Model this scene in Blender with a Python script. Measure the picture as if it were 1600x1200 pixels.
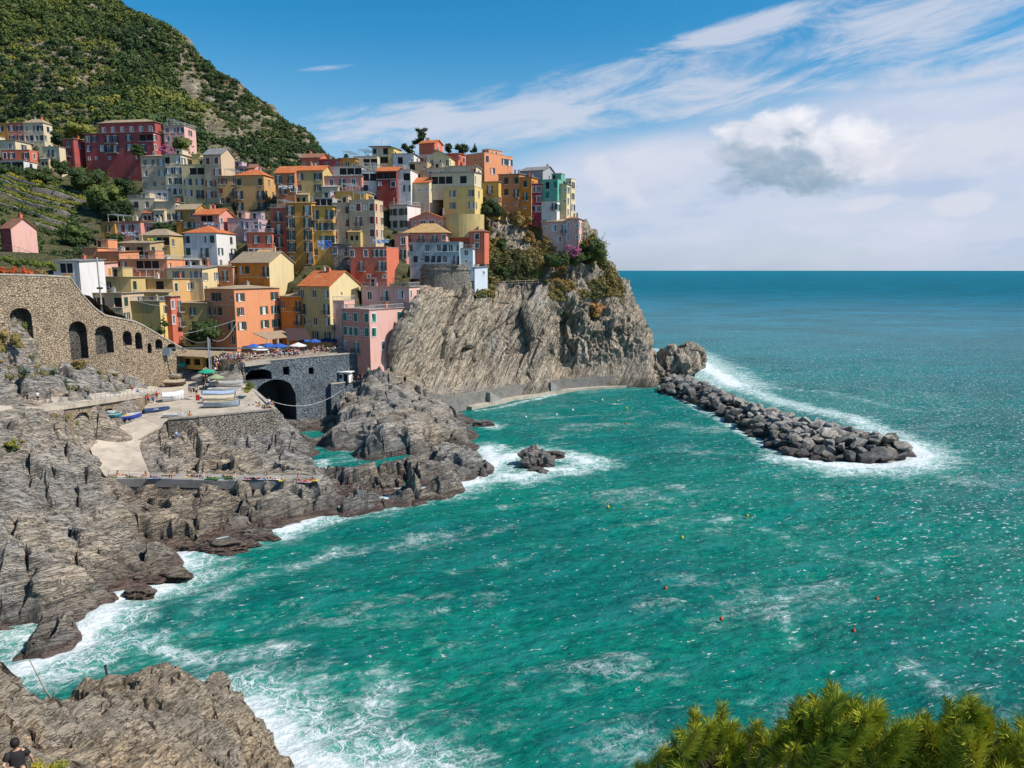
import bpy, bmesh, math, random
import numpy as np
from mathutils import Vector, Matrix
for o in list(bpy.data.objects): bpy.data.objects.remove(o)
S = bpy.context.scene; COL = S.collection
# ------------------------------------------------------------------ camera
F = 1155.6; TH = math.radians(8.76); HC = 34.0
cd = bpy.data.cameras.new("camera"); cam = bpy.data.objects.new("camera", cd); COL.objects.link(cam)
cam.location = (0, 0, HC); cam.rotation_euler = (math.pi/2 - TH, 0, 0)
cd.lens = 26; cd.sensor_width = 36; cd.clip_end = 90000; cd.clip_start = .1
S.camera = cam
S.view_settings.view_transform = 'Standard'; S.view_settings.look = 'None'
S.view_settings.exposure = 0.33; S.view_settings.gamma = 1
S.cycles.max_bounces = 4; S.cycles.diffuse_bounces = 2; S.cycles.glossy_bounces = 2
S.cycles.caustics_reflective = False; S.cycles.caustics_refractive = False
CT, ST = math.cos(TH), math.sin(TH)
def dirv(px, py):
    u = (px-800)/F; v = (600-py)/F
    return np.array([u, CT+v*ST, -ST+v*CT])
def P(px, py, Y):
    d = dirv(px, py); k = Y/d[1]
    return (d[0]*k, Y, HC + d[2]*k)
def G(px, py, Z):
    d = dirv(px, py); k = (Z-HC)/d[2]
    return (d[0]*k, d[1]*k, Z)
# ------------------------------------------------------------------ sun and sky
SAZ, SEL = math.radians(104), math.radians(47)
sv = Vector((math.sin(SAZ)*math.cos(SEL), math.cos(SAZ)*math.cos(SEL), math.sin(SEL)))
sl = bpy.data.lights.new("sun", 'SUN'); sl.energy = 4.6; sl.angle = math.radians(.5); sl.color = (1, .94, .85)
so = bpy.data.objects.new("sun", sl); COL.objects.link(so); so.rotation_euler = sv.to_track_quat('Z', 'Y').to_euler()

class NT:
    """small helper round a node tree"""
    def __init__(s, nt): s.nt = nt; nt.nodes.clear()
    def n(s, typ, ins=None, **kw):
        nd = s.nt.nodes.new('ShaderNode'+typ)
        for k, v in kw.items(): setattr(nd, k, v)
        for k, v in (ins or {}).items():
            sk = nd.inputs[k]
            if isinstance(v, bpy.types.NodeSocket): s.nt.links.new(v, sk)
            elif isinstance(v, bpy.types.Node): s.nt.links.new(v.outputs[0], sk)
            else: sk.default_value = v
        return nd
    def m(s, op, a, b=0., c=0., clamp=False):
        nd = s.nt.nodes.new('ShaderNodeMath'); nd.operation = op; nd.use_clamp = clamp
        for i, v in enumerate((a, b, c)):
            if isinstance(v, (bpy.types.NodeSocket)): s.nt.links.new(v, nd.inputs[i])
            elif isinstance(v, bpy.types.Node): s.nt.links.new(v.outputs[0], nd.inputs[i])
            else: nd.inputs[i].default_value = v
        return nd.outputs[0]
    def ramp(s, fac, stops, interp='LINEAR'):
        nd = s.nt.nodes.new('ShaderNodeValToRGB'); s.nt.links.new(fac, nd.inputs[0]); cr = nd.color_ramp; cr.interpolation = interp
        while len(cr.elements) < len(stops): cr.elements.new(.5)
        for e, (p, c) in zip(cr.elements, stops):
            e.position = p; e.color = (c, c, c, 1) if not isinstance(c, tuple) else tuple(c)+(1,)
        return nd.outputs[0]
    def mix(s, f, a, b, mode='MIX'):
        nd = s.nt.nodes.new('ShaderNodeMix'); nd.data_type = 'RGBA'; nd.blend_type = mode; nd.clamp_factor = True
        for k, v in ((0, f), (6, a), (7, b)):
            if isinstance(v, bpy.types.NodeSocket): s.nt.links.new(v, nd.inputs[k])
            elif isinstance(v, tuple): nd.inputs[k].default_value = tuple(v)+(1,)*(4-len(v))
            else: nd.inputs[k].default_value = v
        return nd.outputs[2]
    def sstep(s, x, a, b):
        nd = s.nt.nodes.new('ShaderNodeMapRange'); nd.interpolation_type = 'SMOOTHSTEP'
        s.nt.links.new(x, nd.inputs[0]); nd.inputs[1].default_value = a; nd.inputs[2].default_value = b
        return nd.outputs[0]

w = bpy.data.worlds.new("World"); S.world = w; w.use_nodes = True
T = NT(w.node_tree)
sky = T.n('TexSky', sky_type='NISHITA', sun_disc=False, sun_elevation=SEL, sun_rotation=SAZ, altitude=30, air_density=1.0, dust_density=.6, ozone_density=3.0)
skc = T.n('HueSaturation', {'Hue': .488, 'Saturation': 1.46, 'Value': 1.08, 'Color': sky.outputs[0]}).outputs[0]
tc = T.n('TexCoord').outputs['Generated']
nv = T.n('VectorMath', {0: tc}, operation='NORMALIZE').outputs[0]
sx = T.n('SeparateXYZ', {0: nv})
az = T.m('ARCTAN2', sx.outputs[0], sx.outputs[1]); el = T.m('ARCSINE', sx.outputs[2])
def ang(px, py):
    d = dirv(px, py); d = d/np.linalg.norm(d); return math.atan2(d[0], d[1]), math.asin(d[2])
def sky_noise(sa, se, rot, det=6, rough=.55, off=(0, 0), dist=0.):
    c, s_ = math.cos(rot), math.sin(rot)
    u = T.m('ADD', T.m('MULTIPLY', az, c), T.m('MULTIPLY', el, s_)); v = T.m('SUBTRACT', T.m('MULTIPLY', el, c), T.m('MULTIPLY', az, s_))
    cx = T.n('CombineXYZ', {0: T.m('MULTIPLY_ADD', u, sa, off[0]), 1: T.m('MULTIPLY_ADD', v, se, off[1])})
    return T.n('TexNoise', {'Vector': cx, 'Scale': 1., 'Detail': det, 'Roughness': rough, 'Distortion': dist}).outputs[0]
def ell(px, py, rx, ry, rot=0.):
    a0, e0 = ang(px, py); rx /= F; ry /= F; c, s_ = math.cos(rot), math.sin(rot)
    da = T.m('SUBTRACT', az, a0); de = T.m('SUBTRACT', el, e0)
    u = T.m('DIVIDE', T.m('ADD', T.m('MULTIPLY', da, c), T.m('MULTIPLY', de, s_)), rx); v = T.m('DIVIDE', T.m('SUBTRACT', T.m('MULTIPLY', de, c), T.m('MULTIPLY', da, s_)), ry)
    r = T.m('ADD', T.m('MULTIPLY', u, u), T.m('MULTIPLY', v, v))
    return T.m('SUBTRACT', 1., r, clamp=True)
def addc(*a):
    r = a[0]
    for x in a[1:]: r = T.m('ADD', r, x)
    return r
K = 7.4   # cloud brightness in the sky texture's own unit (background strength is 0.1)
horiz = T.sstep(el, .30, -.02)
c0 = T.mix(T.m('MULTIPLY', horiz, .72), skc, (.46*K, .60*K, .82*K))
# broad pale veil to the right
nA = sky_noise(2.2, 5.5, .25, 6, .55, (3.1, 1.7))
veil = T.m('MAXIMUM', ell(1520, 270, 600, 165, -.05), T.m('MAXIMUM', T.m('MULTIPLY', ell(1050, 300, 420, 120, .1), .95), T.m('MULTIPLY', ell(1500, 370, 700, 110), .6)))
veil = T.sstep(T.m('ADD', T.m('MULTIPLY', veil, 1.0), T.m('MULTIPLY', nA, .8)), .62, 1.12)
c1 = T.mix(T.m('MULTIPLY', veil, .86), c0, (.66*K, .72*K, .88*K))
# wind-drawn wisps
nB = sky_noise(5.5, 26, .16, 9, .66, (5.2, .4), .7); nB2 = sky_noise(3, 7, .2, 4, .5, (.3, 8.4))
band = addc(ell(900, 165, 560, 75, .18), T.m('MULTIPLY', ell(1500, 30, 330, 110, -.1), .9), T.m('MULTIPLY', ell(1330, 70, 330, 60, -.05), .75), T.m('MULTIPLY', ell(560, 185, 160, 40, .05), .8),
            T.m('MULTIPLY', ell(510, 106, 140, 9, .09), .62), T.m('MULTIPLY', ell(1300, 110, 420, 55, .1), .6))
wisp = T.sstep(T.m('MULTIPLY', T.m('ADD', T.m('MULTIPLY', nB, 1.1), T.m('MULTIPLY', nB2, .9)), T.m('POWER', T.m('MINIMUM', band, 1.), .4)), .77, 1.12)
c2 = T.mix(T.m('MULTIPLY', wisp, .78), c1, (.72*K, .75*K, .86*K))
# cumulus with a lit top and a grey base, small puffs round it
def puff(px, py, rx, ry, rot, sc, off, lo=.62, hi=.78, amp=1.):
    n1 = sky_noise(sc, sc*1.5, 0, 9, .58, off, .3)
    n2 = sky_noise(sc, sc*1.5, 0, 9, .58, (off[0]-.16*sc/14, off[1]-.22*sc/14), .3)
    e = T.m('POWER', ell(px, py, rx, ry, rot), .55)
    d = T.m('ADD', T.m('MULTIPLY', e, .45), T.m('MULTIPLY', n1, .85))
    return T.sstep(d, lo, hi), T.m('SUBTRACT', n1, n2), d
al, li, dn = puff(1258, 240, 172, 76, .02, 13, (1.3, 2.2), .60, .80)
a0, e0 = ang(1265, 240)
hgt = T.m('ADD', T.m('MULTIPLY', T.m('SUBTRACT', el, e0), 9.), T.m('MULTIPLY', T.m('SUBTRACT', az, a0), 3.2))
sh = T.sstep(T.m('ADD', T.m('ADD', T.m('MULTIPLY', li, 1.3), hgt), T.m('MULTIPLY', T.m('SUBTRACT', dn, .9), -.5)), -.38, .5)
cc = T.ramp(sh, [(0, (.26, .40, .53)), (.3, (.44, .55, .68)), (.55, (.72, .77, .88)), (1, (1.0, 1.0, 1.05))])
cc = T.n('VectorMath', {0: cc, 1: (K, K, K)}, operation='MULTIPLY').outputs[0]
c3 = T.mix(T.m('MULTIPLY', al, .97), c2, cc)
al2, li2, d2 = puff(965, 285, 75, 48, -.6, 16, (7.7, 4.2), .68, .95)
al3, li3, d3 = puff(1350, 318, 60, 14, .1, 12, (2.7, 9.2), .6, .9)
al4, li4, d4 = puff(1500, 318, 45, 20, .1, 14, (6.7, 1.2), .6, .9)
al5, li5, d5 = puff(1490, 232, 210, 44, .08, 13, (3.7, 6.2), .56, .9)
al6, li6, d6 = puff(1060, 262, 200, 60, .1, 10, (9.7, 2.2), .6, 1.)
pa = T.m('MAXIMUM', T.m('MAXIMUM', T.m('MAXIMUM', al2, al3), T.m('MAXIMUM', al4, al5)), T.m('MULTIPLY', al6, .6))
nV = sky_noise(4., 13, .1, 8, .6, (2.1, 7.7)); c3 = T.mix(T.m('MULTIPLY', T.m('MULTIPLY', T.sstep(nV, .5, .68), veil), .5), c3, (.80*K, .83*K, .95*K)); c3 = T.mix(T.m('MULTIPLY', T.m('MULTIPLY', T.m('MULTIPLY', T.sstep(nV, .50, .34), veil), T.m('SUBTRACT', 1., al)), .5), c3, (.42*K, .56*K, .80*K))
c4 = T.mix(T.m('MULTIPLY', pa, .65), c3, (.80*K, .81*K, .9*K))
T.n('OutputWorld', {0: T.n('Background', {0: c4, 1: .1})})

# ------------------------------------------------------------------ numpy noise
def _h(ix, iy, iz, s):
    h = (ix*374761393 + iy*668265263 + iz*2147483647 + s*1274126177) & 0xffffffff
    h = ((h ^ (h >> 13))*1274126177) & 0xffffffff
    h = ((h ^ (h >> 15))*2246822519) & 0xffffffff
    return ((h ^ (h >> 16)) & 0xffffff)/float(0xffffff)
def vn(Pp, s=0):
    i = np.floor(Pp).astype(np.int64); f = Pp-i; f = f*f*f*(f*(f*6-15)+10); r = 0
    for a in (0, 1):
        for b in (0, 1):
            for c in (0, 1):
                wt = (f[:, 0] if a else 1-f[:, 0])*(f[:, 1] if b else 1-f[:, 1])*(f[:, 2] if c else 1-f[:, 2])
                r = r + wt*_h(i[:, 0]+a, i[:, 1]+b, i[:, 2]+c, s)
    return r*2-1
def fbm(Pp, o=4, s=0, g=.5):
    r = 0; a = 1
    for k in range(o): r = r + a*vn(Pp*(2.03**k)+k*17.3, s+k); a *= g
    return r
def ridged(Pp, o=4, s=0, g=.5):
    r = 0; a = 1
    for k in range(o): r = r + a*(1-2*np.abs(vn(Pp*(2.03**k)+k*11.1, s+k))); a *= g
    return r
def worley(Pp, s=0):
    i = np.floor(Pp).astype(np.int64); n = len(Pp); F1 = np.full(n, 9.); F2 = np.full(n, 9.); cid = np.zeros(n)
    for a in (-1, 0, 1):
        for b in (-1, 0, 1):
            for c in (-1, 0, 1):
                x, y, z = i[:, 0]+a, i[:, 1]+b, i[:, 2]+c
                q = np.stack([x+_h(x, y, z, s), y+_h(x, y, z, s+1), z+_h(x, y, z, s+2)], 1)
                d = np.sqrt(((q-Pp)**2).sum(1)); m = d < F1
                F2 = np.where(m, F1, np.minimum(F2, d)); cid = np.where(m, _h(x, y, z, s+3), cid); F1 = np.where(m, d, F1)
    return F1, F2, cid
def inpoly(x, y, poly):
    r = np.zeros(x.shape, bool); n = len(poly)
    for i in range(n):
        x1, y1 = poly[i][:2]; x2, y2 = poly[(i+1) % n][:2]
        if y1 == y2: continue
        c = ((y1 > y) != (y2 > y)) & (x < (x2-x1)*(y-y1)/(y2-y1)+x1)
        r ^= c
    return r
def rbf(C, V, smooth=0.):
    C = np.array(C, float); V = np.array(V, float); n = len(C)
    D = np.sqrt(((C[:, None]-C[None])**2).sum(2)); A = np.zeros((n+3, n+3)); A[:n, :n] = -D - smooth*np.eye(n)
    A[:n, n:] = np.c_[np.ones(n), C]; A[n:, :n] = A[:n, n:].T
    wt = np.linalg.lstsq(A, np.r_[V, 0, 0, 0], rcond=None)[0]
    def f(X):
        out = np.empty(len(X))
        for k in range(0, len(X), 60000):
            x = X[k:k+60000]; d = np.sqrt(((x[:, None]-C[None])**2).sum(2))
            out[k:k+60000] = -d@wt[:n] + wt[n] + x@wt[n+1:]
        return out
    return f
# ------------------------------------------------------------------ object helpers
def tag(o, label=None, cat=None, group=None, kind=None):
    if label: o['label'] = label
    if cat: o['category'] = cat
    if group: o['group'] = group
    if kind: o['kind'] = kind
    return o
def empty(name, loc=(0, 0, 0), rz=0., label=None, cat=None, group=None):
    o = bpy.data.objects.new(name, None); COL.objects.link(o); o.location = loc; o.rotation_euler = (0, 0, rz); o.empty_display_size = .3
    return tag(o, label, cat, group)
def link(name, me, parent=None, loc=None, rz=0.):
    o = bpy.data.objects.new(name, me); COL.objects.link(o)
    if parent: o.parent = parent
    if loc is not None: o.location = loc
    if rz: o.rotation_euler = (0, 0, rz)
    return o
def npmesh(name, V, Fc, mats, smooth=True, attrs=None, mi=None):
    """V (n,3), Fc (m,k) all faces with the same vertex count"""
    V = np.asarray(V, np.float32); Fc = np.asarray(Fc, np.int32); k = Fc.shape[1]; me = bpy.data.meshes.new(name)
    me.vertices.add(len(V)); me.vertices.foreach_set('co', V.ravel())
    me.loops.add(Fc.size); me.loops.foreach_set('vertex_index', Fc.ravel())
    me.polygons.add(len(Fc)); me.polygons.foreach_set('loop_start', np.arange(len(Fc), dtype=np.int32)*k)
    me.polygons.foreach_set('loop_total', np.full(len(Fc), k, np.int32))
    for m in (mats if isinstance(mats, (list, tuple)) else [mats]): me.materials.append(m)
    if mi is not None: me.polygons.foreach_set('material_index', np.asarray(mi, np.int32))
    me.update(calc_edges=True); me.validate()
    me.polygons.foreach_set('use_smooth', np.full(len(me.polygons), smooth, bool))
    for nm, a in (attrs or {}).items():
        at = me.attributes.new(nm, 'FLOAT', 'POINT'); at.data.foreach_set('value', np.asarray(a, np.float32))
    return me
def gridfaces(nu, nv):
    a = np.arange((nu-1)*(nv-1)); i = a//(nv-1)*nv + a % (nv-1)
    return np.stack([i, i+nv, i+nv+1, i+1], 1)
class MB:
    def __init__(s): s.v = []; s.f = []; s.m = []
    def q(s, pts, mi=0):
        b = len(s.v); s.v += [tuple(p) for p in pts]; s.f.append(tuple(range(b, b+len(pts)))); s.m.append(mi)
    def box(s, x0, x1, y0, y1, z0, z1, mi=0):
        p = [(x, y, z) for z in (z0, z1) for y in (y0, y1) for x in (x0, x1)]; b = len(s.v); s.v += p
        for f in ((0, 2, 3, 1), (4, 5, 7, 6), (0, 1, 5, 4), (2, 6, 7, 3), (0, 4, 6, 2), (1, 3, 7, 5)):
            s.f.append(tuple(b+i for i in f)); s.m.append(mi)
    def tube(s, a, b_, r0, r1=None, n=6, mi=0, cap=True):
        a = Vector(a); b_ = Vector(b_); r1 = r0 if r1 is None else r1; d = (b_-a)
        if d.length < 1e-6: return
        qt = d.to_track_quat('Z', 'Y'); b = len(s.v)
        for c, r in ((a, r0), (b_, r1)):
            for k in range(n): t = 2*math.pi*k/n; s.v.append(tuple(c+qt@Vector((r*math.cos(t), r*math.sin(t), 0))))
        for k in range(n): s.f.append((b+k, b+(k+1) % n, b+n+(k+1) % n, b+n+k)); s.m.append(mi)
        if cap:
            s.f.append(tuple(b+n+k for k in range(n))); s.m.append(mi); s.f.append(tuple(b+k for k in reversed(range(n)))); s.m.append(mi)
    def loft(s, rings, mi=0, caps=True):
        b = len(s.v); n = len(rings[0])
        for r in rings: s.v += [tuple(p) for p in r]
        for j in range(len(rings)-1):
            for k in range(n): s.f.append((b+j*n+k, b+j*n+(k+1) % n, b+(j+1)*n+(k+1) % n, b+(j+1)*n+k)); s.m.append(mi)
        if caps: s.f.append(tuple(b+k for k in reversed(range(n)))); s.m.append(mi); s.f.append(tuple(b+(len(rings)-1)*n+k for k in range(n))); s.m.append(mi)
    def mesh(s, name, mats, smooth=False):
        me = bpy.data.meshes.new(name); me.from_pydata(s.v, [], s.f)
        for m in (mats if isinstance(mats, (list, tuple)) else [mats]): me.materials.append(m)
        me.polygons.foreach_set('material_index', s.m)
        if smooth: me.polygons.foreach_set('use_smooth', [True]*len(s.f))
        me.update(); return me
    def build(s, name, mats, parent=None, smooth=False, loc=None, rz=0.):
        return link(name, s.mesh(name, mats, smooth), parent, loc, rz)

# ------------------------------------------------------------------ materials
def newmat(name):
    m = bpy.data.materials.new(name); m.use_nodes = True; return m, NT(m.node_tree)
def finish(t, col, rough=.85, normal=None, spec=.3, **kw):
    ins = {'Base Color': col if not isinstance(col, tuple) else tuple(col)+(1,), 'Roughness': rough, 'Specular IOR Level': spec}
    if normal is not None: ins['Normal'] = normal
    ins.update(kw); b = t.n('BsdfPrincipled', ins); t.n('OutputMaterial', {0: b}); return b
def wpos(t): return t.n('NewGeometry').outputs['Position']
_mc = {}
def plain(name, c, rough=.6, var=.0, spec=.3, metal=0.):
    k = ('p', name)
    if k in _mc: return _mc[k]
    m, t = newmat(name)
    n = t.n('TexNoise', {'Vector': wpos(t), 'Scale': 3., 'Detail': 3.}).outputs[0]
    c1 = tuple(x*(1-.15-var) for x in c); c2 = tuple(min(1, x*(1+.1+var)) for x in c)
    finish(t, t.mix(t.sstep(n, .3, .7), c1, c2), rough, spec=spec, Metallic=metal); _mc[k] = m; return m
def stucco(c, age=.35):
    k = ('s', c, age)
    if k in _mc: return _mc[k]
    m, t = newmat('stucco'); p = wpos(t)
    n1 = t.n('TexNoise', {'Vector': p, 'Scale': .35, 'Detail': 5., 'Roughness': .6}).outputs[0]
    sm = t.n('Mapping', {'Vector': p, 'Scale': (1.6, 1.6, .22)}).outputs[0]
    n2 = t.n('TexNoise', {'Vector': sm, 'Scale': 1., 'Detail': 6., 'Roughness': .65}).outputs[0]
    n3 = t.n('TexNoise', {'Vector': p, 'Scale': 9., 'Detail': 3.}).outputs[0]
    g = sum(c)/3; dark = tuple((x*.62+g*.10) for x in c); lite = tuple(min(.9, x*.9+.07) for x in c)
    a = t.mix(t.m('MULTIPLY', t.sstep(n1, .42, .68), min(1, age*1.6)), c, lite)
    b = t.mix(t.m('MULTIPLY', t.sstep(n2, .46, .68), min(1, age*2.)), a, dark)
    d = t.mix(t.m('MULTIPLY', n3, .22), b, tuple(x*.7 for x in c))
    bp = t.n('Bump', {'Height': n3, 'Strength': .25, 'Distance': .04}).outputs[0]
    finish(t, d, .9, bp, .15); _mc[k] = m; return m
def rooftile(name, c1, c2, c3):
    m, t = newmat(name); p = t.n('TexCoord').outputs['Object']
    v = t.n('TexVoronoi', {'Vector': p, 'Scale': 2.6, 'Randomness': .9}); n = t.n('TexNoise', {'Vector': p, 'Scale': .55, 'Detail': 5., 'Roughness': .7}).outputs[0]
    a = t.mix(t.n('SeparateXYZ', {0: v.outputs['Color']}).outputs[0], c1, c2)
    b = t.mix(t.sstep(n, .5, .72), a, c3)
    wv = t.n('TexWave', {'Vector': p, 'Scale': 1.3, 'Distortion': .4}, bands_direction='X').outputs[1]
    d = t.mix(t.m('MULTIPLY', t.m('SUBTRACT', 1., wv), .35), b, tuple(x*.4 for x in c1))
    h = t.m('ADD', t.m('MULTIPLY', wv, .7), t.n('SeparateXYZ', {0: v.outputs['Color']}).outputs[1])
    finish(t, d, .85, t.n('Bump', {'Height': h, 'Strength': .6, 'Distance': .08}).outputs[0], .2); return m
def rockmat(name, tan, grey, dark, strata=(0, 0, 0), sc=1., wet=False, moss=0., tansc=.08, tanlo=.42, bstr=.9):
    """bedded, cracked coastal rock; reddish algae belt and dark wet belt at the sea when wet"""
    m, t = newmat(name); p = wpos(t)
    pr = t.n('Mapping', {'Vector': p, 'Rotation': strata}).outputs[0]
    q = t.n('Mapping', {'Vector': pr, 'Scale': (.3*sc, .3*sc, 1.3*sc)}).outputs[0]
    qf = t.n('Mapping', {'Vector': pr, 'Scale': (.7*sc, .7*sc, 3.6*sc)}).outputs[0]
    n0 = t.n('TexNoise', {'Vector': p, 'Scale': tansc, 'Detail': 5., 'Roughness': .6}).outputs[0]
    n1 = t.n('TexNoise', {'Vector': q, 'Scale': .9, 'Detail': 9., 'Roughness': .68, 'Distortion': .6}).outputs[0]
    nf = t.n('TexNoise', {'Vector': qf, 'Scale': 1., 'Detail': 8., 'Roughness': .7, 'Distortion': .8}).outputs[0]
    ng = t.n('TexNoise', {'Vector': p, 'Scale': 2.6*sc, 'Detail': 9., 'Roughness': .72}).outputs[0]
    dq = t.n('VectorMath', {0: q, 1: t.n('VectorMath', {0: t.n('TexNoise', {'Vector': p, 'Scale': .5*sc, 'Detail': 4.}).outputs[1], 'Scale': 1.2}, operation='SCALE').outputs[0]}, operation='ADD').outputs[0]
    v1 = t.n('TexVoronoi', {'Vector': dq, 'Scale': .8}, feature='DISTANCE_TO_EDGE').outputs[0]
    v2 = t.n('TexVoronoi', {'Vector': dq, 'Scale': 2.4}, feature='DISTANCE_TO_EDGE').outputs[0]
    cr = t.m('MULTIPLY', t.sstep(v1, 0., .06), t.m('MULTIPLY_ADD', t.sstep(v2, 0., .08), .5, .5))
    a = t.mix(t.sstep(n0, tanlo, tanlo+.2), grey, tan)
    a = t.mix(t.m('MULTIPLY', t.sstep(n1, .42, .62), .6), a, dark)
    a = t.mix(t.m('MULTIPLY', t.sstep(nf, .52, .72), .55), a, tuple(min(.8, x*1.35+.03) for x in grey))
    a = t.mix(t.m('MULTIPLY', t.sstep(ng, .55, .75), .5), a, dark)
    nl = t.n('TexNoise', {'Vector': t.n('Mapping', {'Vector': pr, 'Scale': (.16*sc, .4*sc, 2.6*sc)}).outputs[0], 'Scale': 1., 'Detail': 7., 'Roughness': .6, 'Distortion': 1.}).outputs[0]
    lines = t.m('MULTIPLY', t.sstep(t.m('ABSOLUTE', t.m('SUBTRACT', nl, .5)), .03, .0), 1.)
    a = t.mix(t.m('MULTIPLY', lines, .7), a, tuple(x*.4 for x in dark))
    a = t.mix(t.m('MULTIPLY', t.m('MULTIPLY', t.m('SUBTRACT', 1., cr), t.sstep(n0, .45, .6)), .5), a, tuple(x*.4 for x in dark))
    if moss > 0:
        nz = t.n('SeparateXYZ', {0: t.n('NewGeometry').outputs['Normal']}).outputs[2]
        nm = t.n('TexNoise', {'Vector': p, 'Scale': .22, 'Detail': 7., 'Roughness': .7}).outputs[0]
        a = t.mix(t.m('MULTIPLY', t.sstep(t.m('ADD', nm, t.m('MULTIPLY', nz, .22)), .56, .7), moss), a, (.10, .10, .035))
    rough = .88
    if wet:
        z = t.n('SeparateXYZ', {0: p}).outputs[2]
        zz = t.m('ADD', z, t.m('MULTIPLY', t.m('SUBTRACT', t.n('TexNoise', {'Vector': p, 'Scale': .35, 'Detail': 4.}).outputs[0], .5), 1.6))
        a = t.mix(t.m('MULTIPLY', t.sstep(zz, 1.3, .3), .6), a, (.14, .055, .04))
        a = t.mix(t.m('MULTIPLY', t.sstep(zz, 3.6, 1.8), .42), a, (.03, .03, .034))
        rough = t.m('SUBTRACT', .88, t.m('MULTIPLY', t.sstep(zz, 2.2, .3), .5))
    h = t.m('ADD', t.m('ADD', t.m('MULTIPLY', n1, .9), t.m('MULTIPLY', nf, .5)), t.m('ADD', t.m('ADD', t.m('MULTIPLY', cr, .25), t.m('MULTIPLY', lines, -.5)), t.m('MULTIPLY', ng, .7)))
    finish(t, a, rough, t.n('Bump', {'Height': h, 'Strength': bstr, 'Distance': .5/sc}).outputs[0], .25); return m
def stonewall(name, c1, c2, mortar, sc=2.2, blue=None):
    m, t = newmat(name); p = wpos(t)
    q = t.n('Mapping', {'Vector': p, 'Scale': (1, 1, 1.8)}).outputs[0]
    ve = t.n('TexVoronoi', {'Vector': q, 'Scale': sc}, feature='DISTANCE_TO_EDGE').outputs[0]
    vc = t.n('TexVoronoi', {'Vector': q, 'Scale': sc}).outputs['Color']
    r = t.n('SeparateXYZ', {0: vc}); n = t.n('TexNoise', {'Vector': p, 'Scale': .25, 'Detail': 6., 'Roughness': .65}).outputs[0]
    a = t.mix(r.outputs[0], c1, c2); a = t.mix(t.m('MULTIPLY', t.sstep(n, .44, .64), .6), a, tuple(x*.45 for x in c1))
    e = t.sstep(ve, .02, .12); a = t.mix(t.m('SUBTRACT', 1., e), a, mortar)
    h = t.m('ADD', t.m('MULTIPLY', e, 1.), t.m('MULTIPLY', r.outputs[1], .5))
    finish(t, a, .9, t.n('Bump', {'Height': h, 'Strength': .9, 'Distance': .15}).outputs[0], .2); return m
def leafmat(name, stops, sc=.05, rough=.7, trans=.0):
    m, t = newmat(name)
    at = t.n('Attribute', attribute_name='tint').outputs['Fac']; g = t.n('NewGeometry')
    v = t.m('ADD', t.m('MULTIPLY', at, .8), t.m('MULTIPLY', g.outputs['Random Per Island'], .25))
    c = t.ramp(v, stops); finish(t, c, rough, None, .2); return m
def concrete(name, c, sc=.4):
    m, t = newmat(name); p = wpos(t)
    n = t.n('TexNoise', {'Vector': p, 'Scale': sc, 'Detail': 7., 'Roughness': .65}).outputs[0]; n2 = t.n('TexNoise', {'Vector': p, 'Scale': 5., 'Detail': 4.}).outputs[0]
    a = t.mix(t.sstep(n, .4, .68), c, tuple(x*.62 for x in c)); a = t.mix(t.m('MULTIPLY', n2, .25), a, tuple(min(.9, x*1.2) for x in c))
    finish(t, a, .9, t.n('Bump', {'Height': n2, 'Strength': .4, 'Distance': .05}).outputs[0], .2); return m
TERR = rooftile('terracotta_tiles', (.62, .17, .055), (.45, .12, .045), (.50, .26, .13))
TERB = rooftile('brown_tiles', (.34, .15, .09), (.24, .11, .07), (.32, .22, .15))
TAN = rooftile('tan_slates', (.42, .32, .21), (.34, .25, .16), (.25, .20, .14))
STRAW = rooftile('straw_tiles', (.58, .38, .17), (.44, .26, .12), (.36, .24, .13))
GREYR = rooftile('grey_slates', (.26, .25, .25), (.20, .19, .19), (.32, .30, .27))
ROOFS = {'t': TERR, 'b': TERB, 'n': TAN, 's': STRAW, 'g': GREYR}
WHITE = plain('white_paint', (.74, .73, .70)); DKGREEN = plain('dark_green_shutter', (.022, .06, .045)); DKBLUE = plain('dark_blue_shutter', (.02, .04, .07))
REDSH = plain('red_brown_shutter', (.22, .055, .03)); GREYSH = plain('grey_shutter', (.17, .19, .19)); TEAL = plain('green_shutter', (.02, .20, .14)); OCHSH = plain('ochre_shutter', (.50, .24, .06))
SHUT = {'g': DKGREEN, 'b': DKBLUE, 'r': REDSH, 'y': GREYSH, 't': TEAL, 'o': OCHSH}
GLASS = plain('window_glass', (.02, .028, .035), rough=.12, spec=.6); DARKROOM = plain('dark_interior', (.025, .022, .02), .9)
CURT = plain('net_curtain', (.55, .55, .55), .9); IRON = plain('dark_iron', (.03, .03, .035), .5); RAILW = plain('pale_railing', (.5, .48, .45), .6)
CONC = concrete('slipway_concrete', (.46, .39, .31)); CONCG = concrete('grey_concrete', (.30, .28, .26)); STONELEDGE = concrete('stone_coping', (.40, .35, .29), 1.)
SWTAN = stonewall('tan_stone_wall', (.50, .385, .26), (.31, .24, .17), (.13, .10, .07), 2.0)
SWGREY = stonewall('grey_stone_wall', (.44, .39, .32), (.28, .25, .21), (.08, .07, .06), 1.9)
SWDARK = stonewall('shaded_bridge_stone', (.20, .23, .25), (.13, .16, .19), (.06, .07, .08), 1.6)  # blue shade on the bridge painted in as a dark stone colour
SWNICHE = stonewall('niche_shade_stone', (.16, .14, .12), (.11, .10, .09), (.03, .03, .03), 2.2)  # wall stone darkened for the recesses, their shade is in the colour
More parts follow.
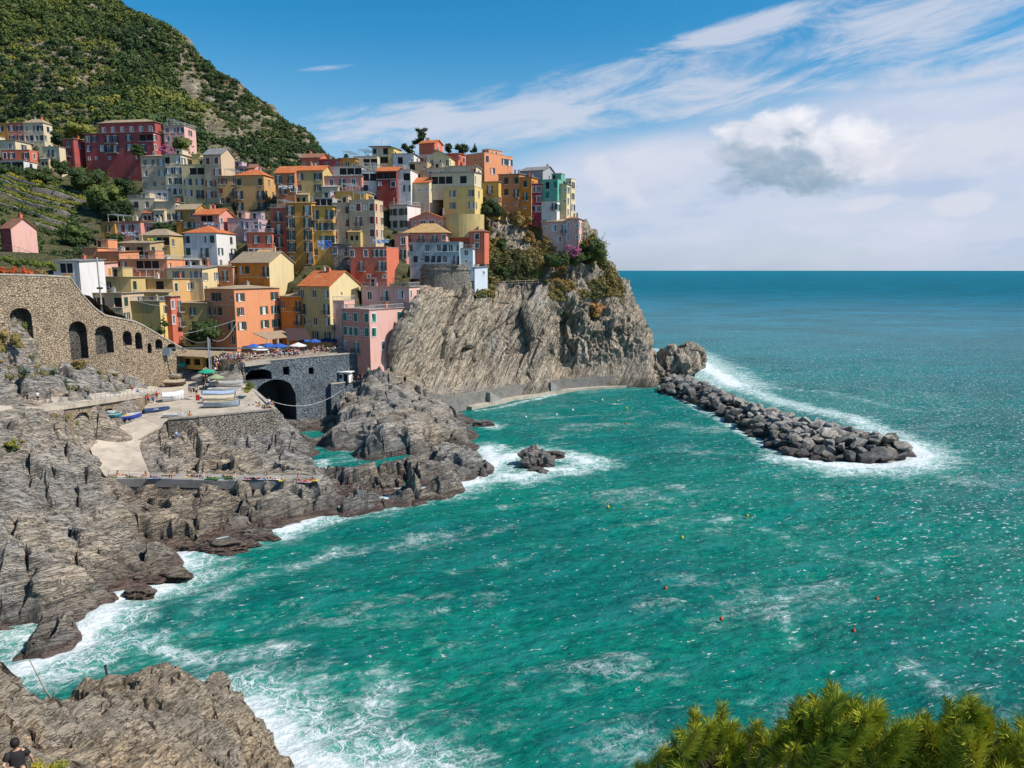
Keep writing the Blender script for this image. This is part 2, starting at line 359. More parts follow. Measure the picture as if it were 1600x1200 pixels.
# ------------------------------------------------------------------ house data (front-left px, front-right px, side px, eave, base, depth, yaw ...)
WC = dict(coral=(.56,.15,.085), pink=(.62,.27,.21), palepink=(.66,.38,.32), peach=(.66,.27,.13), orange=(.60,.20,.03), ochre=(.52,.25,.05), mustard=(.57,.34,.08), yellow=(.66,.48,.17),
 pyellow=(.66,.52,.28), cream=(.62,.51,.34), tan=(.47,.33,.18), beige=(.54,.40,.26), white=(.66,.63,.60), grey=(.34,.34,.35), blueg=(.33,.40,.42), dkred=(.26,.045,.035), red=(.36,.075,.07),
 magenta=(.30,.04,.07), green=(.13,.38,.28), lilac=(.50,.35,.40), olive=(.38,.30,.13), tanor=(.56,.33,.13), tany=(.52,.38,.16), brick=(.42,.10,.07), orbrown=(.50,.20,.09), whiteb=(.58,.62,.68), stone='stone')
H = []
def hs(*a, **k): H.append((a, k))
# label, px0, px1, pxR, top, bot, Y, yaw, colour, roof(type,key,h), front, right, shutter
hs("ochre end house cut off by the left edge, below the wooded slope", -30,14,None,193,224,272,5,'ochre','s','n',.8,"oo/bb","",'b')
hs("coral terraced house between an ochre and a cream neighbour at the far left", 14,39,None,192,224,271.6,5,'coral','s','n',.8,"oo/ww","",'b')
hs("cream end house with a low tan hip roof in the row at the far left", 39,70,84,192,224,271,5,'cream','h','n',1.6,"w.oo/w.w.","",'b')
hs("small cream flat-roofed house at the left edge above the coral one", -40,25,None,219,238,263,5,'cream','f','n',0,"w..w","",'b')
hs("low coral house with two dark windows above the left terraces", 3,47,62,234,252,257,5,'coral','f','n',0,".w.w","",'b')
hs("low white house under the coral one at the top of the left vineyards", -20,38,60,251,265,251,5,'white','f','n',0,"LLL","",'b')
hs("small cream two-storey house with a roof terrace above the vineyards", 69,95,105,229,263,251,6,'cream','f','n',0,".d./.o.","",'b')
hs("small crimson house standing left of the big red villa", 100,117,137,217,248,256,8,'red','s','n',.5,".w./.w.",".w./",'b')
hs("large crimson villa with white window surrounds at the foot of the green hill", 135,242,259,206,253,254,9,'red','f','n',0,"ww.dd.w.LL/w.wdd.w.d./bb.b...b.b","w.w/w.w/",'b', attic=(.16,.98,3.6))
hs("pink annex with a white balustrade at the right of the crimson villa", 258,290,None,196,238,257,4,'palepink','f','n',0,"www/w.w/","",'b', balus=1)
hs("weathered tan tower house with peeling plaster, beside the dark vineyards", 223,261,None,244,296,236,5,'beige','h','n',.9,"w.w/w.w/b.b","",'y', age=1.)
hs("white lower storey under the weathered tan tower", 226,263,None,297,315,233,5,'white','f','n',0,"w..w","",'b')
hs("pale grey flat-roofed house with a white balustrade, next to the dark terraces", 203,244,None,310,348,226,3,'cream','f','n',0,"b..w./.....","",'b', balus=1, age=.8)
hs("low cream house with three arched openings beneath the tall tan towers", 244,276,None,315,346,225,3,'cream','f','n',0,"..../a.aa","",'b')
hs("narrow pale tower house with four rows of small windows, right of the peeling tower", 262,288,None,241,324,234.5,4,'cream','f','n',0,"L.w/oo/ww/w.w/...","",'b', age=.7)
hs("pale yellow house with dark open shutters and a potted balcony", 287,323,None,257,318,231,4,'pyellow','f','n',0,".LL/oo/od","",'b', age=.6)
hs("small yellow roof block above the pale yellow house", 300,314,None,241,258,238,4,'yellow','f','n',0,"","",'b')
hs("tallest tan tower with red-brown shutters and a blank sunlit gable", 322,349,370,241,316,228,10,'beige','gx','g',2.2,"ss/.o/oo/oo","",'r')
hs("low lilac house with a terrace behind the tan tower", 350,389,None,260,276,238,4,'lilac','f','n',0,".w..w","",'b')
hs("small pink house with a gable, against the scrubby hillside", 388,398,410,262,276,237,10,'pink','gx','b',1.3,"","",'b')
hs("narrow ochre-tan house with a small balcony left of the hipped orange roof", 343,372,None,275,322,226,4,'tanor','f','n',0,"oo.w/s..d/...","",'r')
hs("broad ochre-tan house with a hipped orange roof and dark green shutters", 371,415,431,274,338,220,7,'tanor','h','t',1.9,"s..s/d..d/d..d","",'g')
hs("little yellow shed with an orange roof beside the broad tan house", 414,420,434,286,304,224,12,'mustard','gx','t',1.2,"","",'b')
hs("small ochre house with a tall balcony door and a tan roof", 276,307,326,327,360,212,8,'ochre','gx','n',1.6,"d../..w","",'g')
hs("pink house with a covered terrace and orange roof, in the middle left of the village", 305,343,366,335,356,206,10,'pink','gx','t',1.7,".LL./b..b","",'b')
hs("pink block with one window above the white house", 357,382,None,341,376,207.5,4,'palepink','f','n',0,"..w/","",'b')
hs("lilac block with white-framed windows above the red balconied house", 382,405,None,342,380,206.5,4,'lilac','f','n',0,"w.w/w..","",'b')
hs("ochre end of the low house hung with washing, at the edge of the vineyards", 160,182,None,347,386,205,5,'ochre','f','n',0,".o./.w.","",'r')
hs("pink low house with three windows and washing strung below them", 182,222,None,346,386,205.3,5,'pink','s','b',.5,"ooo/w.w","",'r')
hs("lilac-grey low house with a sloping roof right of the washing lines", 222,246,None,349,386,207,5,'lilac','s','g',.9,".w./...","",'b')
hs("tan-yellow house with a loggia, yellow awning cloth and wide tan roof", 222,268,289,368,420,196,9,'tany','h','n',1.7,".LLL/w.o./","w./..",'g')
hs("white house with an orange hipped roof and dark green shutters", 290,341,371,364,422,190,9,'white','h','t',1.9,"s..s/s.d./s.d.",".s/o.w/w..",'g')
hs("red house with a pale canopy terrace below the lilac block", 388,427,None,363,410,194,5,'coral','f','n',0,".o.o/w..w","",'g', balus=1)
hs("narrow brick-red house with four stacked balconies", 426,451,None,325,410,196,5,'brick','f','n',0,".d./.d./.d./.d.","",'g', balus=1)
hs("tall yellow-ochre house with long balconies, left of its twin", 451,490,None,317,413,194,5,'ochre','s','s',.8,"d.d/d.d/d.d/d.d/b..d","",'g', c2='mustard')
hs("tall ochre house with blue washing on its balcony", 490,523,None,322,413,194.3,5,'mustard','f','n',0,"d.d/ooo/.oo/w..b","",'g')
hs("glazed roof terrace with dark posts on the tall ochre house", 491,520,None,309,323,196.5,5,'grey','f','n',0,"LLL","",'g')
hs("beige house with six closed red-brown shutters, left half of the pair", 521,547,None,317,380,196,4,'beige','f','n',0,"s..s/s..s/s..s","",'r')
hs("broad beige house with closed red-brown shutters and a small balcony", 547,587,600,312,380,194,12,'beige','f','n',0,".s.s/.d.s/.s.s","",'r')
hs("bright yellow roof block above the beige houses", 523,572,None,299,320,203,5,'mustard','f','n',0,"","",'b')
hs("dark stone ground-floor house under the beige pair", 521,550,None,381,420,193,4,'stone','f','n',0,"w..d/...b","",'b')
hs("coral house with open shutters in the centre, next to a dim grey side wall", 548,605,624,386,442,184,10,'coral','f','n',0,"w..w.ooo/..d...dd/...b..b","",'g')
hs("white house with a red cornice and long blank white side", 609,637,680,320,360,208,28,'white','f','b',0,"ooo/ooo","",'g', balus=1)
hs("pink narrow house with small balconies at the left of the straw-coloured roof", 618,636,None,366,442,199,8,'pink','f','n',0,".w/.d/.d/.w","",'g')
hs("pink house with a white parapet terrace under a straw-coloured hip roof", 634,697,None,364,380,200.5,7,'pink','h','s',2.6,"d..d..d.w","",'g', balus=1, ov=.9)
hs("pink gabled attic house with two large arched windows", 641,695,None,342,358,206,9,'pink','gy','t',1.8,".aa.","",'b')
hs("blue-grey house with dark blue shutters on the stone bastion", 636,718,738,378,415,199,9,'blueg','f','n',0,"o....w..w/...s..w.d","w",'b', age=.8)
hs("narrow pale blue house with a railed terrace beside the blue-grey one", 718,739,None,388,418,200,10,'whiteb','f','n',0,".w./.b.","",'b', balus=1)
hs("orange-red house with one tall dark door on the cliff edge", 697,737,None,348,378,205,9,'coral','f','n',0,"...d.","",'b')
hs("small orange-red house with green shutters above the scrubby cliff", 734,757,764,362,392,202,22,'coral','h','b',.6,".s./.w.","",'g')
hs("tall windowless white block hanging on the cliff under the terrace", 738,742,762,418,468,200,46,'whiteb','s','g',.3,"","...b./...../....b",'b', tall=1)
hs("coral-brown house with an orange roof and white awnings in the upper left row", 432,462,None,270,320,213,6,'orbrown','gx','t',2.2,"d.d/.d.w/","",'g')
hs("ochre house with four white-edged windows under an orange roof", 462,506,None,266,320,214,6,'tany','gx','t',1.7,"o.o/w.w/","",'g')
hs("coral gabled house at the top left of the ridge against the sky", 471,500,516,246,266,229,10,'coral','gx','b',1.6,"b..b","",'b')
hs("dark pink low house on the skyline with two framed windows", 500,532,None,249,266,227,6,'red','s','b',.4,".w.w","",'b')
hs("ochre low house on the skyline with one framed window", 530,556,None,247,266,227,6,'ochre','f','n',0,".w.","",'b')
hs("pink house with two balcony doors, above the bright yellow roof block", 506,566,None,275,310,214,6,'pink','f','n',0,".w.d.w./.b.....","",'g')
hs("white glazed terrace over the pink house with balcony doors", 507,566,None,260,276,221,6,'white','f','n',0,"L.LLL","",'b')
hs("white house with a glazed loggia between the pink and the dark red house", 566,590,None,266,304,215,6,'white','f','n',0,"LL/..","",'b', balus=1)
hs("dark red windowless wall house under an orange roof", 589,620,None,267,310,212,8,'dkred','gx','t',1.5,"LLL/.../","",'b')
hs("white narrow house with a green canopy right of the dark red wall", 619,642,None,265,308,213,8,'white','f','n',0,".L/.w","",'g')
hs("cream pergola house on the skyline with dark openings", 556,590,None,244,262,229,6,'cream','f','n',0,".LL","",'b')
hs("cream top house with a thin grey slab roof on the skyline", 582,607,None,229,258,232,6,'cream','s','g',.5,"..L/LL","",'g', ov=1.)
hs("slim bright yellow block beside the slab-roofed top house", 607,616,None,231,256,231,8,'yellow','s','g',.4,"","",'b')
hs("white modern house with a dark picture window near the summit", 613,647,None,240,262,228,6,'white','f','n',0,".L..","",'b')
hs("coral box house on the summit in front of the pines", 655,679,692,223,244,238,22,'coral','gx','t',1.2,"",".b./",'b')
hs("low coral house with a sloping roof right of the summit box", 678,716,None,240,254,233,12,'coral','s','t',.7,"","",'b')
hs("tan house with a dark garage-like loggia near the summit", 640,668,None,253,286,222,8,'tan','f','n',0,"L.b/.","",'g')
hs("pale yellow gabled house with three windows below the summit", 666,702,None,244,266,226,9,'pyellow','gy','b',1.7,".w.w.w","",'b')
hs("cream terrace house tucked below the pale yellow gable", 668,704,None,262,288,221,9,'cream','f','n',0,"w.w.","",'b')
hs("cream house with an orange roof and small blue windows left of the bright yellow one", 640,671,694,285,336,213,24,'cream','gx','t',1.9,"bbb/","b.b/b",'y')
hs("bright yellow house with grey shutters above the tan bastion", 693,742,None,291,334,210,14,'yellow','f','n',0,".o..o/.o..o","",'y')
hs("cream balustraded loggia on top of the bright yellow house", 674,741,None,269,291,212,12,'cream','s','g',.6,"LLL.L.","",'g', balus=1)
hs("tan-cream flat-roofed house below the large peach one", 703,744,None,259,290,219,9,'cream','f','b',.0,".b..s","",'r')
hs("large peach house with a railed roof at the top right of the ridge", 728,757,801,238,286,230,42,'peach','f','n',0,".b./...","s..oo/.o..b",'b')
hs("mustard yellow house with a dark-railed balcony", 743,779,None,284,324,222,14,'mustard','s','g',.4,"s.d./b..b","",'r')
hs("brown-orange house with green louvred doors in the right-hand row", 779,811,None,272,328,224,14,'orbrown','s','g',.7,".s.s/.s.d/.b.b","",'g')
hs("bright orange narrow house right of the brown-orange one", 811,830,None,277,332,223.5,16,'orange','s','g',.5,".s./.d./.b.","",'g')
hs("narrow magenta house with white oval window frames", 829,846,None,287,335,224,16,'magenta','f','n',0,".w/.w/.w","",'b')
hs("grey gabled house peeking over the green one on the right end", 812,848,868,266,292,233,22,'grey','gx','g',1.8,"..","w",'t')
hs("green house with turquoise shutters and a green awning", 846,871,None,280,314,223,22,'green','f','n',0,".L.s/.s..","",'t')
hs("bleached white lower storey beneath the green house", 846,870,None,314,341,222,22,'white','f','n',0,"..d/","",'b', age=1.)
hs("cream yellow house with many tiny windows in the right-hand row", 869,885,None,287,340,224,24,'pyellow','f','n',0,"b.b/b.b/b..","",'y')
hs("last tall cream and orange house at the right tip of the row", 883,892,899,279,334,227,30,'cream','f','b',.0,"w/w/w","w/w/w",'b')
hs("pink house with a grey balcony bay on the headland", 847,885,None,346,384,221,10,'palepink','gx','n',1.,"b.w.d/b..w.","",'b')
hs("pink end house with small dark windows at the tip of the headland", 884,904,909,342,384,219.5,16,'palepink','h','b',.7,"w..b/w..b","",'b')
hs("peach corner house with green shutters and a tan awning over the harbour terrace", 325,371,441,452,550,168,30,'peach','h','n',.6,"..s../..s../...o","o..o/o.oo/o.oo",'g', c2='peach', balus=1)
hs("dark orange house with a big blank yellow gable above the harbour", 365,423,461,410,470,181,24,'orange','gx','n',2.6,"..s..d/..b...","",'g', side='pyellow')
hs("low peach house with one dark door beside the dark orange one", 332,365,None,417,446,184,10,'peach','s','n',.5,"..d.","",'g')
hs("olive-yellow house with a large orange gable roof behind the harbour terrace", 471,518,566,447,548,173,26,'tany','gx','t',3.4,"w...w/d...d/w...w/o.o.o",".b../....",'g', side='pyellow')  # front wall coloured in a shaded tone, right gable in a sunlit one
hs("bright orange house with a long thin balcony squeezed left of the olive-yellow one", 441,473,None,464,545,176,22,'orange','s','n',.7,"w..d/...d/....","",'g')
hs("big pink corner house with green shutters beside the grey cliff", 537,579,632,484,560,166,36,'pink','f','n',0,"s.s.s/s.s.s/..d..","t..s/t..s/.w..",'t', side='palepink', balus=1)  # right face in paler pink, its sunlight is put into the colour
hs("pale lilac terrace house with an arched window above the pink corner house", 566,640,None,448,490,178,12,'palepink','f','n',0,".a..d..w.","",'b', balus=1)
hs("narrow pink house with dark balcony doors between the olive-yellow and pink corner houses", 516,540,None,470,548,173.5,10,'palepink','f','n',0,"w../d../d..","",'g', balus=1)
hs("pale yellow house with grey open shutters above the stone ramp", 264,319,None,420,474,177,6,'pyellow','s','g',.7,".oo.oo/.oo./","",'y')
hs("small greyish yellow house behind the leafy tree", 284,326,None,474,545,171,6,'tany','s','n',.4,"..o../..w../.....","",'b')
hs("olive blank-walled house above the sloping stone ramp", 194,253,269,471,525,159,8,'olive','f','n',0,"","w/.",'b', side='yellow', balus=1)
hs("narrow red-orange house with a white balcony next to the olive wall", 266,272,287,463,545,161,12,'coral','f','n',0,"","w.d/w.d/",'b')
hs("orange-tan flat house with a dark roof terrace", 205,272,None,436,476,170,6,'tanor','f','n',0,"...L./","",'g')
hs("beige flat-roofed house with a glazed porch beside the power pole", 128,194,None,458,512,157,6,'beige','f','n',0,".LL.L/LL.L.","",'g')
hs("pale flat roof house behind the power pole", 146,206,None,433,460,165,6,'tany','f','n',0,"..w...","",'g')
hs("peach upper block with a parapet left of the shuttered peach house", 132,156,None,387,436,182,6,'peach','f','n',0,".../...","",'o')
hs("peach house with four closed ochre shutters", 155,190,None,394,448,180,6,'peach','s','b',.4,".s.s/.s.s","",'o')
hs("peach terrace house fenced with white panels", 190,263,None,405,440,178,6,'peach','f','n',0,"w.LLL./","",'o', balus=1)
hs("pale pink low house at the left of the shuttered peach house", 118,157,None,412,462,172,6,'palepink','s','b',.5,"..../.s..","",'o')
hs("white and green garden hut at the upper end of the stone wall", 86,127,None,408,452,154,6,'white','s','g',.4,".LL./","",'t')
hs("tan low house with chimneys above the peach terraces", 183,236,None,380,410,190,6,'tan','s','n',.9,".L.L.","",'g')
hs("dusky pink barn with a brown gabled roof at the far left", 4,20,60,356,392,165,26,'red','gx','b',2.2,"","",'b', side='palepink')  # shade on the front and sun on the gable put into the wall colours

def solve(px0, px1, pxR, top, bot, Y, yaw):
    a = math.radians(yaw); B = P(px1, bot, Y); zt = P(px1, top, Y)[2]; D = Y*CT-(B[2]-HC)*ST
    uA = (px0-800)/F; ww = (B[0]-uA*D)/(math.cos(a)+uA*math.sin(a)*CT); d = 8.
    if pxR:
        uC = (pxR-800)/F; den = math.sin(a)-uC*math.cos(a)*CT
        if den > 1e-3: d = min(max((uC*D-B[0])/den, 3.), 16.)
    return B, zt, ww, d, a

# ------------------------------------------------------------------ terrain under the village
def PX(pts, Y=None): return [P(*p) for p in pts]
tc_ = []
foot = []
for a_, k_ in H:
    (lb, p0, p1, pR, tp, bt, Y_, yw) = a_[:8]
    B, zt, ww, dd, an = solve(p0, p1, pR, tp, bt, Y_, yw)
    ca, sa = math.cos(an), math.sin(an)
    foot.append((B, ww, dd, ca, sa))
    if not k_.get('tall'):
        tc_.append((B[0], B[1], B[2])); tc_.append((B[0]-ww*ca, B[1]+ww*sa, B[2]))
tc_ += [P(*p) for p in [(0,268,250),(0,300,238),(0,335,222),(0,362,195),(100,268,247),(100,300,236),(100,335,220),(180,262,248),(200,300,238),(170,330,222),(60,400,158),(100,380,190),(-150,300,240),(-150,380,180),(-200,420,130),
        (0,374,150),(60,384,152),(105,414,152),(330,551,166),(-150,210,290),(0,205,290),(200,200,290),(300,240,260),(400,280,265)]]
Aw, Bw = P(0, 430, 118), P(292, 549, 155)
_e = np.array(Aw)-np.array(Bw); _e[2] = 0; _e /= np.linalg.norm(_e); A2 = tuple(np.array(Aw)+_e*14)
for _t, _z in ((-.38, 33.4), (0, 33.2), (.1, 33.2), (.2, 33.), (.32, 32.8), (.44, 30.), (.55, 27.4), (.72, 23.6), (.86, 20.4), (1, 17.)):
    _x, _y = Aw[0]+(Bw[0]-Aw[0])*_t, Aw[1]+(Bw[1]-Aw[1])*_t; tc_ += [(_x-1.2, _y+.4, _z-.3), (_x-4, _y+1.5, _z-.2)]
tc_ += [(-66,166,15.3),(-40,172,15.4),(-24,176,14.5),(-45,166,15.4),(-20,183,20)]
tc_ += [P(*p) for p in [(630,400,211),(668,400,213),(712,392,216),(768,338,226),(825,335,229),(870,350,231),(905,345,238),(700,238,246),(800,280,246),(880,350,250),(600,235,246),(500,250,240)]]
tc_ += [(-20,300,45),(10,275,30),(-60,320,60),(-120,330,70),(25,250,25)]
_c = np.array([t[:2] for t in tc_]); _v = np.array([t[2] for t in tc_]); _g = rbf(_c, _v, 14.); _k = np.abs(_g(_c)-_v) < 3.5; vt = rbf(_c[_k], _v[_k], 2.5)
gx, gy = np.meshgrid(np.arange(-262, 36, 1.1), np.arange(112, 330, 1.1), indexing='ij'); sh_ = gx.shape
XY = np.c_[gx.ravel(), gy.ravel()]; Z = vt(XY)
Z += fbm(np.c_[XY*.12, Z*0], 4, 5)*.7
for (B, ww, dd, ca, sa) in foot:
    lx = -(XY[:, 0]-B[0])*ca + (XY[:, 1]-B[1])*sa; ly = (XY[:, 0]-B[0])*sa+(XY[:, 1]-B[1])*ca
    m = (lx > -2.5) & (lx < ww+1) & (ly > -3.5) & (ly < min(dd, 6)); Z[m] = np.minimum(Z[m], B[2]-.25)
VB = [(-262,104), (A2[0]-.4,A2[1]), (Aw[0]-.4,Aw[1]), (Bw[0]-.3,Bw[1]), (-66,164), (-46,167.5), (-24,178), (-26,192), P(660,440,208), P(715,425,213), P(768,375,223), P(825,345,228), P(870,350,231), P(905,345,239), (20,250), (5,285), (-40,285), (-70,276), (-118,275), (-142,296), (-262,302)]
_L = math.hypot(Bw[0]-A2[0], Bw[1]-A2[1]); _ux, _uy = (Bw[0]-A2[0])/_L, (Bw[1]-A2[1])/_L; _u = (XY[:, 0]-A2[0])*_ux+(XY[:, 1]-A2[1])*_uy; _d = -(XY[:, 0]-A2[0])*_uy+(XY[:, 1]-A2[1])*_ux
_top = np.interp(_u/_L, (0, .3, .42, .52, .62, .72, .82, .92, 1), (33.3, 33.2, 33., 31.6, 28.6, 25.6, 23.2, 20.6, 17.)); _m = (_u > -1) & (_u < _L+1) & (_d > -1) & (_d < 16)
Z = np.where(_m, np.maximum(Z, _top-.35-np.clip(_d-8, 0, 9)*1.4), Z); _m = (_u > .45*_L) & (_d > -1) & (_d < 15); Z = np.where(_m, np.minimum(Z, _top-.35+np.clip(_d-8, 0, 9)*.7), Z); _m = (XY[:, 1] < 178.5) & (XY[:, 0] > -63.5); Z = np.where(_m, np.minimum(Z, 15.1), Z)
_zb = Z.reshape(sh_).copy()
for _ in range(5):
    _p = np.pad(_zb, 1, mode='edge'); _zb = sum(_p[i:i+sh_[0], j:j+sh_[1]] for i in range(3) for j in range(3))/9
_m = (_u > -1) & (_u < _L+6) & (_d > -1) & (_d < 30); Z = np.where(_m, np.minimum(_zb.ravel(), np.where(_d < 9, _top-.3, 99)), Z)
keep = inpoly(XY[:, 0], XY[:, 1], VB); Fc = gridfaces(*sh_); Fc = Fc[keep[Fc].all(1)]
EARTH = rockmat('terrace_earth', (.20, .16, .09), (.13, .11, .08), (.06, .05, .035), (0, 0, 0), .8, moss=.9, tansc=.1)
tag(link('hillside', npmesh('hillside', np.c_[XY, Z], Fc, EARTH)), kind='structure')
VZ = Z.reshape(sh_); VS = sh_
def vz(x, y):
    return float(VZ[min(max(int(round((x+262)/1.1)), 0), VS[0]-1), min(max(int(round((y-112)/1.1)), 0), VS[1]-1)])
def vza(P2): return np.array([vz(x, y) for x, y in P2])

# ------------------------------------------------------------------ far green mountain
def catmull(A, n):
    """A (m,...) control values -> (m-1)*n+1 samples"""
    m = len(A); out = []
    for i in range(m-1):
        p0 = A[max(i-1, 0)]; p1 = A[i]; p2 = A[i+1]; p3 = A[min(i+2, m-1)]
        for k in range(n):
            t = k/n; out.append(.5*((2*p1)+(-p0+p2)*t+(2*p0-5*p1+4*p2-p3)*t*t+(-p0+3*p1-3*p2+p3)*t**3))
    out.append(A[-1]); return np.array(out)
def surf(rows, nr, nc):
    A = np.array(rows, float); A = catmull(A, nr); A = catmull(A.transpose(1, 0, 2), nc); return A      # (cols, rows, 3)
def gnormals(A):
    du = np.gradient(A, axis=0); dv = np.gradient(A, axis=1); n = np.cross(du, dv); n /= np.linalg.norm(n, axis=2, keepdims=True)+1e-9; return n
def project(Q):
    x, y, z = Q[:, 0], Q[:, 1], Q[:, 2]-HC; d = y*CT-z*ST; return 800+F*x/d, 600-F*(y*ST+z*CT)/d
ridge = [(-250,-200,560),(-100,-160,540),(0,-110,520),(80,-55,500),(165,2,480),(215,34,465),(285,80,450),(350,127,430),(415,173,410),(465,210,395),(503,246,380),(570,310,360)]
base = [(-250,260,290),(-100,258,286),(0,250,284),(80,245,284),(150,240,284),(215,235,284),(285,262,264),(350,288,262),(415,303,262),(465,306,264),(500,306,272),(560,330,300)]
rows = [[P(p[0], p[1]+40, p[2]-12) for p in base]]
for t in (0, .33, .66, 1):
    rows.append([P(b[0]+(r[0]-b[0])*t, b[1]+(r[1]-b[1])*t, b[2]+(r[2]-b[2])*t**.9) for b, r in zip(base, ridge)])
rows.append([(x-14, y+30, z-9) for x, y, z in rows[-1]]); rows.append([(x-60, y+190, z-150) for x, y, z in rows[-2]])
A = surf(rows, 30, 26); Nn = gnormals(A); sgn = np.sign((Nn*(np.array([0, 0, HC])-A)).sum(2).mean()); Nn *= sgn
q = A.reshape(-1, 3); d_ = (ridged(q*.013, 4, 31)*4.5+fbm(q*.06, 4, 9)*2.2)
hp, hq = project(q)
scree = .95*np.exp(-(((hp-298-(hq-140)*.35)/24)**2)-(((hq-150)/72)**2)) + .7*np.exp(-(((hp-335)/42)**2)-(((hq-222)/20)**2)) + .6*np.exp(-(((hp-398)/20)**2)-(((hq-210)/20)**2)) + .5*np.exp(-(((hp-365)/22)**2)-(((hq-148)/10)**2))
q2 = q+Nn.reshape(-1, 3)*(d_*np.clip((1-np.abs(hq-9999)*0), 0, 1))[:, None]
q2 += Nn.reshape(-1, 3)*(ridged(q*.12, 3, 77)*1.6*np.clip(scree, 0, 1))[:, None]
HILLV = q2.reshape(A.shape); HILLN = Nn; SCREE = scree.reshape(A.shape[:2])
MTN = rockmat('mountain_ground', (.52, .42, .29), (.38, .33, .25), (.16, .14, .10), (.3, .4, 0), .35, moss=.55, tansc=.03, tanlo=.4)
tag(link('green_mountain', npmesh('green_mountain', q2, gridfaces(A.shape[0], A.shape[1]), MTN)), kind='structure')

# ------------------------------------------------------------------ headland cliff
R = [
 [(612,617,171),(655,614,178),(700,612,185),(760,608,193),(820,602,197),(858,598,203),(880,597,212),(930,591,212),(985,587,214),(1026,588,217),(1034,575,245)],
 [(611,575,170),(655,575,180),(702,572,188),(760,570,197),(818,568,201),(853,566,205),(872,566,216),(930,565,215),(985,560,217),(1017,560,221),(1012,545,250)],
 [(614,540,169),(658,537,181),(706,535,190),(762,533,199),(824,532,204),(858,530,207),(873,530,218),(928,530,217),(980,527,219),(1006,530,225),(1000,515,255)],
 [(625,507,170),(664,500,183),(710,500,193),(765,498,202),(828,498,206),(860,497,210),(876,497,219),(925,497,218),(970,495,222),(994,497,229),(985,482,258)],
 [(640,482,172),(670,470,186),(715,468,196),(768,468,205),(827,473,208),(862,470,212),(880,468,215),(925,465,220),(956,465,225),(980,467,232),(968,452,260)],
 [(648,468,178),(672,460,191),(716,452,199),(768,442,212),(825,444,214),(862,440,216),(885,438,218),(922,436,222),(947,438,227),(966,439,233),(950,427,262)],
 [(650,455,200),(668,440,206),(715,433,210),(768,410,216),(825,412,219),(862,412,220),(885,413,221),(915,409,224),(935,409,229),(948,410,235),(930,402,262)],
 [(636,425,208),(668,425,211),(712,412,213),(768,375,220),(825,378,223),(855,392,223),(880,396,223),(908,394,227),(922,389,231),(932,390,237),(918,385,262)],
 [(636,408,211),(668,408,213),(712,394,216),(768,338,225),(825,333,228),(852,345,229),(872,350,230),(890,350,233),(902,347,237),(908,348,243),(895,345,262)],
]
R = [[(r[0][0]+16, r[0][1]-2, r[0][2]+20)]+r for r in R]
rows = [[P(*p) for p in r] for r in R]
rows = [[(x*1.0+.5, y-1.5, -3.) for x, y, z in rows[0]]]+rows
A = surf(rows, 26, 40); Nn = gnormals(A); Nn *= np.sign((Nn*(np.array([0, 0, HC])-A)).sum(2).mean())
q = A.reshape(-1, 3); N3 = Nn.reshape(-1, 3)
hx = q[:, 0]; b_ = .88*hx-.47*q[:, 2]; al_ = .47*hx+.88*q[:, 2]
wob = fbm(q*.08, 3, 3)*1.2
sc_ = np.stack([(b_+wob*1.5)*.17, al_*.045+7, q[:, 1]*.05], 1)
f1, f2, ci = worley(sc_, 5); f1b, f2b, cib = worley(np.stack([(b_+wob)*.5, al_*.13, q[:, 1]*.1], 1), 8)
slab = (ci-.5)*3.6+(cib-.5)*1.1-np.clip(.12-(f2-f1), 0, 1)*6-np.clip(.1-(f2b-f1b), 0, 1)*2.5
f1c, f2c, cic = worley(q*np.array([.22, .22, .16])+wob[:, None]*.3, 15)
rough = ridged(q*np.array([.16, .16, .09]), 5, 21, .55)*1.5+fbm(q*.5, 3, 4)*.3+(cic-.5)*1.6-np.clip(.1-(f2c-f1c), 0, 1)*4
wr = 1/(1+np.exp(-(hx-10)/1.2)); veg = np.clip((q[:, 2]-27)/6, 0, 1); wr = np.maximum(wr, veg*.8)
dd_ = slab*(1-wr)+rough*wr + fbm(q*1.3, 3, 55)*.12
dd_ += ridged(np.stack([b_*.9, al_*.16, q[:, 1]*.2], 1), 3, 88)*.10*(1-wr)
fade = np.clip((q[:, 2]-3.5)/7, .04, 1); edge = .55+.45*np.clip((q[:, 0]+22)/8, 0, 1)
q2 = q+N3*(dd_*fade*edge)[:, None]
CLIFFV = q2.reshape(A.shape); CLIFFN = Nn
CLIFF = rockmat('cliff_rock', (.54, .44, .33), (.42, .375, .32), (.15, .13, .105), (0, -2.06, 0), .5, moss=.12, wet=True, tanlo=.3)
tag(link('headland_cliff', npmesh('headland_cliff', q2, gridfaces(A.shape[0], A.shape[1]), CLIFF, smooth=False)), kind='structure')

# ------------------------------------------------------------------ coastal rocks, slipway and terraces on one height field
SLIP = [(165,746,4.5),(150,722,5.8),(141,702,6.9),(150,688,7.7),(185,668,8.1),(215,652,8.7),(262,655,8.8),(250,666,7.9),(226,680,6.9),(217,696,6.2),(222,712,5.6),(236,746,4.5)]
PLAZA = [(215,652,8.7),(228,634,9.3),(250,612,10.3),(240,600,10.9),(262,575,12.3),(312,565,13.6),(333,585,12.2),(330,600,11.2),(384,600,11.),(410,621,10.2),(425,640,9.6),(310,651,9.1),(262,655,8.8)]
RAMP = [(298,592,11.9),(330,600,11.2),(333,583,12.3),(346,566,14.6),(386,561,15.35),(370,550,15.5),(330,549,15.5),(300,562,14.2)]
PIAZ = [(346,566,14.9),(380,567,15.3),(430,561,15.3),(480,556,15.3),(562,548,15.3),(600,548,15.3),(560,538,15.3),(440,534,15.3),(330,545,15.4)]
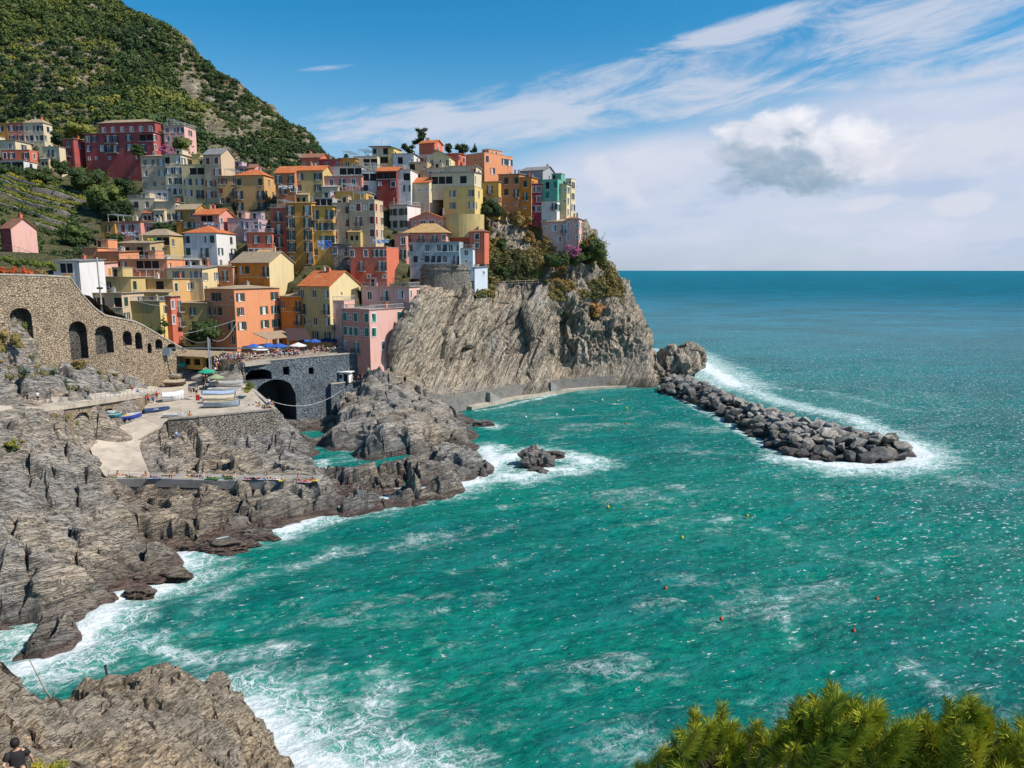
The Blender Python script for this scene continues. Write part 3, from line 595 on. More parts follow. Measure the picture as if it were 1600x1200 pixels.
TERR_ = [(166,749,4.4),(236,748,4.4),(330,751,4.3),(430,753,4.2),(495,752,4.),(505,742,4.2),(430,743,4.5),(330,741,4.6),(236,740,4.7),(162,741,4.7)]
PATH = [(-60,650,15.5),(70,637,15.),(100,634,14.6),(150,627,13.6),(200,620,12.2),(250,612,10.4),(244,601,10.9),(200,609,12.6),(150,615,14.),(95,622,15.),(60,626,15.5),(-60,632,16.2)]
def GU(px, py, Z): g = G(px, py, max(Z, 0)); return (g[0], g[1], Z)      # sea-bed points are given by where the surface above them shows
ctl = [GU(*p) for p in [
 # waterline round the shelf, then the spit, its back, the inner channel
 (40,1040,0),(95,1020,0),(130,990,0),(165,950,0),(180,925,0),(235,915,0),(265,900,0),(275,865,0),(300,852,0),(345,842,0),(400,835,0),(450,822,0),(500,806,0),(560,790,0),(610,778,0),(650,770,0),(700,764,0),(740,752,0),(768,728,0),(750,700,0),(735,690,0),
 (690,712,0),(640,722,0),(590,738,0),(540,740,0),(508,738,0),(490,698,.3),(430,686,0),(428,676,0),(500,672,0),(510,700,0),(560,707,0),(640,712,0),(700,705,0),(735,693,0),(745,668,0),(740,655,0),(700,645,0),(660,628,.5),
 # outside, under water
 (60,1080,-3),(150,1010,-3),(210,960,-3),(300,905,-3),(330,870,-2),(420,860,-3),(520,830,-3),(620,800,-3),(720,785,-3),(790,745,-3),(800,700,-3),(780,670,-3),(770,640,-3),(560,724,-3),(530,722,-3),(510,716,-2.5),(585,722,-3),(605,716,-2),(450,682,-2.5),(478,682,-2.5),(440,676,-2),(495,700,-1.5),(760,900,-4),(600,1000,-4),(400,1100,-4),(300,1000,-4),
 # spit crest
 (700,694,4.2),(730,702,3.),(650,710,3.4),(610,728,3.6),(560,745,4.5),(520,755,3.6),(640,745,3.5),(700,735,3.5),(560,770,2.5),(740,715,3),(755,735,1.4),
 # shelf in front of the terrace, and left cliffs
 (480,775,2.4),(420,775,3),(400,800,1.8),(330,790,3.2),(300,820,2.4),(250,790,3.6),(240,850,2.6),(180,790,4),(170,850,3.2),(130,900,3.2),(100,850,4.6),(60,900,4.2),(100,960,2.6),(60,985,2.4),(150,760,4.4),(100,780,6.5),(50,800,7.5),(0,840,7),(0,900,5),(0,780,9.5),
 (120,720,7.5),(120,698,8.),(60,730,10.5),(0,720,12),(0,680,13.4),(60,690,12),(98,676,9.6),(60,650,14.6),(0,655,15),(-120,700,14),(-120,850,9),(-120,1000,3),(-60,950,4),(10,960,1.5),(0,990,0),(20,1010,-1.5),(-60,1040,-2),(-150,1080,0),
 # rocks between slipway and channel
 (260,690,6.2),(250,715,5.6),(300,700,4.6),(300,730,4.4),(350,690,4.6),(360,715,4.6),(400,735,4.6),(430,700,2.8),(470,690,2.4),(485,712,2.8),(460,735,3.6),(500,742,2.),(310,665,6.),(400,668,4.4),(270,665,6.4),(427,668,1.),
 # round rock
 (620,614,7.6),(590,624,6.8),(650,626,6.4),(560,642,5.4),(610,650,6.2),(660,650,5.4),(700,655,4.6),(715,675,3),(530,665,4.4),(515,680,2.4),(560,690,2.6),(640,690,2.6),(600,670,5.4),(690,690,1.6),(550,618,6.4),(530,632,5.5),
 # under the bridge and landing by the cliff
 (430,650,1.5),(480,655,2.2),(500,630,3.5),(540,604,7.6),(580,596,8.6),(575,576,12.5),(620,604,6.),(594,572,13.4),(640,604,4.5),(560,600,8.2),(590,606,8.),(640,606,4.5),(690,622,2.),(730,630,1.),(740,640,-1.5),(780,630,-3),
 # slope under the great wall
 (240,600,11.4),(170,603,14.6),(110,600,16.8),(60,600,17.4),(0,620,16.6),(30,560,20),(0,540,23),(70,560,19),(90,590,17.2),(-120,560,24),(0,480,28),(-120,640,17)]]
polys = {k: [G(*p) for p in v] for k, v in dict(slip=SLIP, plaza=PLAZA, ramp=RAMP, piaz=PIAZ, terr=TERR_, path=PATH).items()}
for v in polys.values(): ctl += v
ctl += [(-80, 122, 22), (-75, 140, 17), (-69, 155, 15), (-110, 110, 26), (-24, 186, 6), (-26, 180, 12)]
cz = rbf([c[:2] for c in ctl], [c[2] for c in ctl], .15)
st = .27
gx, gy = np.meshgrid(np.arange(-112, -2, st), np.arange(50, 196, st), indexing='ij'); sh_ = gx.shape
XY = np.c_[gx.ravel(), gy.ravel()]; Z = cz(XY)
polys_land = [G(*p) for p in [(512,604,8.4),(582,600,8.4),(604,592,8.6),(570,584,8.6),(515,590,8.5)]]
flat = np.zeros(len(XY), bool)
for v in list(polys.values())+[polys_land]: flat |= inpoly(XY[:, 0], XY[:, 1], v)
fm_ = flat.reshape(sh_).astype(float)
for _ in range(3):
    for ax_ in (0, 1):
        cs = np.cumsum(np.pad(fm_, [(5, 4) if a == ax_ else (0, 0) for a in (0, 1)], mode='edge'), axis=ax_); cs = np.concatenate([np.zeros_like(np.take(cs, [0], ax_)), cs], ax_); n_ = fm_.shape[ax_]; fm_ = (np.take(cs, np.arange(9, 9+n_), ax_)-np.take(cs, np.arange(0, n_), ax_))/9
nearf = 1-np.clip(fm_.ravel()*1.5, 0, .92)
q = np.c_[XY, Z]; wob = fbm(q*.09, 3, 13)*1.5
# tilted beds: steps along the bed normal
bn = np.array([-.35, .42, .84]); bb = q@bn
f1, f2, ci = worley(np.stack([XY[:, 0]*.16+wob*.3, XY[:, 1]*.16, Z*.25], 1), 35); g1, g2, cj = worley(np.stack([XY[:, 0]*.5+wob*.4, XY[:, 1]*.34, Z*.5], 1), 41)
lay = ridged(np.stack([(XY[:, 0]*.35+XY[:, 1]*.9)*.30+wob*.3, (XY[:, 0]*.9-XY[:, 1]*.35)*.07, Z*.2], 1), 4, 61, .6)
big = (ci-.5)*2.-np.clip(.13-(f2-f1), 0, 1)*12; dipc = np.stack([(XY[:, 0]*.42+XY[:, 1]*.9)*.55+wob*.5+Z*.5, (XY[:, 0]*.9-XY[:, 1]*.42)*.08, Z*.2], 1)
disp = big*(1+.5*(Z > 2))+(cj-.5)*.45-np.clip(.07-(g2-g1), 0, 1)*2+lay*.34+ridged(dipc, 4, 66, .62)*.30+fbm(q*.13, 5, 71)*1.1+fbm(q*.9, 4, 73)*.16
disp -= .62
cr_ = np.array(G(615,655,5)[:2]); rr_ = np.hypot(XY[:, 0]-cr_[0], XY[:, 1]-cr_[1]); disp *= nearf*(1-.62*np.exp(-(rr_/17)**4))
Zs = Z+disp*np.clip((Z+.5)/2.6, 0, 1)*np.where(flat, 0, 1)
Zs = np.where(flat, Z-.5, Zs)
# vertical drop behind the stone wall of the boat terrace and behind the lower arched wall
low1 = inpoly(XY[:, 0], XY[:, 1], [G(262,655,8.8), G(310,651,9.1), G(425,640,9.6), P(432,690,127), P(300,720,123), G(250,690,6.2)][:6]) & ~flat
Zs = np.where(low1, np.minimum(Zs, 5.5), Zs)
low2 = inpoly(XY[:, 0], XY[:, 1], [G(94,634.5,14.6)[:2], G(250,613,10.4)[:2], G(232,636,9.2)[:2], G(215,654,8.6)[:2], G(142,718,6.8)[:2], G(108,716,7.6)[:2], G(94,690,8.6)[:2]]) & ~flat
Zs = np.where(low2, np.minimum(Zs, 7.5), Zs)
brk = inpoly(XY[:, 0], XY[:, 1], [P(372,567,149)[:2], P(377,567,151.3)[:2], P(502,553,163.3)[:2], P(562,546,169.3)[:2], G(548,628,5)[:2], G(520,660,2)[:2], G(505,690,0)[:2], G(430,688,0)[:2], G(421,641,9.7)[:2], G(380,600,11)[:2]]) & ~flat
Zs = np.where(brk, np.minimum(Zs, 2.2+fbm(np.c_[XY*.3, XY[:, 0]*0], 3, 9)*1.2-.05*(165-XY[:, 1])), Zs)
_a, _b = np.array(P(377,567,151)[:2]), np.array(P(562,546,169)[:2]); _u = (_b-_a)/np.linalg.norm(_b-_a); _n = np.array([_u[1], -_u[0]])
tun = inpoly(XY[:, 0], XY[:, 1], [_a+_n*2.5+_u*.3, _b+_n*2.5, _b-_n*9, _a-_n*9.4+_u*.3]); Zs = np.where(tun, np.minimum(Zs, 1.6), Zs)
lat = np.stack([fbm(q*.5+31, 3, 81), fbm(q*.5+57, 3, 82)], 1)*.55*np.where(flat, 0, 1)[:, None]*np.clip((Z+1)/2, 0, 1)[:, None]
CZ = Zs.reshape(sh_)
def coastz(x, y):
    i = min(max(int(round((x+112)/st)), 0), sh_[0]-1); j = min(max(int(round((y-50)/st)), 0), sh_[1]-1); return float(CZ[i, j])
far = inpoly(XY[:, 0], XY[:, 1], [(-120, 40), (0, 40), (0, 190), (-24, 186), (-28, 176), (-44, 170), (-66, 166), (-70, 158), (-120, 150)]); Fc = gridfaces(*sh_)
ok = far[Fc].all(1) & (Zs[Fc].max(1) > -2.5); Fc = Fc[ok]
SHELF = rockmat('shore_rock', (.56, .445, .32), (.40, .37, .335), (.12, .108, .095), (.5, .42, .3), .9, wet=True, moss=.10, tansc=.035, tanlo=.42)
tag(link('rocky_shore', npmesh('rocky_shore', np.c_[XY+lat, Zs], Fc, SHELF, smooth=False)), kind='structure')
SH_XY, SH_Z = XY, Zs

# ------------------------------------------------------------------ near rock at the bottom left
ctl = [G(*p) for p in [(0,1200,20.5),(-100,1150,22),(-100,1300,24),(0,1330,23),(150,1200,17),(150,1300,19),(300,1200,14.5),(300,1300,16),(420,1200,10),(440,1300,11),(0,1100,18.5),(150,1100,15),(300,1120,12.6),(0,1050,17),(60,1044,16),(130,1052,14.5),(180,1068,13),
  (225,1062,12.6),(240,1062,13.2),(265,1100,11),(300,1085,11.6),(338,1070,12),(350,1105,10),(398,1165,8.4),(432,1200,7.4),(-100,1050,18),(-200,1060,20),(-200,1200,24),(200,1130,14)]]
ed = [(-200,1055,20),(-100,1045,18),(0,1042,16.6),(60,1037,15.7),(130,1046,14.2),(180,1060,12.7),(240,1054,13),(262,1092,10.6),(300,1078,11.4),(338,1062,11.8),(352,1098,9.6),(400,1158,8),(440,1205,6.6),(470,1300,5)]
for p in ed:
    x, y, z = G(*p); c = Vector((x+30, y-8, 0)); dr = Vector((x, y, 0))-Vector((-27, -12, 0)); dr.normalize()
    ctl.append((x+dr.x*3.4, y+dr.y*3.4, z-5)); ctl.append((x+dr.x*7.5, y+dr.y*7.5, -2.5)); ctl.append((x+dr.x*12, y+dr.y*12, -4))
nz_ = rbf([c[:2] for c in ctl], [c[2] for c in ctl], -.35)
gx, gy = np.meshgrid(np.arange(-46, 2, .115), np.arange(10, 56, .115), indexing='ij'); sh2 = gx.shape
XY2 = np.c_[gx.ravel(), gy.ravel()]; Z2 = nz_(XY2); Z2 += 1.1*np.clip((Z2-4)/4, 0, 1)*np.clip((XY2[:, 1]-22)/7, 0, 1); q = np.c_[XY2, Z2]; wob = fbm(q*.2, 3, 13)
f1, f2, ci = worley(np.stack([XY2[:, 0]*.38+wob*.3, XY2[:, 1]*.38, Z2*.3], 1), 135); g1, g2, cj = worley(np.stack([XY2[:, 0]*1.1+wob*.5, XY2[:, 1]*.9, Z2*.9], 1), 141)
lay = ridged(np.stack([(XY2[:, 0]*.6+XY2[:, 1]*.8)*.7+wob*.4, (XY2[:, 0]*.8-XY2[:, 1]*.6)*.14, Z2*.3], 1), 4, 161, .6)
Z2s = Z2+(-.25+(ci-.5)*.55+(cj-.5)*.32-np.clip(.09-(f2-f1), 0, 1)*5-np.clip(.09-(g2-g1), 0, 1)*1.6+lay*.15+fbm(q*.5, 5, 171)*.25+ridged(q*2.2, 3, 172)*.06)*np.clip((Z2+1)/3, 0, 1)
lat = np.stack([fbm(q*.9+31, 4, 181), fbm(q*.9+57, 4, 182)], 1)*.4
_NZ = Z2s.reshape(sh2)
def nearz(x, y):
    i = min(max(int(round((x+46)/.115)), 0), sh2[0]-1); j = min(max(int(round((y-10)/.115)), 0), sh2[1]-1); return float(_NZ[i, j])
Fc = gridfaces(*sh2); Fc = Fc[Z2s[Fc].max(1) > -2.5]
NEAR = rockmat('near_rock', (.52, .40, .27), (.38, .32, .25), (.15, .12, .09), (.5, .9, .3), 2.2, wet=True, moss=.12, tansc=.16, tanlo=.4)
tag(link('near_rock_outcrop', npmesh('near_rock_outcrop', np.c_[XY2+lat, Z2s], Fc, NEAR, smooth=False)), kind='structure')
# ------------------------------------------------------------------ the sea
shore = [(40,1045),(70,1030),(100,1022),(130,995),(165,955),(178,930),(200,925),(235,918),(268,900),(278,868),(300,855),(345,845),(400,838),(450,824),(500,808),(560,792),(610,780),(650,772),(700,766),(740,755),(770,730),(760,700)]
near_ed = [(470,1215),(445,1200),(405,1160),(375,1128),(352,1095),(300,1085),(262,1090)]
def line(pts, z=0., step=1.2):
    W3 = [np.array(G(p[0], p[1], z)[:2]) for p in pts]; out = []
    for a, b in zip(W3, W3[1:]):
        n = max(1, int(np.linalg.norm(b-a)/step))
        for k in range(n): out.append(a+(b-a)*k/n)
    return out+[W3[-1]]
src = []   # (x, y, reach in metres, strength)
def addsrc(pts, reach, s, step=1.2):
    for p in line(pts, 0, step): src.append((p[0], p[1], reach, s))
addsrc(shore[:11], 4.2, 1.15); addsrc(shore[10:16], 3.2, 1.1); addsrc(shore[15:], 3.8, 1.15)
addsrc([(620,1230),(520,1215),(455,1190),(420,1150),(380,1110)], 4.6, 1.2)
addsrc([(590,1200),(560,1130),(600,1070)], 3.6, .55); addsrc([(200,1000),(330,1040),(430,1020)], 3.4, .5); addsrc([(300,960),(400,900),(520,860)], 3.6, .42)
addsrc([(760,725),(800,712),(850,708),(900,715),(920,722)], 4.2, 1.1); addsrc([(780,745),(810,750),(850,735),(890,735)], 3.6, 1.1); addsrc([(745,660),(770,668)], 2.2, 1.1)
addsrc([(1045,614),(1120,652),(1200,698),(1245,717)], 1.6, .85); addsrc([(1245,717),(1300,728),(1370,728),(1425,722),(1440,712),(1420,695)], 5, 1.25)
addsrc([(1400,680),(1330,655),(1260,640),(1200,622),(1150,602)], 4.5, .85); addsrc([(1150,602),(1120,585),(1085,560),(1060,548),(1030,540),(1010,535)], 9, 1.1)
addsrc([(1020,545),(1000,520)], 8, .9); addsrc([(745,643),(800,632),(880,612),(940,606),(1000,602),(1030,603)], 1.1, .8)
addsrc([(500,735),(505,720)], 1.5, .8); addsrc([(0,990),(25,1000)], 3, .9)
addsrc([(1120,600),(1200,606),(1290,612),(1420,640)], 4, .42, 3.); addsrc([(1190,820),(1250,850),(1330,870),(1400,890)], 2.6, .36)
addsrc([(1225,930),(1230,980),(1245,1000)], 1.1, .5); addsrc([(1420,1040),(1460,1070),(1480,1090)], 1.3, .5); addsrc([(830,855),(870,860)], 1., .4)
src = np.array(src)
na, nr = 900, 760
th = np.linspace(math.radians(-52), math.radians(52), na); it = np.linspace(1/26., 1/45000., nr); rr = 1/it
Rg, Tg = np.meshgrid(rr, th, indexing='xy'); X = (Rg*np.sin(Tg)).ravel(); Yv = (Rg*np.cos(Tg)).ravel()
foam = np.zeros(len(X)); near = np.where((np.hypot(X, Yv) < 330))[0]
for k in range(0, len(near), 8000):
    ix = near[k:k+8000]; d = np.hypot(X[ix][:, None]-src[None, :, 0], Yv[ix][:, None]-src[None, :, 1])
    foam[ix] = (src[:, 3]*np.exp(-(d/src[:, 2]))).max(1)
Q = np.c_[X, Yv, X*0]
fd = np.clip(1-np.hypot(X, Yv)/420, 0, 1)**.7
r1 = X*.93+Yv*.36; r2 = -X*.36+Yv*.93           # crests run obliquely towards the shore
zz = (vn(np.c_[r1*.045, r2*.14, X*0], 1)*.50+vn(np.c_[r1*.13, r2*.34, X*0+3], 2)*.34+vn(np.c_[r1*.34, r2*.8, X*0+5], 3)*.17+vn(np.c_[X*.9, Yv*1.1, X*0], 4)*.05)*fd
m, t = newmat('sea_water'); p = wpos(t); sp = t.n('SeparateXYZ', {0: p}); dist = t.n('VectorMath', {0: p}, operation='LENGTH').outputs['Value']
big = t.n('TexNoise', {'Vector': t.n('Mapping', {'Vector': p, 'Scale': (.012, .02, 1)}).outputs[0], 'Scale': 1., 'Detail': 4.}).outputs[0]
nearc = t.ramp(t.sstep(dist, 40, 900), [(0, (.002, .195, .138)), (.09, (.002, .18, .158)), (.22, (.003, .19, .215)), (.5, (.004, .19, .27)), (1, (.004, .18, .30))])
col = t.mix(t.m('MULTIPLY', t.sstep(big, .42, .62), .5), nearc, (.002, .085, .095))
def rot(sx_, sy_, off=0, ang_=-.37):
    r = t.n('Mapping', {'Vector': p, 'Rotation': (0, 0, ang_), 'Location': (off, off, 0)}).outputs[0]
    return t.n('Mapping', {'Vector': r, 'Scale': (sx_, sy_, 1)}).outputs[0]
w1 = t.n('TexNoise', {'Vector': rot(.10, .34), 'Scale': 1., 'Detail': 6., 'Roughness': .62, 'Distortion': .3}).outputs[0]
w2 = t.n('TexNoise', {'Vector': rot(.7, 1.5, 7), 'Scale': 1., 'Detail': 7., 'Roughness': .65}).outputs[0]
w3 = t.n('TexNoise', {'Vector': rot(.025, .10, 3, -.1), 'Scale': 1., 'Detail': 8., 'Roughness': .65}).outputs[0]
col = t.mix(t.m('MULTIPLY', t.m('MULTIPLY', t.sstep(w3, .44, .60), t.sstep(dist, 120, 500)), .5), col, (.001, .055, .10)); col = t.mix(t.m('MULTIPLY', t.m('MULTIPLY', t.sstep(w3, .58, .70), t.sstep(dist, 250, 900)), .35), col, (.05, .24, .30))  # light and dark streaks of far wave shading painted into the water colour
col = t.mix(t.m('MULTIPLY', t.sstep(w2, .54, .38), .6), col, (.001, .065, .075))  # ripple shading painted in: troughs darker here, crests lighter below
col = t.mix(t.m('MULTIPLY', t.sstep(w1, .46, .66), .5), col, (.02, .225, .21))
col = t.mix(t.m('MULTIPLY', t.sstep(w2, .56, .70), t.m('MULTIPLY', t.sstep(dist, 500, 80), .28)), col, (.05, .30, .28))
fa = t.n('Attribute', attribute_name='foam').outputs['Fac']
pn = t.n('VectorMath', {0: p, 1: t.n('VectorMath', {0: t.n('TexNoise', {'Vector': p, 'Scale': .35, 'Detail': 5., 'Roughness': .6}).outputs[1], 'Scale': 5.}, operation='SCALE').outputs[0]}, operation='ADD').outputs[0]
lace = t.n('TexVoronoi', {'Vector': t.n('Mapping', {'Vector': pn, 'Scale': (.5, .75, 0)}).outputs[0], 'Scale': 1.}, feature='DISTANCE_TO_EDGE').outputs[0]
lace2 = t.n('TexVoronoi', {'Vector': t.n('Mapping', {'Vector': pn, 'Scale': (1.6, 2.2, 0)}).outputs[0], 'Scale': 1.}, feature='DISTANCE_TO_EDGE').outputs[0]
fn = t.n('TexNoise', {'Vector': rot(.28, .5, 2), 'Scale': 1., 'Detail': 9., 'Roughness': .68}).outputs[0]
ll = t.m('MAXIMUM', t.sstep(lace, .14, .0), t.m('MULTIPLY', t.sstep(lace2, .16, 0.), .7))
base_ = t.m('ADD', fa, t.m('MULTIPLY', t.m('SUBTRACT', fn, .5), 1.1))
solid = t.sstep(base_, .62, .92)
lacy = t.m('MULTIPLY', t.sstep(base_, .22, .55), ll)
fz = t.n('TexNoise', {'Vector': rot(1.1, 2.4, 12), 'Scale': 1., 'Detail': 6., 'Roughness': .7}).outputs[0]
glint = t.n('TexNoise', {'Vector': rot(1.15, 2.7, 21), 'Scale': 1., 'Detail': 4., 'Roughness': .6}).outputs[0]; rightw = t.sstep(t.m('SUBTRACT', sp.outputs[0], t.m('MULTIPLY', sp.outputs[1], .12)), -5., 60.)
caps = t.m('MULTIPLY', t.m('MAXIMUM', t.m('MULTIPLY', t.sstep(fz, .645, .70), t.sstep(w1, .44, .58)), t.m('MULTIPLY', t.sstep(t.m('ADD', glint, t.m('MULTIPLY', rightw, .06)), .64, .69), t.sstep(w2, .43, .56))), t.sstep(dist, 650, 150))  # whitecaps, plus sun glints painted as white specks, denser to the right
fc_ = t.n('TexNoise', {'Vector': rot(.22, .95, 41, -.12), 'Scale': 1., 'Detail': 5., 'Roughness': .65}).outputs[0]; caps = t.m('MAXIMUM', caps, t.m('MULTIPLY', t.sstep(fc_, .66, .72), t.m('MULTIPLY', t.sstep(dist, 120, 220), t.sstep(dist, 1600, 300))))
fp = t.n('TexNoise', {'Vector': rot(.045, .085, 31), 'Scale': 1., 'Detail': 5., 'Roughness': .6}).outputs[0]
drift = t.m('MULTIPLY', t.m('MULTIPLY', t.sstep(t.m('ADD', fp, t.m('MULTIPLY', t.m('SUBTRACT', fn, .5), .5)), .53, .74), ll), t.m('MULTIPLY', t.sstep(dist, 330, 100), .6))
milk = t.m('MULTIPLY', t.sstep(t.m('ADD', fa, t.m('MULTIPLY', t.m('SUBTRACT', fn, .5), .5)), .12, .7), .55)
col = t.mix(milk, col, (.16, .50, .42))
foam_glint = t.m('MAXIMUM', t.m('MAXIMUM', solid, t.m('MULTIPLY', lacy, .9)), t.m('MAXIMUM', t.m('MULTIPLY', caps, 1.), drift))
foam_glint = t.m('MULTIPLY', foam_glint, t.m('MULTIPLY_ADD', t.sstep(fz, .3, .6), .35, .65))
col = t.mix(foam_glint, col, (.80, .83, .83))
hh = t.m('ADD', t.m('ADD', t.m('MULTIPLY', w1, 1.), t.m('MULTIPLY', w2, .85)), t.m('MULTIPLY', w3, t.m('MULTIPLY', t.sstep(dist, 150, 1500), 4.)))
hh = t.m('ADD', hh, t.m('MULTIPLY', foam_glint, .15))
bp = t.n('Bump', {'Height': hh, 'Strength': 1., 'Distance': t.m('MULTIPLY_ADD', t.sstep(dist, 100, 2000), 1.2, .75)}).outputs[0]
finish(t, col, t.m('ADD', t.m('MULTIPLY_ADD', foam_glint, .6, .11), t.m('MULTIPLY', t.sstep(dist, 150, 1500), .35)), bp, t.m('SUBTRACT', .34, t.m('MULTIPLY', t.sstep(dist, 50, 300), .30)), IOR=1.12)
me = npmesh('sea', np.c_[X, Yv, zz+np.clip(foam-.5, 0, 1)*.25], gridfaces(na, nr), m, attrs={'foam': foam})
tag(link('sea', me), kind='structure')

# ------------------------------------------------------------------ concrete ground slabs
def slab(name, pts, mat, th_=.5, up=.05, seg=False):
    c = np.mean(np.array(pts), 0); mb = MB(); n = len(pts)
    me = bpy.data.meshes.new(name); bm = bmesh.new(); vs = [bm.verts.new((p[0], p[1], p[2]+up)) for p in pts]; f = bm.faces.new(vs)
    bmesh.ops.triangulate(bm, faces=[f]); 
    lo = [bm.verts.new((p[0], p[1], p[2]+up-th_)) for p in pts]
    for i in range(n): bm.faces.new((vs[i], lo[i], lo[(i+1) % n], vs[(i+1) % n]))
    bmesh.ops.recalc_face_normals(bm, faces=bm.faces); bm.to_mesh(me); bm.free(); me.materials.append(mat); return tag(link(name, me), kind='structure')
PAVE = concrete('piazza_paving', (.36, .31, .26), .3)
slab('slipway', polys['slip'], CONC); slab('boat_terrace', polys['plaza'], CONC, up=.06); slab('crowd_ramp', polys['ramp'], PAVE, up=.08); slab('piazza', polys['piaz'], PAVE, .9)
slab('bathing_terrace', polys['terr'], CONCG, 1.2, up=.03); slab('coast_path', polys['path'], CONC, .6)
# drainage grooves cast into the slipway
for i, (x0, y0, x1, y1, z) in enumerate([(170,700,190,702,5.9),(168,707,190,706,5.6),(168,716,184,714,5.3),(172,723,192,722,5.1),(178,733,200,731,4.75),(184,690,204,693,6.3)]):
    a = Vector(G(x0, y0, z)); b = Vector(G(x1, y1, z)); mb = MB(); mb.tube(a+Vector((0, 0, .1)), b+Vector((0, 0, .1)), .09, n=4)
    o = mb.build('timber_skid', plain('wet_timber', (.06, .05, .04))); tag(o, 'dark timber skid set across the pale slipway', 'skid', 'timber skids across the slipway')

# ------------------------------------------------------------------ breakwater
nearw = [np.array(G(*p)) for p in [(1030,612,0),(1080,630,0),(1130,655,0),(1200,697,0),(1245,714,0),(1340,723,0),(1410,720,0)]]
farw = [np.array(G(*p)) for p in [(1075,588,2),(1120,603,2.6),(1180,625,3),(1250,646,3),(1310,656,3),(1370,675,2.4),(1415,706,.6)]]
nearL = catmull(np.array(nearw), 12); farL = catmull(np.array(farw), 12)
cw = MB(); rings = []
for a, b in zip(nearL, farL):
    r = []
    for k in range(9):
        s_ = k/8; r.append((a[0]+(b[0]-a[0])*s_*1.2, a[1]+(b[1]-a[1])*s_*1.2, -1+3.0*math.sin(math.pi*min(1, s_*.95+.05))))
    rings.append(r)
cv = np.array(rings); co_ = npmesh('breakwater_core', cv.reshape(-1, 3), gridfaces(cv.shape[0], 9), rockmat('core_rock', (.20, .18, .15), (.15, .14, .125), (.06, .055, .05), (0, 0, 0), 1.))
tag(link('breakwater_core', co_), kind='structure')
BLD = [rockmat('boulder_'+n_, a_, b_, c_, (.4, .7, .2), 1.3, wet=True, tanlo=lo) for n_, a_, b_, c_, lo in (('grey', (.52, .46, .37), (.42, .395, .36), (.18, .165, .145), .5), ('pale', (.62, .55, .44), (.52, .49, .45), (.26, .235, .2), .4), ('dark', (.32, .29, .24), (.25, .24, .22), (.11, .10, .09), .5))]
rb = random.Random(4)
def boulder_mesh(seed):
    r = random.Random(seed); bm = bmesh.new()
    for k in range(17):
        v = Vector((r.gauss(0, 1), r.gauss(0, 1), r.gauss(0, 1))).normalized(); s_ = r.uniform(.8, 1.1); bm.verts.new((v.x*s_, v.y*s_*.85, v.z*s_*.72))
    g = bmesh.ops.convex_hull(bm, input=bm.verts); bmesh.ops.delete(bm, geom=list({e for e in g['geom_interior']+g['geom_unused'] if isinstance(e, bmesh.types.BMVert)}), context='VERTS'); bmesh.ops.delete(bm, geom=[v for v in bm.verts if not v.link_faces], context='VERTS')
    bmesh.ops.bevel(bm, geom=bm.edges[:], offset=.035, segments=1, affect='EDGES'); bmesh.ops.subdivide_edges(bm, edges=bm.edges[:], cuts=1, use_grid_fill=True); bmesh.ops.triangulate(bm, faces=bm.faces)
    co = np.array([v.co for v in bm.verts]); ln_ = np.linalg.norm(co, axis=1); bad = ln_ > 1.12
    for v, b_, l_ in zip(bm.verts, bad, ln_):
        if b_: v.co *= 1.05/l_
    n_ = fbm(co*2+seed, 3, seed)*.06
    for v, a_ in zip(bm.verts, n_): v.co += v.co.normalized()*a_
    me = bpy.data.meshes.new('boulder'); bm.to_mesh(me); bm.free(); return me
BM = {}
for mi_, mt in enumerate(BLD):
    for s_ in range(5):
        me = boulder_mesh(s_+mi_*5+1); me.materials.append(mt); BM[mi_, s_] = me
cnt = 0; placed = []
for tries in range(9000):
    if cnt >= 292: break
    tt = rb.random()**.9; i = tt*(len(nearL)-1); k = int(i); a = nearL[k]; b = farL[k]; s_ = rb.uniform(-.02, 1.12)
    x = a[0]+(b[0]-a[0])*s_; y = a[1]+(b[1]-a[1])*s_; sz = rb.uniform(.8, 1.8)*(1+.5*tt)*(1.25 if rb.random() < .1 else 1); z = -.4+3.4*math.sin(math.pi*min(1, max(0, s_*.86+.07)))*(1 if tt < .93 else .6)+rb.uniform(-.2, .35)
    if any((x-u)**2+(y-v)**2+(z-w_)**2 < (.5*(sz+s2))**2 for u, v, w_, s2 in placed): continue
    placed.append((x, y, z, sz)); cnt += 1
    mi_ = 1 if (tt > .3 and s_ > .15 and rb.random() < .55) or rb.random() < .08 else (2 if (s_ < .12 or s_ > .9 or rb.random() < .22) else 0)
    o = link('boulder', BM[mi_, rb.randrange(5)], None, (x, y, z)); o.rotation_euler = (rb.uniform(-.5, .5), rb.uniform(-.5, .5), rb.uniform(0, 6.28)); o.scale = (sz*rb.uniform(.85, 1.25), sz*rb.uniform(.8, 1.1), sz*rb.uniform(.7, 1.))
    lab = ('pale', 'mid-grey', 'dark')[{1: 0, 0: 1, 2: 2}[mi_]]; pos = 'the seaward tip' if tt > .72 else ('the middle' if tt > .35 else 'the landward end')
    tag(o, f'{lab} angular boulder piled near {pos} of the breakwater', 'boulder', f'{lab} boulders near {pos} of the breakwater')
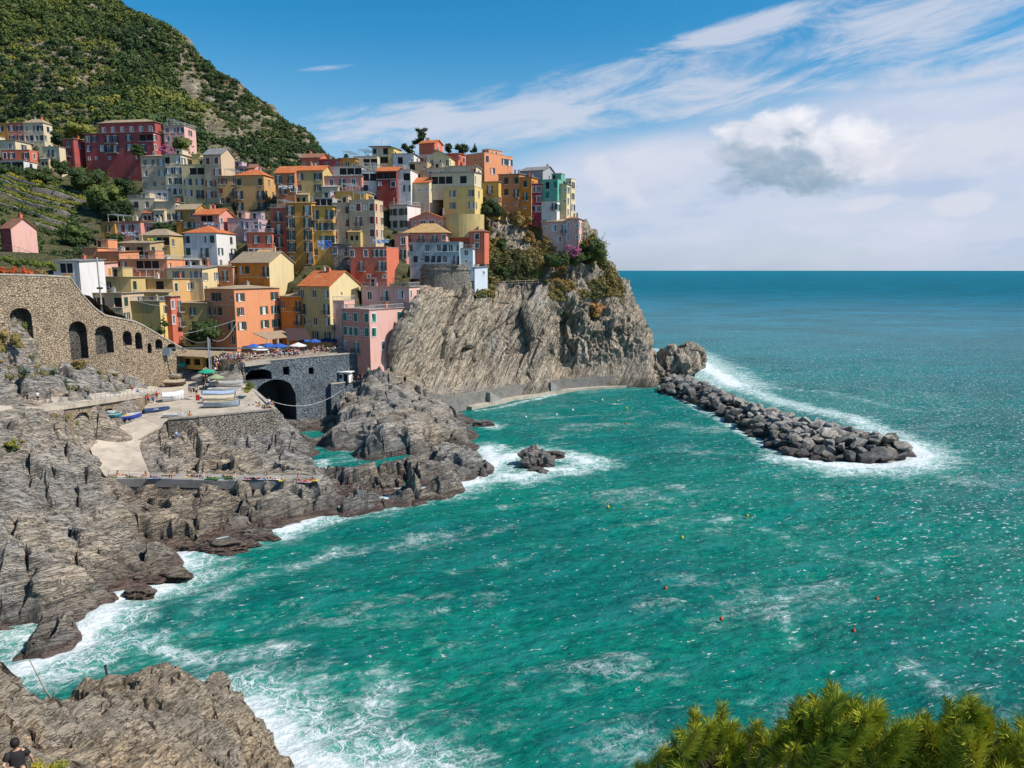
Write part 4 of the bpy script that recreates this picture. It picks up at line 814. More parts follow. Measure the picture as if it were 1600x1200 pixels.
# stand-alone rocks in the water
def rock_lump(name, c, rx, ry, rz_, seed, mat, label, n=5, sp=.6, group=None):
    bm = bmesh.new(); bmesh.ops.create_icosphere(bm, subdivisions=n, radius=1); co = np.array([v.co[:] for v in bm.verts]); f1, f2, ci = worley(co*1.5+seed, seed)
    d = 1+ridged(co*1.1+seed, 4, seed)*.18+(ci-.5)*sp-np.clip(.1-(f2-f1), 0, 1)*1.2+fbm(co*5, 3, seed)*.06
    V = co*d[:, None]*np.array([rx, ry, rz_])
    for v, p_ in zip(bm.verts, V): v.co = p_
    me = bpy.data.meshes.new(name); bm.to_mesh(me); bm.free(); me.materials.append(mat); o = link(name, me, None, c); return tag(o, label, 'rock', group)
rock_lump('sea_rock', G(838,724,.2), 2.6, 2.2, 2.6, 3, SHELF, 'grey pointed rock standing in white surf off the spit')
rock_lump('sea_rock', G(865,714,0), 2.0, 1.2, 1.1, 9, SHELF, 'small low rock in the surf right of the pointed one')
rock_lump('sea_rock', G(838,742,-.2), 1.9, 1.3, .9, 12, SHELF, 'wet reddish rock awash in front of the pointed rock')
rock_lump('sea_rock', G(753,666,0), 2.4, 1.4, 1.1, 5, SHELF, 'small rock in foam at the right of the great rounded rock')
rock_lump('sea_rock', G(340,858,0), 4.2, 1.6, 1.0, 6, SHELF, 'long wet red-brown rock lapped by waves below the bathing terrace')
rock_lump('sea_rock', G(398,842,0), 2.4, 1.3, .9, 7, SHELF, 'rounded red-brown rock at the right end of the wave-washed ledge')
rock_lump('sea_rock', G(230,900,0), 4.0, 1.8, 1.1, 8, SHELF, 'broad red-brown rock washed by foam below the left cliffs')
rock_lump('sea_rock', G(215,930,0), 1.6, 1.0, .6, 18, SHELF, 'small reddish rock in the foam in front of the broad one')
rock_lump('headland_stack', P(1053,580,226), 5.6, 5, 7., 14, CLIFF, 'grey rock stack where the breakwater meets the headland')
rock_lump('headland_stack', P(1073,560,232), 4.4, 4, 3.6, 16, CLIFF, 'low jagged outer rock behind the stack with surf round it')
rock_lump('headland_stack', P(1014,586,220), 4.0, 3.4, 4., 17, CLIFF, 'dark rock at the foot of the cliff, left of the stack', sp=.4)
# ------------------------------------------------------------------ buildings
def facade(mb, O, U, n, W_, zb, zt, ops, rec, mi=0, mr=0, mback=None):
    """wall from O along U (unit, horizontal), width W_, holes ops=(u0,u1,z0,z1,rise) with reveals of depth rec; zb/zt may be functions of u"""
    O = Vector(O); U = Vector(U); n = Vector(n); fb = zb if callable(zb) else (lambda u: zb); ft = zt if callable(zt) else (lambda u: zt)
    cuts = {0., W_}
    for (u0, u1, z0, z1, rs) in ops:
        cuts |= {u0, u1}
        if rs:
            for k in range(1, 8): cuts.add(u0+(u1-u0)*k/8)
    if callable(zt): cuts |= {W_*k/12 for k in range(13)}
    cuts = sorted(cuts)
    def arc(op, u):
        u0, u1, z0, z1, rs = op
        if not rs: return z1
        s_ = (u-(u0+u1)/2)/((u1-u0)/2); return z1-rs+rs*math.sqrt(max(0, 1-s_*s_))
    def pt(u, z, r=0.): return O+U*u+Vector((0, 0, z))-n*r
    flip = U.cross(Vector((0, 0, 1))).dot(n) < 0
    def quad(a, b, c, d, m_):
        if (a-c).length < 1e-5: return
        mb.q([a, b, c, d] if not flip else [d, c, b, a], m_)
    for ua, ub in zip(cuts, cuts[1:]):
        if ub-ua < 1e-6: continue
        um = (ua+ub)/2; act = sorted([o for o in ops if o[0] < um < o[1]], key=lambda o: o[2]); ca, cb = fb(ua), fb(ub)
        for o in act:
            quad(pt(ua, ca), pt(ub, cb), pt(ub, o[2]), pt(ua, o[2]), mi)
            quad(pt(ua, o[2]), pt(ub, o[2]), pt(ub, o[2], rec), pt(ua, o[2], rec), mr)
            ta, tb = arc(o, ua), arc(o, ub)
            quad(pt(ua, ta, rec), pt(ub, tb, rec), pt(ub, tb), pt(ua, ta), mr)
            if mback is not None: quad(pt(ua, o[2], rec), pt(ub, o[2], rec), pt(ub, tb, rec), pt(ua, ta, rec), mback)
            ca, cb = ta, tb
        quad(pt(ua, ca), pt(ub, cb), pt(ub, ft(ub)), pt(ua, ft(ua)), mi)
    for o in ops:
        u0, u1, z0, z1, rs = o
        quad(pt(u0, z0), pt(u0, z0, rec), pt(u0, z1-rs, rec), pt(u0, z1-rs), mr); quad(pt(u1, z0, rec), pt(u1, z0), pt(u1, z1-rs), pt(u1, z1-rs, rec), mr)

WIN = {}
def window_mesh(w_, h_, kind, sur):
    """frame, panes, surround and sill of one window, origin at the sill centre, facing -y"""
    k = (round(w_, 1), round(h_, 1), kind, sur)
    if k in WIN: return WIN[k]
    mb = MB(); r = .2; x = w_/2
    if sur:
        e = .13
        mb.box(-x-e, -x, -.045, .01, -e*.3, h_+e, 1); mb.box(x, x+e, -.045, .01, -e*.3, h_+e, 1); mb.box(-x, x, -.045, .01, h_, h_+e, 1)
    mb.box(-x-.16, x+.16, -.11, .02, -.13, -.04, 1)
    if kind != 'dark':
        f = .07
        mb.box(-x, -x+f, r-.06, r, 0, h_, 2); mb.box(x-f, x, r-.06, r, 0, h_, 2); mb.box(-x+f, x-f, r-.06, r, h_-f, h_, 2); mb.box(-x+f, x-f, r-.06, r, 0, f, 2)
        mb.box(-.04, .04, r-.065, r-.002, f, h_-f, 2)
        if kind == 'curtain': mb.q([(-x+f, r-.01, f), (-.04, r-.01, f), (-.04, r-.01, h_-f), (-x+f, r-.01, h_-f)], 3); mb.q([(.04, r-.01, f), (x-f, r-.01, f), (x-f, r-.01, h_-f), (.04, r-.01, h_-f)], 0)
        elif kind == 'pale': mb.q([(-x+f, r-.01, f), (x-f, r-.01, f), (x-f, r-.01, h_-f), (-x+f, r-.01, h_-f)], 3)
    if kind in ('dark', 'glass'): mb.q([(-x, r+.02, 0), (x, r+.02, 0), (x, r+.02, h_), (-x, r+.02, h_)], 0 if kind == 'glass' else 4)
    elif kind == 'curtain': mb.q([(-x, r+.02, 0), (x, r+.02, 0), (x, r+.02, h_), (-x, r+.02, h_)], 0)
    WIN[k] = mb.mesh('window', [GLASS, WHITE, WHITE, CURT, DARKROOM]); return WIN[k]
SHM = {}
def shutter_mesh(w_, h_, mk, mode):
    k = (round(w_, 1), round(h_, 1), mk, mode)
    if k in SHM: return SHM[k]
    mb = MB(); f = .06
    mb.box(0, w_, -.07, -.03, 0, f); mb.box(0, w_, -.07, -.03, h_-f, h_); mb.box(0, f, -.07, -.03, f, h_-f); mb.box(w_-f, w_, -.07, -.03, f, h_-f); mb.box(f, w_-f, -.07, -.03, h_/2-.03, h_/2+.03)
    n = 7
    for i in range(n):
        z = f+(h_-2*f)*(i+.5)/n; dz = (h_-2*f)/n*.42; mb.q([(f, -.066, z-dz), (w_-f, -.066, z-dz), (w_-f, -.04, z+dz), (f, -.04, z+dz)])
    SHM[k] = mb.mesh('shutter', SHUT[mk]); return SHM[k]
BAL = {}
def balcony_meshes(L, white):
    k = (round(L, 1), white)
    if k in BAL: return BAL[k]
    s_ = MB(); s_.box(-L/2, L/2, -.95, -.003, -.16, 0); s_.box(-L/2+.1, -L/2+.25, -.8, -.01, -.32, -.163); s_.box(L/2-.25, L/2-.1, -.8, -.01, -.32, -.163)
    r = MB()
    r.box(-L/2, L/2, -.93, -.88, .92, .98); r.box(-L/2, L/2, -.93, -.9, .08, .11); r.box(-L/2, -L/2+.04, -.88, -.01, .92, .98); r.box(L/2-.04, L/2, -.88, -.01, .92, .98)
    n = max(2, int(L/.16))
    for i in range(n+1): x = -L/2+.02+(L-.04)*i/n; r.box(x-.012, x+.012, -.915, -.893, 0, .92)
    for i in range(5):
        for sx_ in (-L/2+.02, L/2-.02): r.box(sx_-.012, sx_+.012, -.85+.17*i-.012, -.85+.17*i+.012, 0, .92)
    BAL[k] = (s_.mesh('balcony', STONELEDGE), r.mesh('railing', RAILW if white else IRON)); return BAL[k]
CHM = None
rh = random.Random(11)
def place_row(root, face, pat, W_, zbase, ztop, mk, surr, mb, sidem):
    """fills one face with openings from a pattern; returns the hole list. face = (origin, U, n, rz) in house coordinates"""
    O, U, n, rz = face; O = Vector(O); U = Vector(U); rows_ = pat.split('/'); ops = []; Ht = ztop-zbase; nr = len(rows_)
    fh = min(3.25, max(2.2, (Ht-.3)/nr)); 
    for ri, row in enumerate(rows_):
        if not row: continue
        nc_ = len(row); cw_ = W_/nc_; zf = ztop-.35-(ri+1)*fh+.15      # floor level of this storey
        if zf < zbase-3.2: continue
        ci_ = 0; runs = []
        while ci_ < nc_:
            ch = row[ci_]; u = (ci_+.5)*cw_
            if ch == 'w' and cw_ > 1.9 and rh.random() < .55: ch = 'o'
            if ch != '.':
                if ch == 'L': w_, h_, z0, rs = cw_*.92, min(2., fh*.72), zf+.5, 0
                elif ch in 'dD': w_, h_, z0, rs = 1.2, min(2.4, fh*.8), zf+.06, 0
                elif ch == 'b': w_, h_, z0, rs = .7, .85, zf+1.1, 0
                elif ch == 'a': w_, h_, z0, rs = min(1.7, cw_*.86), 2.0, zf+.3, .7
                else: w_, h_, z0, rs = 1.2, min(1.85, fh*.6), zf+.7, 0
                gap = cw_*(.52 if ch in 'od' else .85)
                w_ = min(w_, max(gap, .42)) if ch != 'L' else w_
                if u-w_/2 < .08 or u+w_/2 > W_-.08: w_ = min(w_, 2*min(u, W_-u)-.2)
                if w_ > .25 and z0 > zbase-3:
                    ops.append((u-w_/2, u+w_/2, z0, z0+h_, rs))
                    if ch == 'L': kind = 'dark'
                    elif ch == 'a': kind = 'glass'
                    elif ch == 's' or ch == 't': kind = 'glass'
                    else: kind = rh.choice(['glass', 'curtain', 'curtain', 'pale'] if ch in 'od' else ['glass', 'glass', 'curtain'])
                    pos = O+U*u+Vector((0, 0, z0))
                    wo = link('window' if ch not in 'dD' else 'balcony_door', window_mesh(w_, h_, kind, surr and ch != 'L'), root, pos, rz)
                    sw = w_/2
                    mkk = mk if ch != 't' else 't'
                    if ch in 'st':
                        half = rh.random() < .3
                        for sd in (0, 1):
                            so_ = link('shutter', shutter_mesh(sw, h_, mkk, 'c'), wo, (-w_/2+sd*sw, 0, 0))
                            if half and sd == 0: so_.rotation_euler = (math.radians(-18), 0, 0) if rh.random() < .5 else (0, 0, math.radians(-75))
                    elif ch in 'od' and cw_ > w_*1.5:
                        for sd in (-1, 1):
                            so_ = link('shutter', shutter_mesh(min(sw, (cw_-w_)/2), h_, mkk, 'o'), wo, (w_/2 if sd > 0 else -w_/2-min(sw, (cw_-w_)/2), 0, 0)); so_.rotation_euler = (0, 0, rh.uniform(-.25, .25) if rh.random() < .4 else 0)
                    if ch == 'd': runs.append((u, w_, z0))
            ci_ += 1
        # balconies: neighbouring doors share one
        k = 0
        while k < len(runs):
            j = k
            while j+1 < len(runs) and runs[j+1][0]-runs[j][0] < 3.6: j += 1
            ua = runs[k][0]-1.0; ub = runs[j][0]+1.0; ua = max(ua, .05); ub = min(ub, W_-.05); bl, rl = balcony_meshes(ub-ua, False)
            b = link('balcony', bl, root, O+U*((ua+ub)/2)+Vector((0, 0, runs[k][2]-.06)), rz); link('railing', rl, b)
            k = j+1
    # drop overlapping holes (stacked rows never overlap by construction)
    return ops
def wallmat(c, age): return SWGREY if c == 'stone' else stucco(WC[c], age)
HOUSE = []
for a_, k_ in H:
    (lb, p0, p1, pR, tp, bt, Y_, yw, wc, rt, rk, rh_) = a_[:12]; pf = a_[12]; pr = a_[13] if len(a_) > 13 else ""; mk = a_[14] if len(a_) > 14 else 'g'
    B, zt, ww, dd, an = solve(p0, p1, pR, tp, bt, Y_, yw); Ht = zt-B[2]; ca, sa = math.cos(an), math.sin(an)
    ww = max(ww, 1.5); nm = 'house' if wc != 'stone' else 'stone_house'
    base_c = (B[0]-ww/2*ca+dd/2*sa, B[1]+ww/2*sa+dd/2*ca, B[2])
    root = empty(nm, base_c, -an, lb, 'house'); HOUSE.append((root, ww, dd, Ht))
    if pf and 'villa' not in lb:      # fill wide blank stretches with further windows, as the crowded facades have
        nr_ = []
        for row in pf.split('/'):
            if row and ww/len(row) > 1.6:
                row = list(row)
                for i_, ch in enumerate(row):
                    if ch == '.' and rh.random() < .6 and not any(row[j] in 'odL' for j in (i_-1, i_+1) if 0 <= j < len(row)): row[i_] = rh.choice('wsb')
                row = ''.join(row)
            nr_.append(row)
        pf = '/'.join(nr_)
        nfl = int((Ht-.5)/3.1)
        if len(nr_) < nfl and Ht > 6: pf += '/'+rh.choice(['w.w', 's..w', 'b.w', 'w.d'])
    if not pr and not k_.get('side') and 'windowless' not in lb and 'blank' not in lb and 'wall' not in lb and dd > 3.5 and Ht > 2.6: pr = '/'.join(rh.choice(['w.w', '.s.', 's.w', 'w..', '.w.']) for _ in range(max(1, int(Ht/3.2))))
    hw, hd = ww/2, dd/2; dn = k_.get('dn', -8. if Y_ > 244 else (-4. if bt > 540 else -3.5)) if not k_.get('tall') else -.2; mw = MB(); age = k_.get('age', .4)
    surr = (wc in ('coral', 'pink', 'palepink', 'red', 'brick', 'magenta', 'orbrown') and rh.random() < .8) or rh.random() < .22
    of = place_row(root, ((-hw, -hd, 0), (1, 0, 0), (0, -1, 0), 0), pf, ww, 0, Ht, mk, surr, mw, 0)
    orr = place_row(root, ((hw, -hd, 0), (0, 1, 0), (1, 0, 0), math.pi/2), pr, dd, 0, Ht, mk, surr, mw, 0) if pr else []
    facade(mw, (-hw, -hd, 0), (1, 0, 0), (0, -1, 0), ww, dn, Ht, of, .24, 0, 0)
    facade(mw, (hw, -hd, 0), (0, 1, 0), (1, 0, 0), dd, dn, Ht, orr, .24, 1, 1)
    facade(mw, (hw, hd, 0), (-1, 0, 0), (0, 1, 0), ww, dn, Ht, [], .2, 0); facade(mw, (-hw, hd, 0), (0, -1, 0), (-1, 0, 0), dd, dn, Ht, [], .2, 0)
    rm = ROOFS[rk]; ov = k_.get('ov', .35); mr_ = MB(); m_main = wallmat(wc, age); m_side = wallmat(k_.get('side', wc), age*.6)
    th_ = .16
    def sheet(pts, m_=0):
        n_ = len(pts); up = [Vector(p) for p in pts]; lo = [p-Vector((0, 0, th_)) for p in up]; mr_.q(up, m_); mr_.q(lo[::-1], 1)
        for i in range(n_): mr_.q([lo[i], lo[(i+1) % n_], up[(i+1) % n_], up[i]], 1)
    e = .002
    ro = None
    if rt == 'f':
        mw.q([(-hw, -hd, Ht-.32), (hw, -hd, Ht-.32), (hw, hd, Ht-.32), (-hw, hd, Ht-.32)], 0)
        t_ = .2; c_ = rh.choice([.06, .25, .4]); z0_, z1_ = Ht+.003, Ht+.1
        mr_.box(-hw-c_, hw+c_, -hd-c_, -hd+t_, z0_, z1_, 1); mr_.box(-hw-c_, hw+c_, hd-t_, hd+c_, z0_, z1_, 1); mr_.box(-hw-c_, -hw+t_, -hd+t_+e, hd-t_-e, z0_, z1_, 1); mr_.box(hw-t_, hw+c_, -hd+t_+e, hd-t_-e, z0_, z1_, 1)
        mr_.box(-hw+.05, hw-.05, -hd+.05, hd-.05, Ht-.3, Ht-.2, 2)
        for s_ in (-1,): # inner parapet faces
            mw.q([(-hw+t_, -hd+t_, Ht-.3), (hw-t_, -hd+t_, Ht-.3), (hw-t_, -hd+t_, Ht), (-hw+t_, -hd+t_, Ht)], 0)
            mw.q([(hw-t_, hd-t_, Ht-.3), (-hw+t_, hd-t_, Ht-.3), (-hw+t_, hd-t_, Ht), (hw-t_, hd-t_, Ht)], 0)
    elif rt == 's':
        mw.q([(hw, -hd, Ht), (hw, hd, Ht), (hw, hd, Ht+rh_)], 1); mw.q([(-hw, hd, Ht), (-hw, -hd, Ht), (-hw, hd, Ht+rh_)], 0); mw.q([(hw, hd, Ht), (-hw, hd, Ht), (-hw, hd, Ht+rh_), (hw, hd, Ht+rh_)], 0)
        sl_ = rh_/dd; sheet([(-hw-ov, -hd-ov, Ht+th_+.01-sl_*ov), (hw+ov, -hd-ov, Ht+th_+.01-sl_*ov), (hw+ov, hd+ov, Ht+th_+.01+rh_+sl_*ov), (-hw-ov, hd+ov, Ht+th_+.01+rh_+sl_*ov)])
    elif rt == 'gx':
        mw.q([(hw, -hd, Ht), (hw, hd, Ht), (hw, 0, Ht+rh_)], 1); mw.q([(-hw, hd, Ht), (-hw, -hd, Ht), (-hw, 0, Ht+rh_)], 0)
        s2 = rh_/hd; z0_ = Ht+th_+.01
        sheet([(-hw-ov, -hd-ov, z0_-s2*ov), (hw+ov, -hd-ov, z0_-s2*ov), (hw+ov, 0, z0_+rh_), (-hw-ov, 0, z0_+rh_)]); sheet([(hw+ov, hd+ov, z0_-s2*ov), (-hw-ov, hd+ov, z0_-s2*ov), (-hw-ov, e, z0_+rh_), (hw+ov, e, z0_+rh_)])
    elif rt == 'gy':
        mw.q([(-hw, -hd, Ht), (hw, -hd, Ht), (0, -hd, Ht+rh_)], 0); mw.q([(hw, hd, Ht), (-hw, hd, Ht), (0, hd, Ht+rh_)], 0)
        s2 = rh_/hw; z0_ = Ht+th_+.01
        sheet([(hw+ov, -hd-ov, z0_-s2*ov), (hw+ov, hd+ov, z0_-s2*ov), (0, hd+ov, z0_+rh_), (0, -hd-ov, z0_+rh_)]); sheet([(-hw-ov, hd+ov, z0_-s2*ov), (-hw-ov, -hd-ov, z0_-s2*ov), (-e, -hd-ov, z0_+rh_), (-e, hd+ov, z0_+rh_)])
    elif rt == 'h':
        rl_ = max(0, hw-hd*.9) if hw > hd else 0; rd_ = max(0, hd-hw*.9) if hd > hw else 0; z0_ = Ht+th_+.01; X1 = hw+ov; Y1 = hd+ov
        a0_ = (-X1, -Y1, z0_-.08); b0_ = (X1, -Y1, z0_-.08); c0_ = (X1, Y1, z0_-.08); d0_ = (-X1, Y1, z0_-.08)
        if rd_ > 0: r0_, r1_ = (0, -rd_, z0_+rh_), (0, rd_, z0_+rh_); fs = [[a0_, b0_, r0_], [b0_, c0_, r1_, r0_], [c0_, d0_, r1_], [d0_, a0_, r0_, r1_]]
        elif rl_ > 0: r0_, r1_ = (-rl_, 0, z0_+rh_), (rl_, 0, z0_+rh_); fs = [[a0_, b0_, r1_, r0_], [b0_, c0_, r1_], [c0_, d0_, r0_, r1_], [d0_, a0_, r0_]]
        else: ap = (0, 0, z0_+rh_); fs = [[a0_, b0_, ap], [b0_, c0_, ap], [c0_, d0_, ap], [d0_, a0_, ap]]
        for f_ in fs: mr_.q(f_, 0)
        mr_.q([d0_, c0_, b0_, a0_], 1)
    mw.build('wall', [m_main, m_side], root)
    if mr_.f:
        ro = mr_.build('roof', [rm, STONELEDGE if rt == 'f' else rm, CONCG if rk != 't' else TERR], root)
        if not k_.get('tall') and rh.random() < .75 and ww > 3.5:
            for _ in range(rh.choice([1, 1, 2])):
                cm = MB(); cx_ = rh.uniform(-hw*.7, hw*.7); cy_ = rh.uniform(-hd*.1, hd*.6); cz0 = Ht-.2; cz1 = Ht+rh_+rh.uniform(.7, 1.2); s_ = rh.uniform(.2, .32)
                cm.box(cx_-s_, cx_+s_, cy_-s_, cy_+s_, cz0, cz1); cm.box(cx_-s_-.07, cx_+s_+.07, cy_-s_-.07, cy_+s_+.07, cz1+.001, cz1+.1); cm.tube((cx_, cy_, cz1+.1), (cx_, cy_, cz1+.42), .12, .1, 6)
                cm.build('chimney', stucco(WC[rh.choice(['beige', 'cream', 'coral', 'grey'])], .6), ro)
        if rh.random() < .35 and ww > 3:
            am = MB(); ax_ = rh.uniform(-hw*.7, hw*.7); az_ = Ht+rh_*.3; am.tube((ax_, 0, az_), (ax_, 0, az_+rh_+2.2), .025, n=4)
            for k in range(4): am.tube((ax_-.4+.06*k, .0, az_+rh_+1.5+.2*k), (ax_+.4-.06*k, 0, az_+rh_+1.5+.2*k), .014, n=3)
            am.build('aerial', IRON, ro)
        if k_.get('balus') and rt == 'f':
            bm_ = MB(); n_ = int(ww/.35)
            bm_.box(-hw, hw, -hd+.02, -hd+.1, Ht+.95, Ht+1.02); bm_.box(hw-.08, hw, -hd+.1, hd, Ht+.95, Ht+1.02)
            for i in range(n_+1): x_ = -hw+.03+(ww-.06)*i/n_; bm_.box(x_-.02, x_+.02, -hd+.04, -hd+.08, Ht+.1, Ht+.95)
            for i in range(int(dd/.35)+1): y_ = -hd+.05+i*.35; bm_.box(hw-.06, hw-.02, y_-.02, y_+.02, Ht+.1, Ht+.95)
            bm_.build('terrace_railing', RAILW, ro)
    if rt == 'f' and ww > 4 and dd > 4 and not k_.get('attic') and rh.random() < .6 and ro:
        t_ = rh.random(); am = MB(); x0 = rh.uniform(-hw+.5, 0); x1 = x0+rh.uniform(1.8, 3.2)
        if t_ < .55:
            am.box(x0, x1, .0, hd-.3, Ht-.29, Ht+2.1, 0); am.box(x0-.15, x1+.15, -.15, hd-.15, Ht+2.103, Ht+2.22, 1); am.box(x0+.4, x0+1.2, -.03, -.002, Ht-.2, Ht+1.7, 2); am.build('roof_hut', [m_main, STONELEDGE, DARKROOM], ro)
        else:
            for px_ in (x0, x1):
                for py_ in (-hd+.5, hd-.6): am.box(px_-.05, px_+.05, py_-.05, py_+.05, Ht-.2, Ht+2.1)
            for k in range(8): y_ = -hd+.4+(dd-.9)*k/7; am.box(x0-.3, x1+.3, y_-.03, y_+.03, Ht+2.1, Ht+2.18)
            am.build('pergola', RAILW, ro)
    if Ht > 5.5 and ww > 4.5 and not k_.get('tall') and bt < 500 and wc != 'stone' and p1 < 600 and 'villa' not in lb and rh.random() < .45:
        am = MB(); aw = ww*rh.uniform(.35, .6); x0 = rh.choice([-hw+.1, hw-aw-.1]); ah = rh.uniform(2.2, 3.2); ad = rh.uniform(1.2, 2.)
        facade(am, (x0, -hd-ad, 0), (1, 0, 0), (0, -1, 0), aw, -3.5, ah, [(aw*.2, aw*.2+.8, .7, 1.9, 0), (aw*.6, aw*.6+.8, .7, 1.9, 0)] if aw > 3 else [(aw*.4, aw*.4+.8, .5, 1.9, 0)], .15, 0, 0, 1)
        for xs, nn_ in ((x0, -1), (x0+aw, 1)): am.q([(xs, -hd-ad, -3.5), (xs, -hd-ad, ah), (xs, -hd-.001, ah+.5), (xs, -hd-.001, -3.5)], 0)
        am.loft([[(x0-.2, -hd-ad-.25, ah+.0), (x0+aw+.2, -hd-ad-.25, ah+.0), (x0+aw+.2, -hd-.002, ah+.56), (x0-.2, -hd-.002, ah+.56)], [(x0-.2, -hd-ad-.25, ah+.12), (x0+aw+.2, -hd-ad-.25, ah+.12), (x0+aw+.2, -hd-.002, ah+.68), (x0-.2, -hd-.002, ah+.68)]], 2)
        am.build('annex', [stucco(WC[rh.choice(['cream', 'tany', 'beige', 'palepink', 'white'])], .6), DARKROOM, rh.choice([TAN, TERR, STRAW, CONCG])], root)
    # string course, rain pipe, plinth
    tr = MB()
    if Ht > 5 and rh.random() < .75:
        for kx in range(1, int(Ht/3.25)+1):
            if rh.random() < .5: zz_ = Ht-.35-kx*3.25+.02; tr.box(-hw-.03, hw+.03, -hd-.035, -hd-.001, zz_, zz_+.12) if zz_ > .5 and pf and not tr.f else None
    if tr.f: tr.build('string_course', stucco(WC['cream'], .3), root)
    if Ht > 3.5 and rh.random() < .6 and not k_.get('tall'):
        pm = MB(); px_ = rh.choice([-1, 1])*(hw-.12); pm.tube((px_, -hd-.09, -1), (px_, -hd-.09, Ht-.1), .05, n=5); pm.build('rain_pipe', plain('rain_pipe', (.10, .08, .07), .5), root)
    if k_.get('attic'):
        u0, u1, ah = k_['attic']; x0, x1 = -hw+ww*u0, -hw+ww*u1; am = MB(); y0, y1 = -hd+2.2, hd-.5; aops = []
        at_root = am
        W2 = x1-x0
        for k in range(6):
            u = W2*(k+.5)/6; aops.append((u-.55, u+.55, .7, 2.3, 0))
            link('window', window_mesh(1.1, 1.6, 'curtain', True), root, (x0+u, y0, Ht+.7), 0)
        facade(am, (x0, y0, Ht), (1, 0, 0), (0, -1, 0), W2, -.3, ah, aops, .24); facade(am, (x1, y0, Ht), (0, 1, 0), (1, 0, 0), y1-y0, -.3, ah, [], .2); facade(am, (x1, y1, Ht), (-1, 0, 0), (0, 1, 0), W2, -.3, ah, [], .2); facade(am, (x0, y1, Ht), (0, -1, 0), (-1, 0, 0), y1-y0, -.3, ah, [], .2)
        am.build('attic', m_main, root)
        am = MB(); am.box(x0-.4, x1+.4, y0-.5, y1+.3, Ht+ah+.002, Ht+ah+.14); am.loft([[(x0-.4, y0-.5, Ht+ah+.14), (x1+.4, y0-.5, Ht+ah+.14), (x1+.4, y1+.3, Ht+ah+.14), (x0-.4, y1+.3, Ht+ah+.14)], [(x0+4, (y0+y1)/2, Ht+ah+1.3), (x1-4, (y0+y1)/2, Ht+ah+1.3), (x1-4, (y0+y1)/2+.1, Ht+ah+1.3), (x0+4, (y0+y1)/2+.1, Ht+ah+1.3)]])
        am.build('attic_roof', TAN, root)

# ------------------------------------------------------------------ great sloping wall with arched recesses
def wall_poly(name, label, cat, pts, zb, ztf, ops, mat, rec=1.2, thick=1.2, mback=None, coping=True):
    """pts = two ground points; straight wall with sloping top"""
    a = Vector((pts[0][0], pts[0][1], 0)); b = Vector((pts[1][0], pts[1][1], 0)); U = (b-a); L = U.length; U /= L; n = Vector((U.y, -U.x, 0))
    if n.dot(-a) < 0: n = -n
    root = empty(name, (a.x, a.y, zb(0) if callable(zb) else zb), 0, label, cat); z0 = root.location.z
    mb = MB(); facade(mb, (0, 0, -z0), U, n, L, zb, ztf, ops, rec, 0, 1, 1)
    bk = -n*thick
    for k in range(12):
        u, v = L*k/12, L*(k+1)/12; p = U*u; q_ = U*v; ta, tb = Vector((0, 0, ztf(u)-z0)), Vector((0, 0, ztf(v)-z0))
        mb.q([p+ta, q_+tb, q_+tb+bk, p+ta+bk], 0); mb.q([q_+bk+tb, q_+bk+Vector((0, 0, -8)), p+bk+Vector((0, 0, -8)), p+bk+ta], 0)
    for u, s_ in ((0, 1), (L, -1)):
        p = U*u; t_ = Vector((0, 0, ztf(u)-z0)); d = Vector((0, 0, (zb(u) if callable(zb) else zb)-z0)); mb.q([p+d, p+t_, p+t_+bk, p+d+bk], 0)
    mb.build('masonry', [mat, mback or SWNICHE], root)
    if coping:
        cm = MB()
        for k in range(24):
            u, v = L*k/24, L*(k+1)/24; 
            A_ = U*u+Vector((0, 0, ztf(u)-z0)); B_ = U*v+Vector((0, 0, ztf(v)-z0)); o_ = n*.12; i_ = -n*.5; h_ = Vector((0, 0, .28)); l_ = Vector((0, 0, .003))
            cm.loft([[A_+o_+l_, A_+o_+h_, A_+i_+h_, A_+i_+l_], [B_+o_+l_, B_+o_+h_, B_+i_+h_, B_+i_+l_]])
        cm.build('coping', STONELEDGE, root)
    return root, U, L
def u_of(px, py, a, b):
    """distance along the wall where the view ray through (px,py) crosses its plane, and the height there"""
    d = dirv(px, py); ax, ay = a[:2]; bx, by = b[:2]; ux, uy = bx-ax, by-ay; L = math.hypot(ux, uy); ux /= L; uy /= L
    k = (ax*uy-ay*ux)/(d[0]*uy-d[1]*ux); x, y = d[0]*k, d[1]*k; return (x-ax)*ux+(y-ay)*uy, HC+d[2]*k
def arch_ops(lst, a, b):
    r = []
    for (x0, y0, x1, y1, rs) in lst:   # x0,y0 top-left and x1,y1 bottom-right in picture terms
        u0, zt_ = u_of(x0, y0, a, b); u1, _ = u_of(x1, y0, a, b); um, zt2 = u_of((x0+x1)/2, y0, a, b); _, zb_ = u_of((x0+x1)/2, y1, a, b)
        if u1 < u0: u0, u1 = u1, u0
        r.append((u0, u1, zb_, zt2, min(rs, (zt2-zb_)*.6)))
    return r
tops = [u_of(px, py, Aw, Bw) for px, py in ((-60, 428), (0, 430), (60, 431), (112, 434), (134, 470), (160, 493), (215, 504), (250, 525), (292, 549))]
bots = [u_of(px, py, Aw, Bw) for px, py in ((-60, 560), (0, 575), (60, 592), (120, 604), (180, 608), (240, 604), (292, 556))]
L_w = math.hypot(Bw[0]-Aw[0], Bw[1]-Aw[1])
def lerp_tab(tab):
    tab = sorted(tab)
    def f(u):
        if u <= tab[0][0]: return tab[0][1]
        for (a, za), (b, zb_) in zip(tab, tab[1:]):
            if u <= b: return za+(zb_-za)*(u-a)/max(b-a, 1e-6)
        return tab[-1][1]
    return f
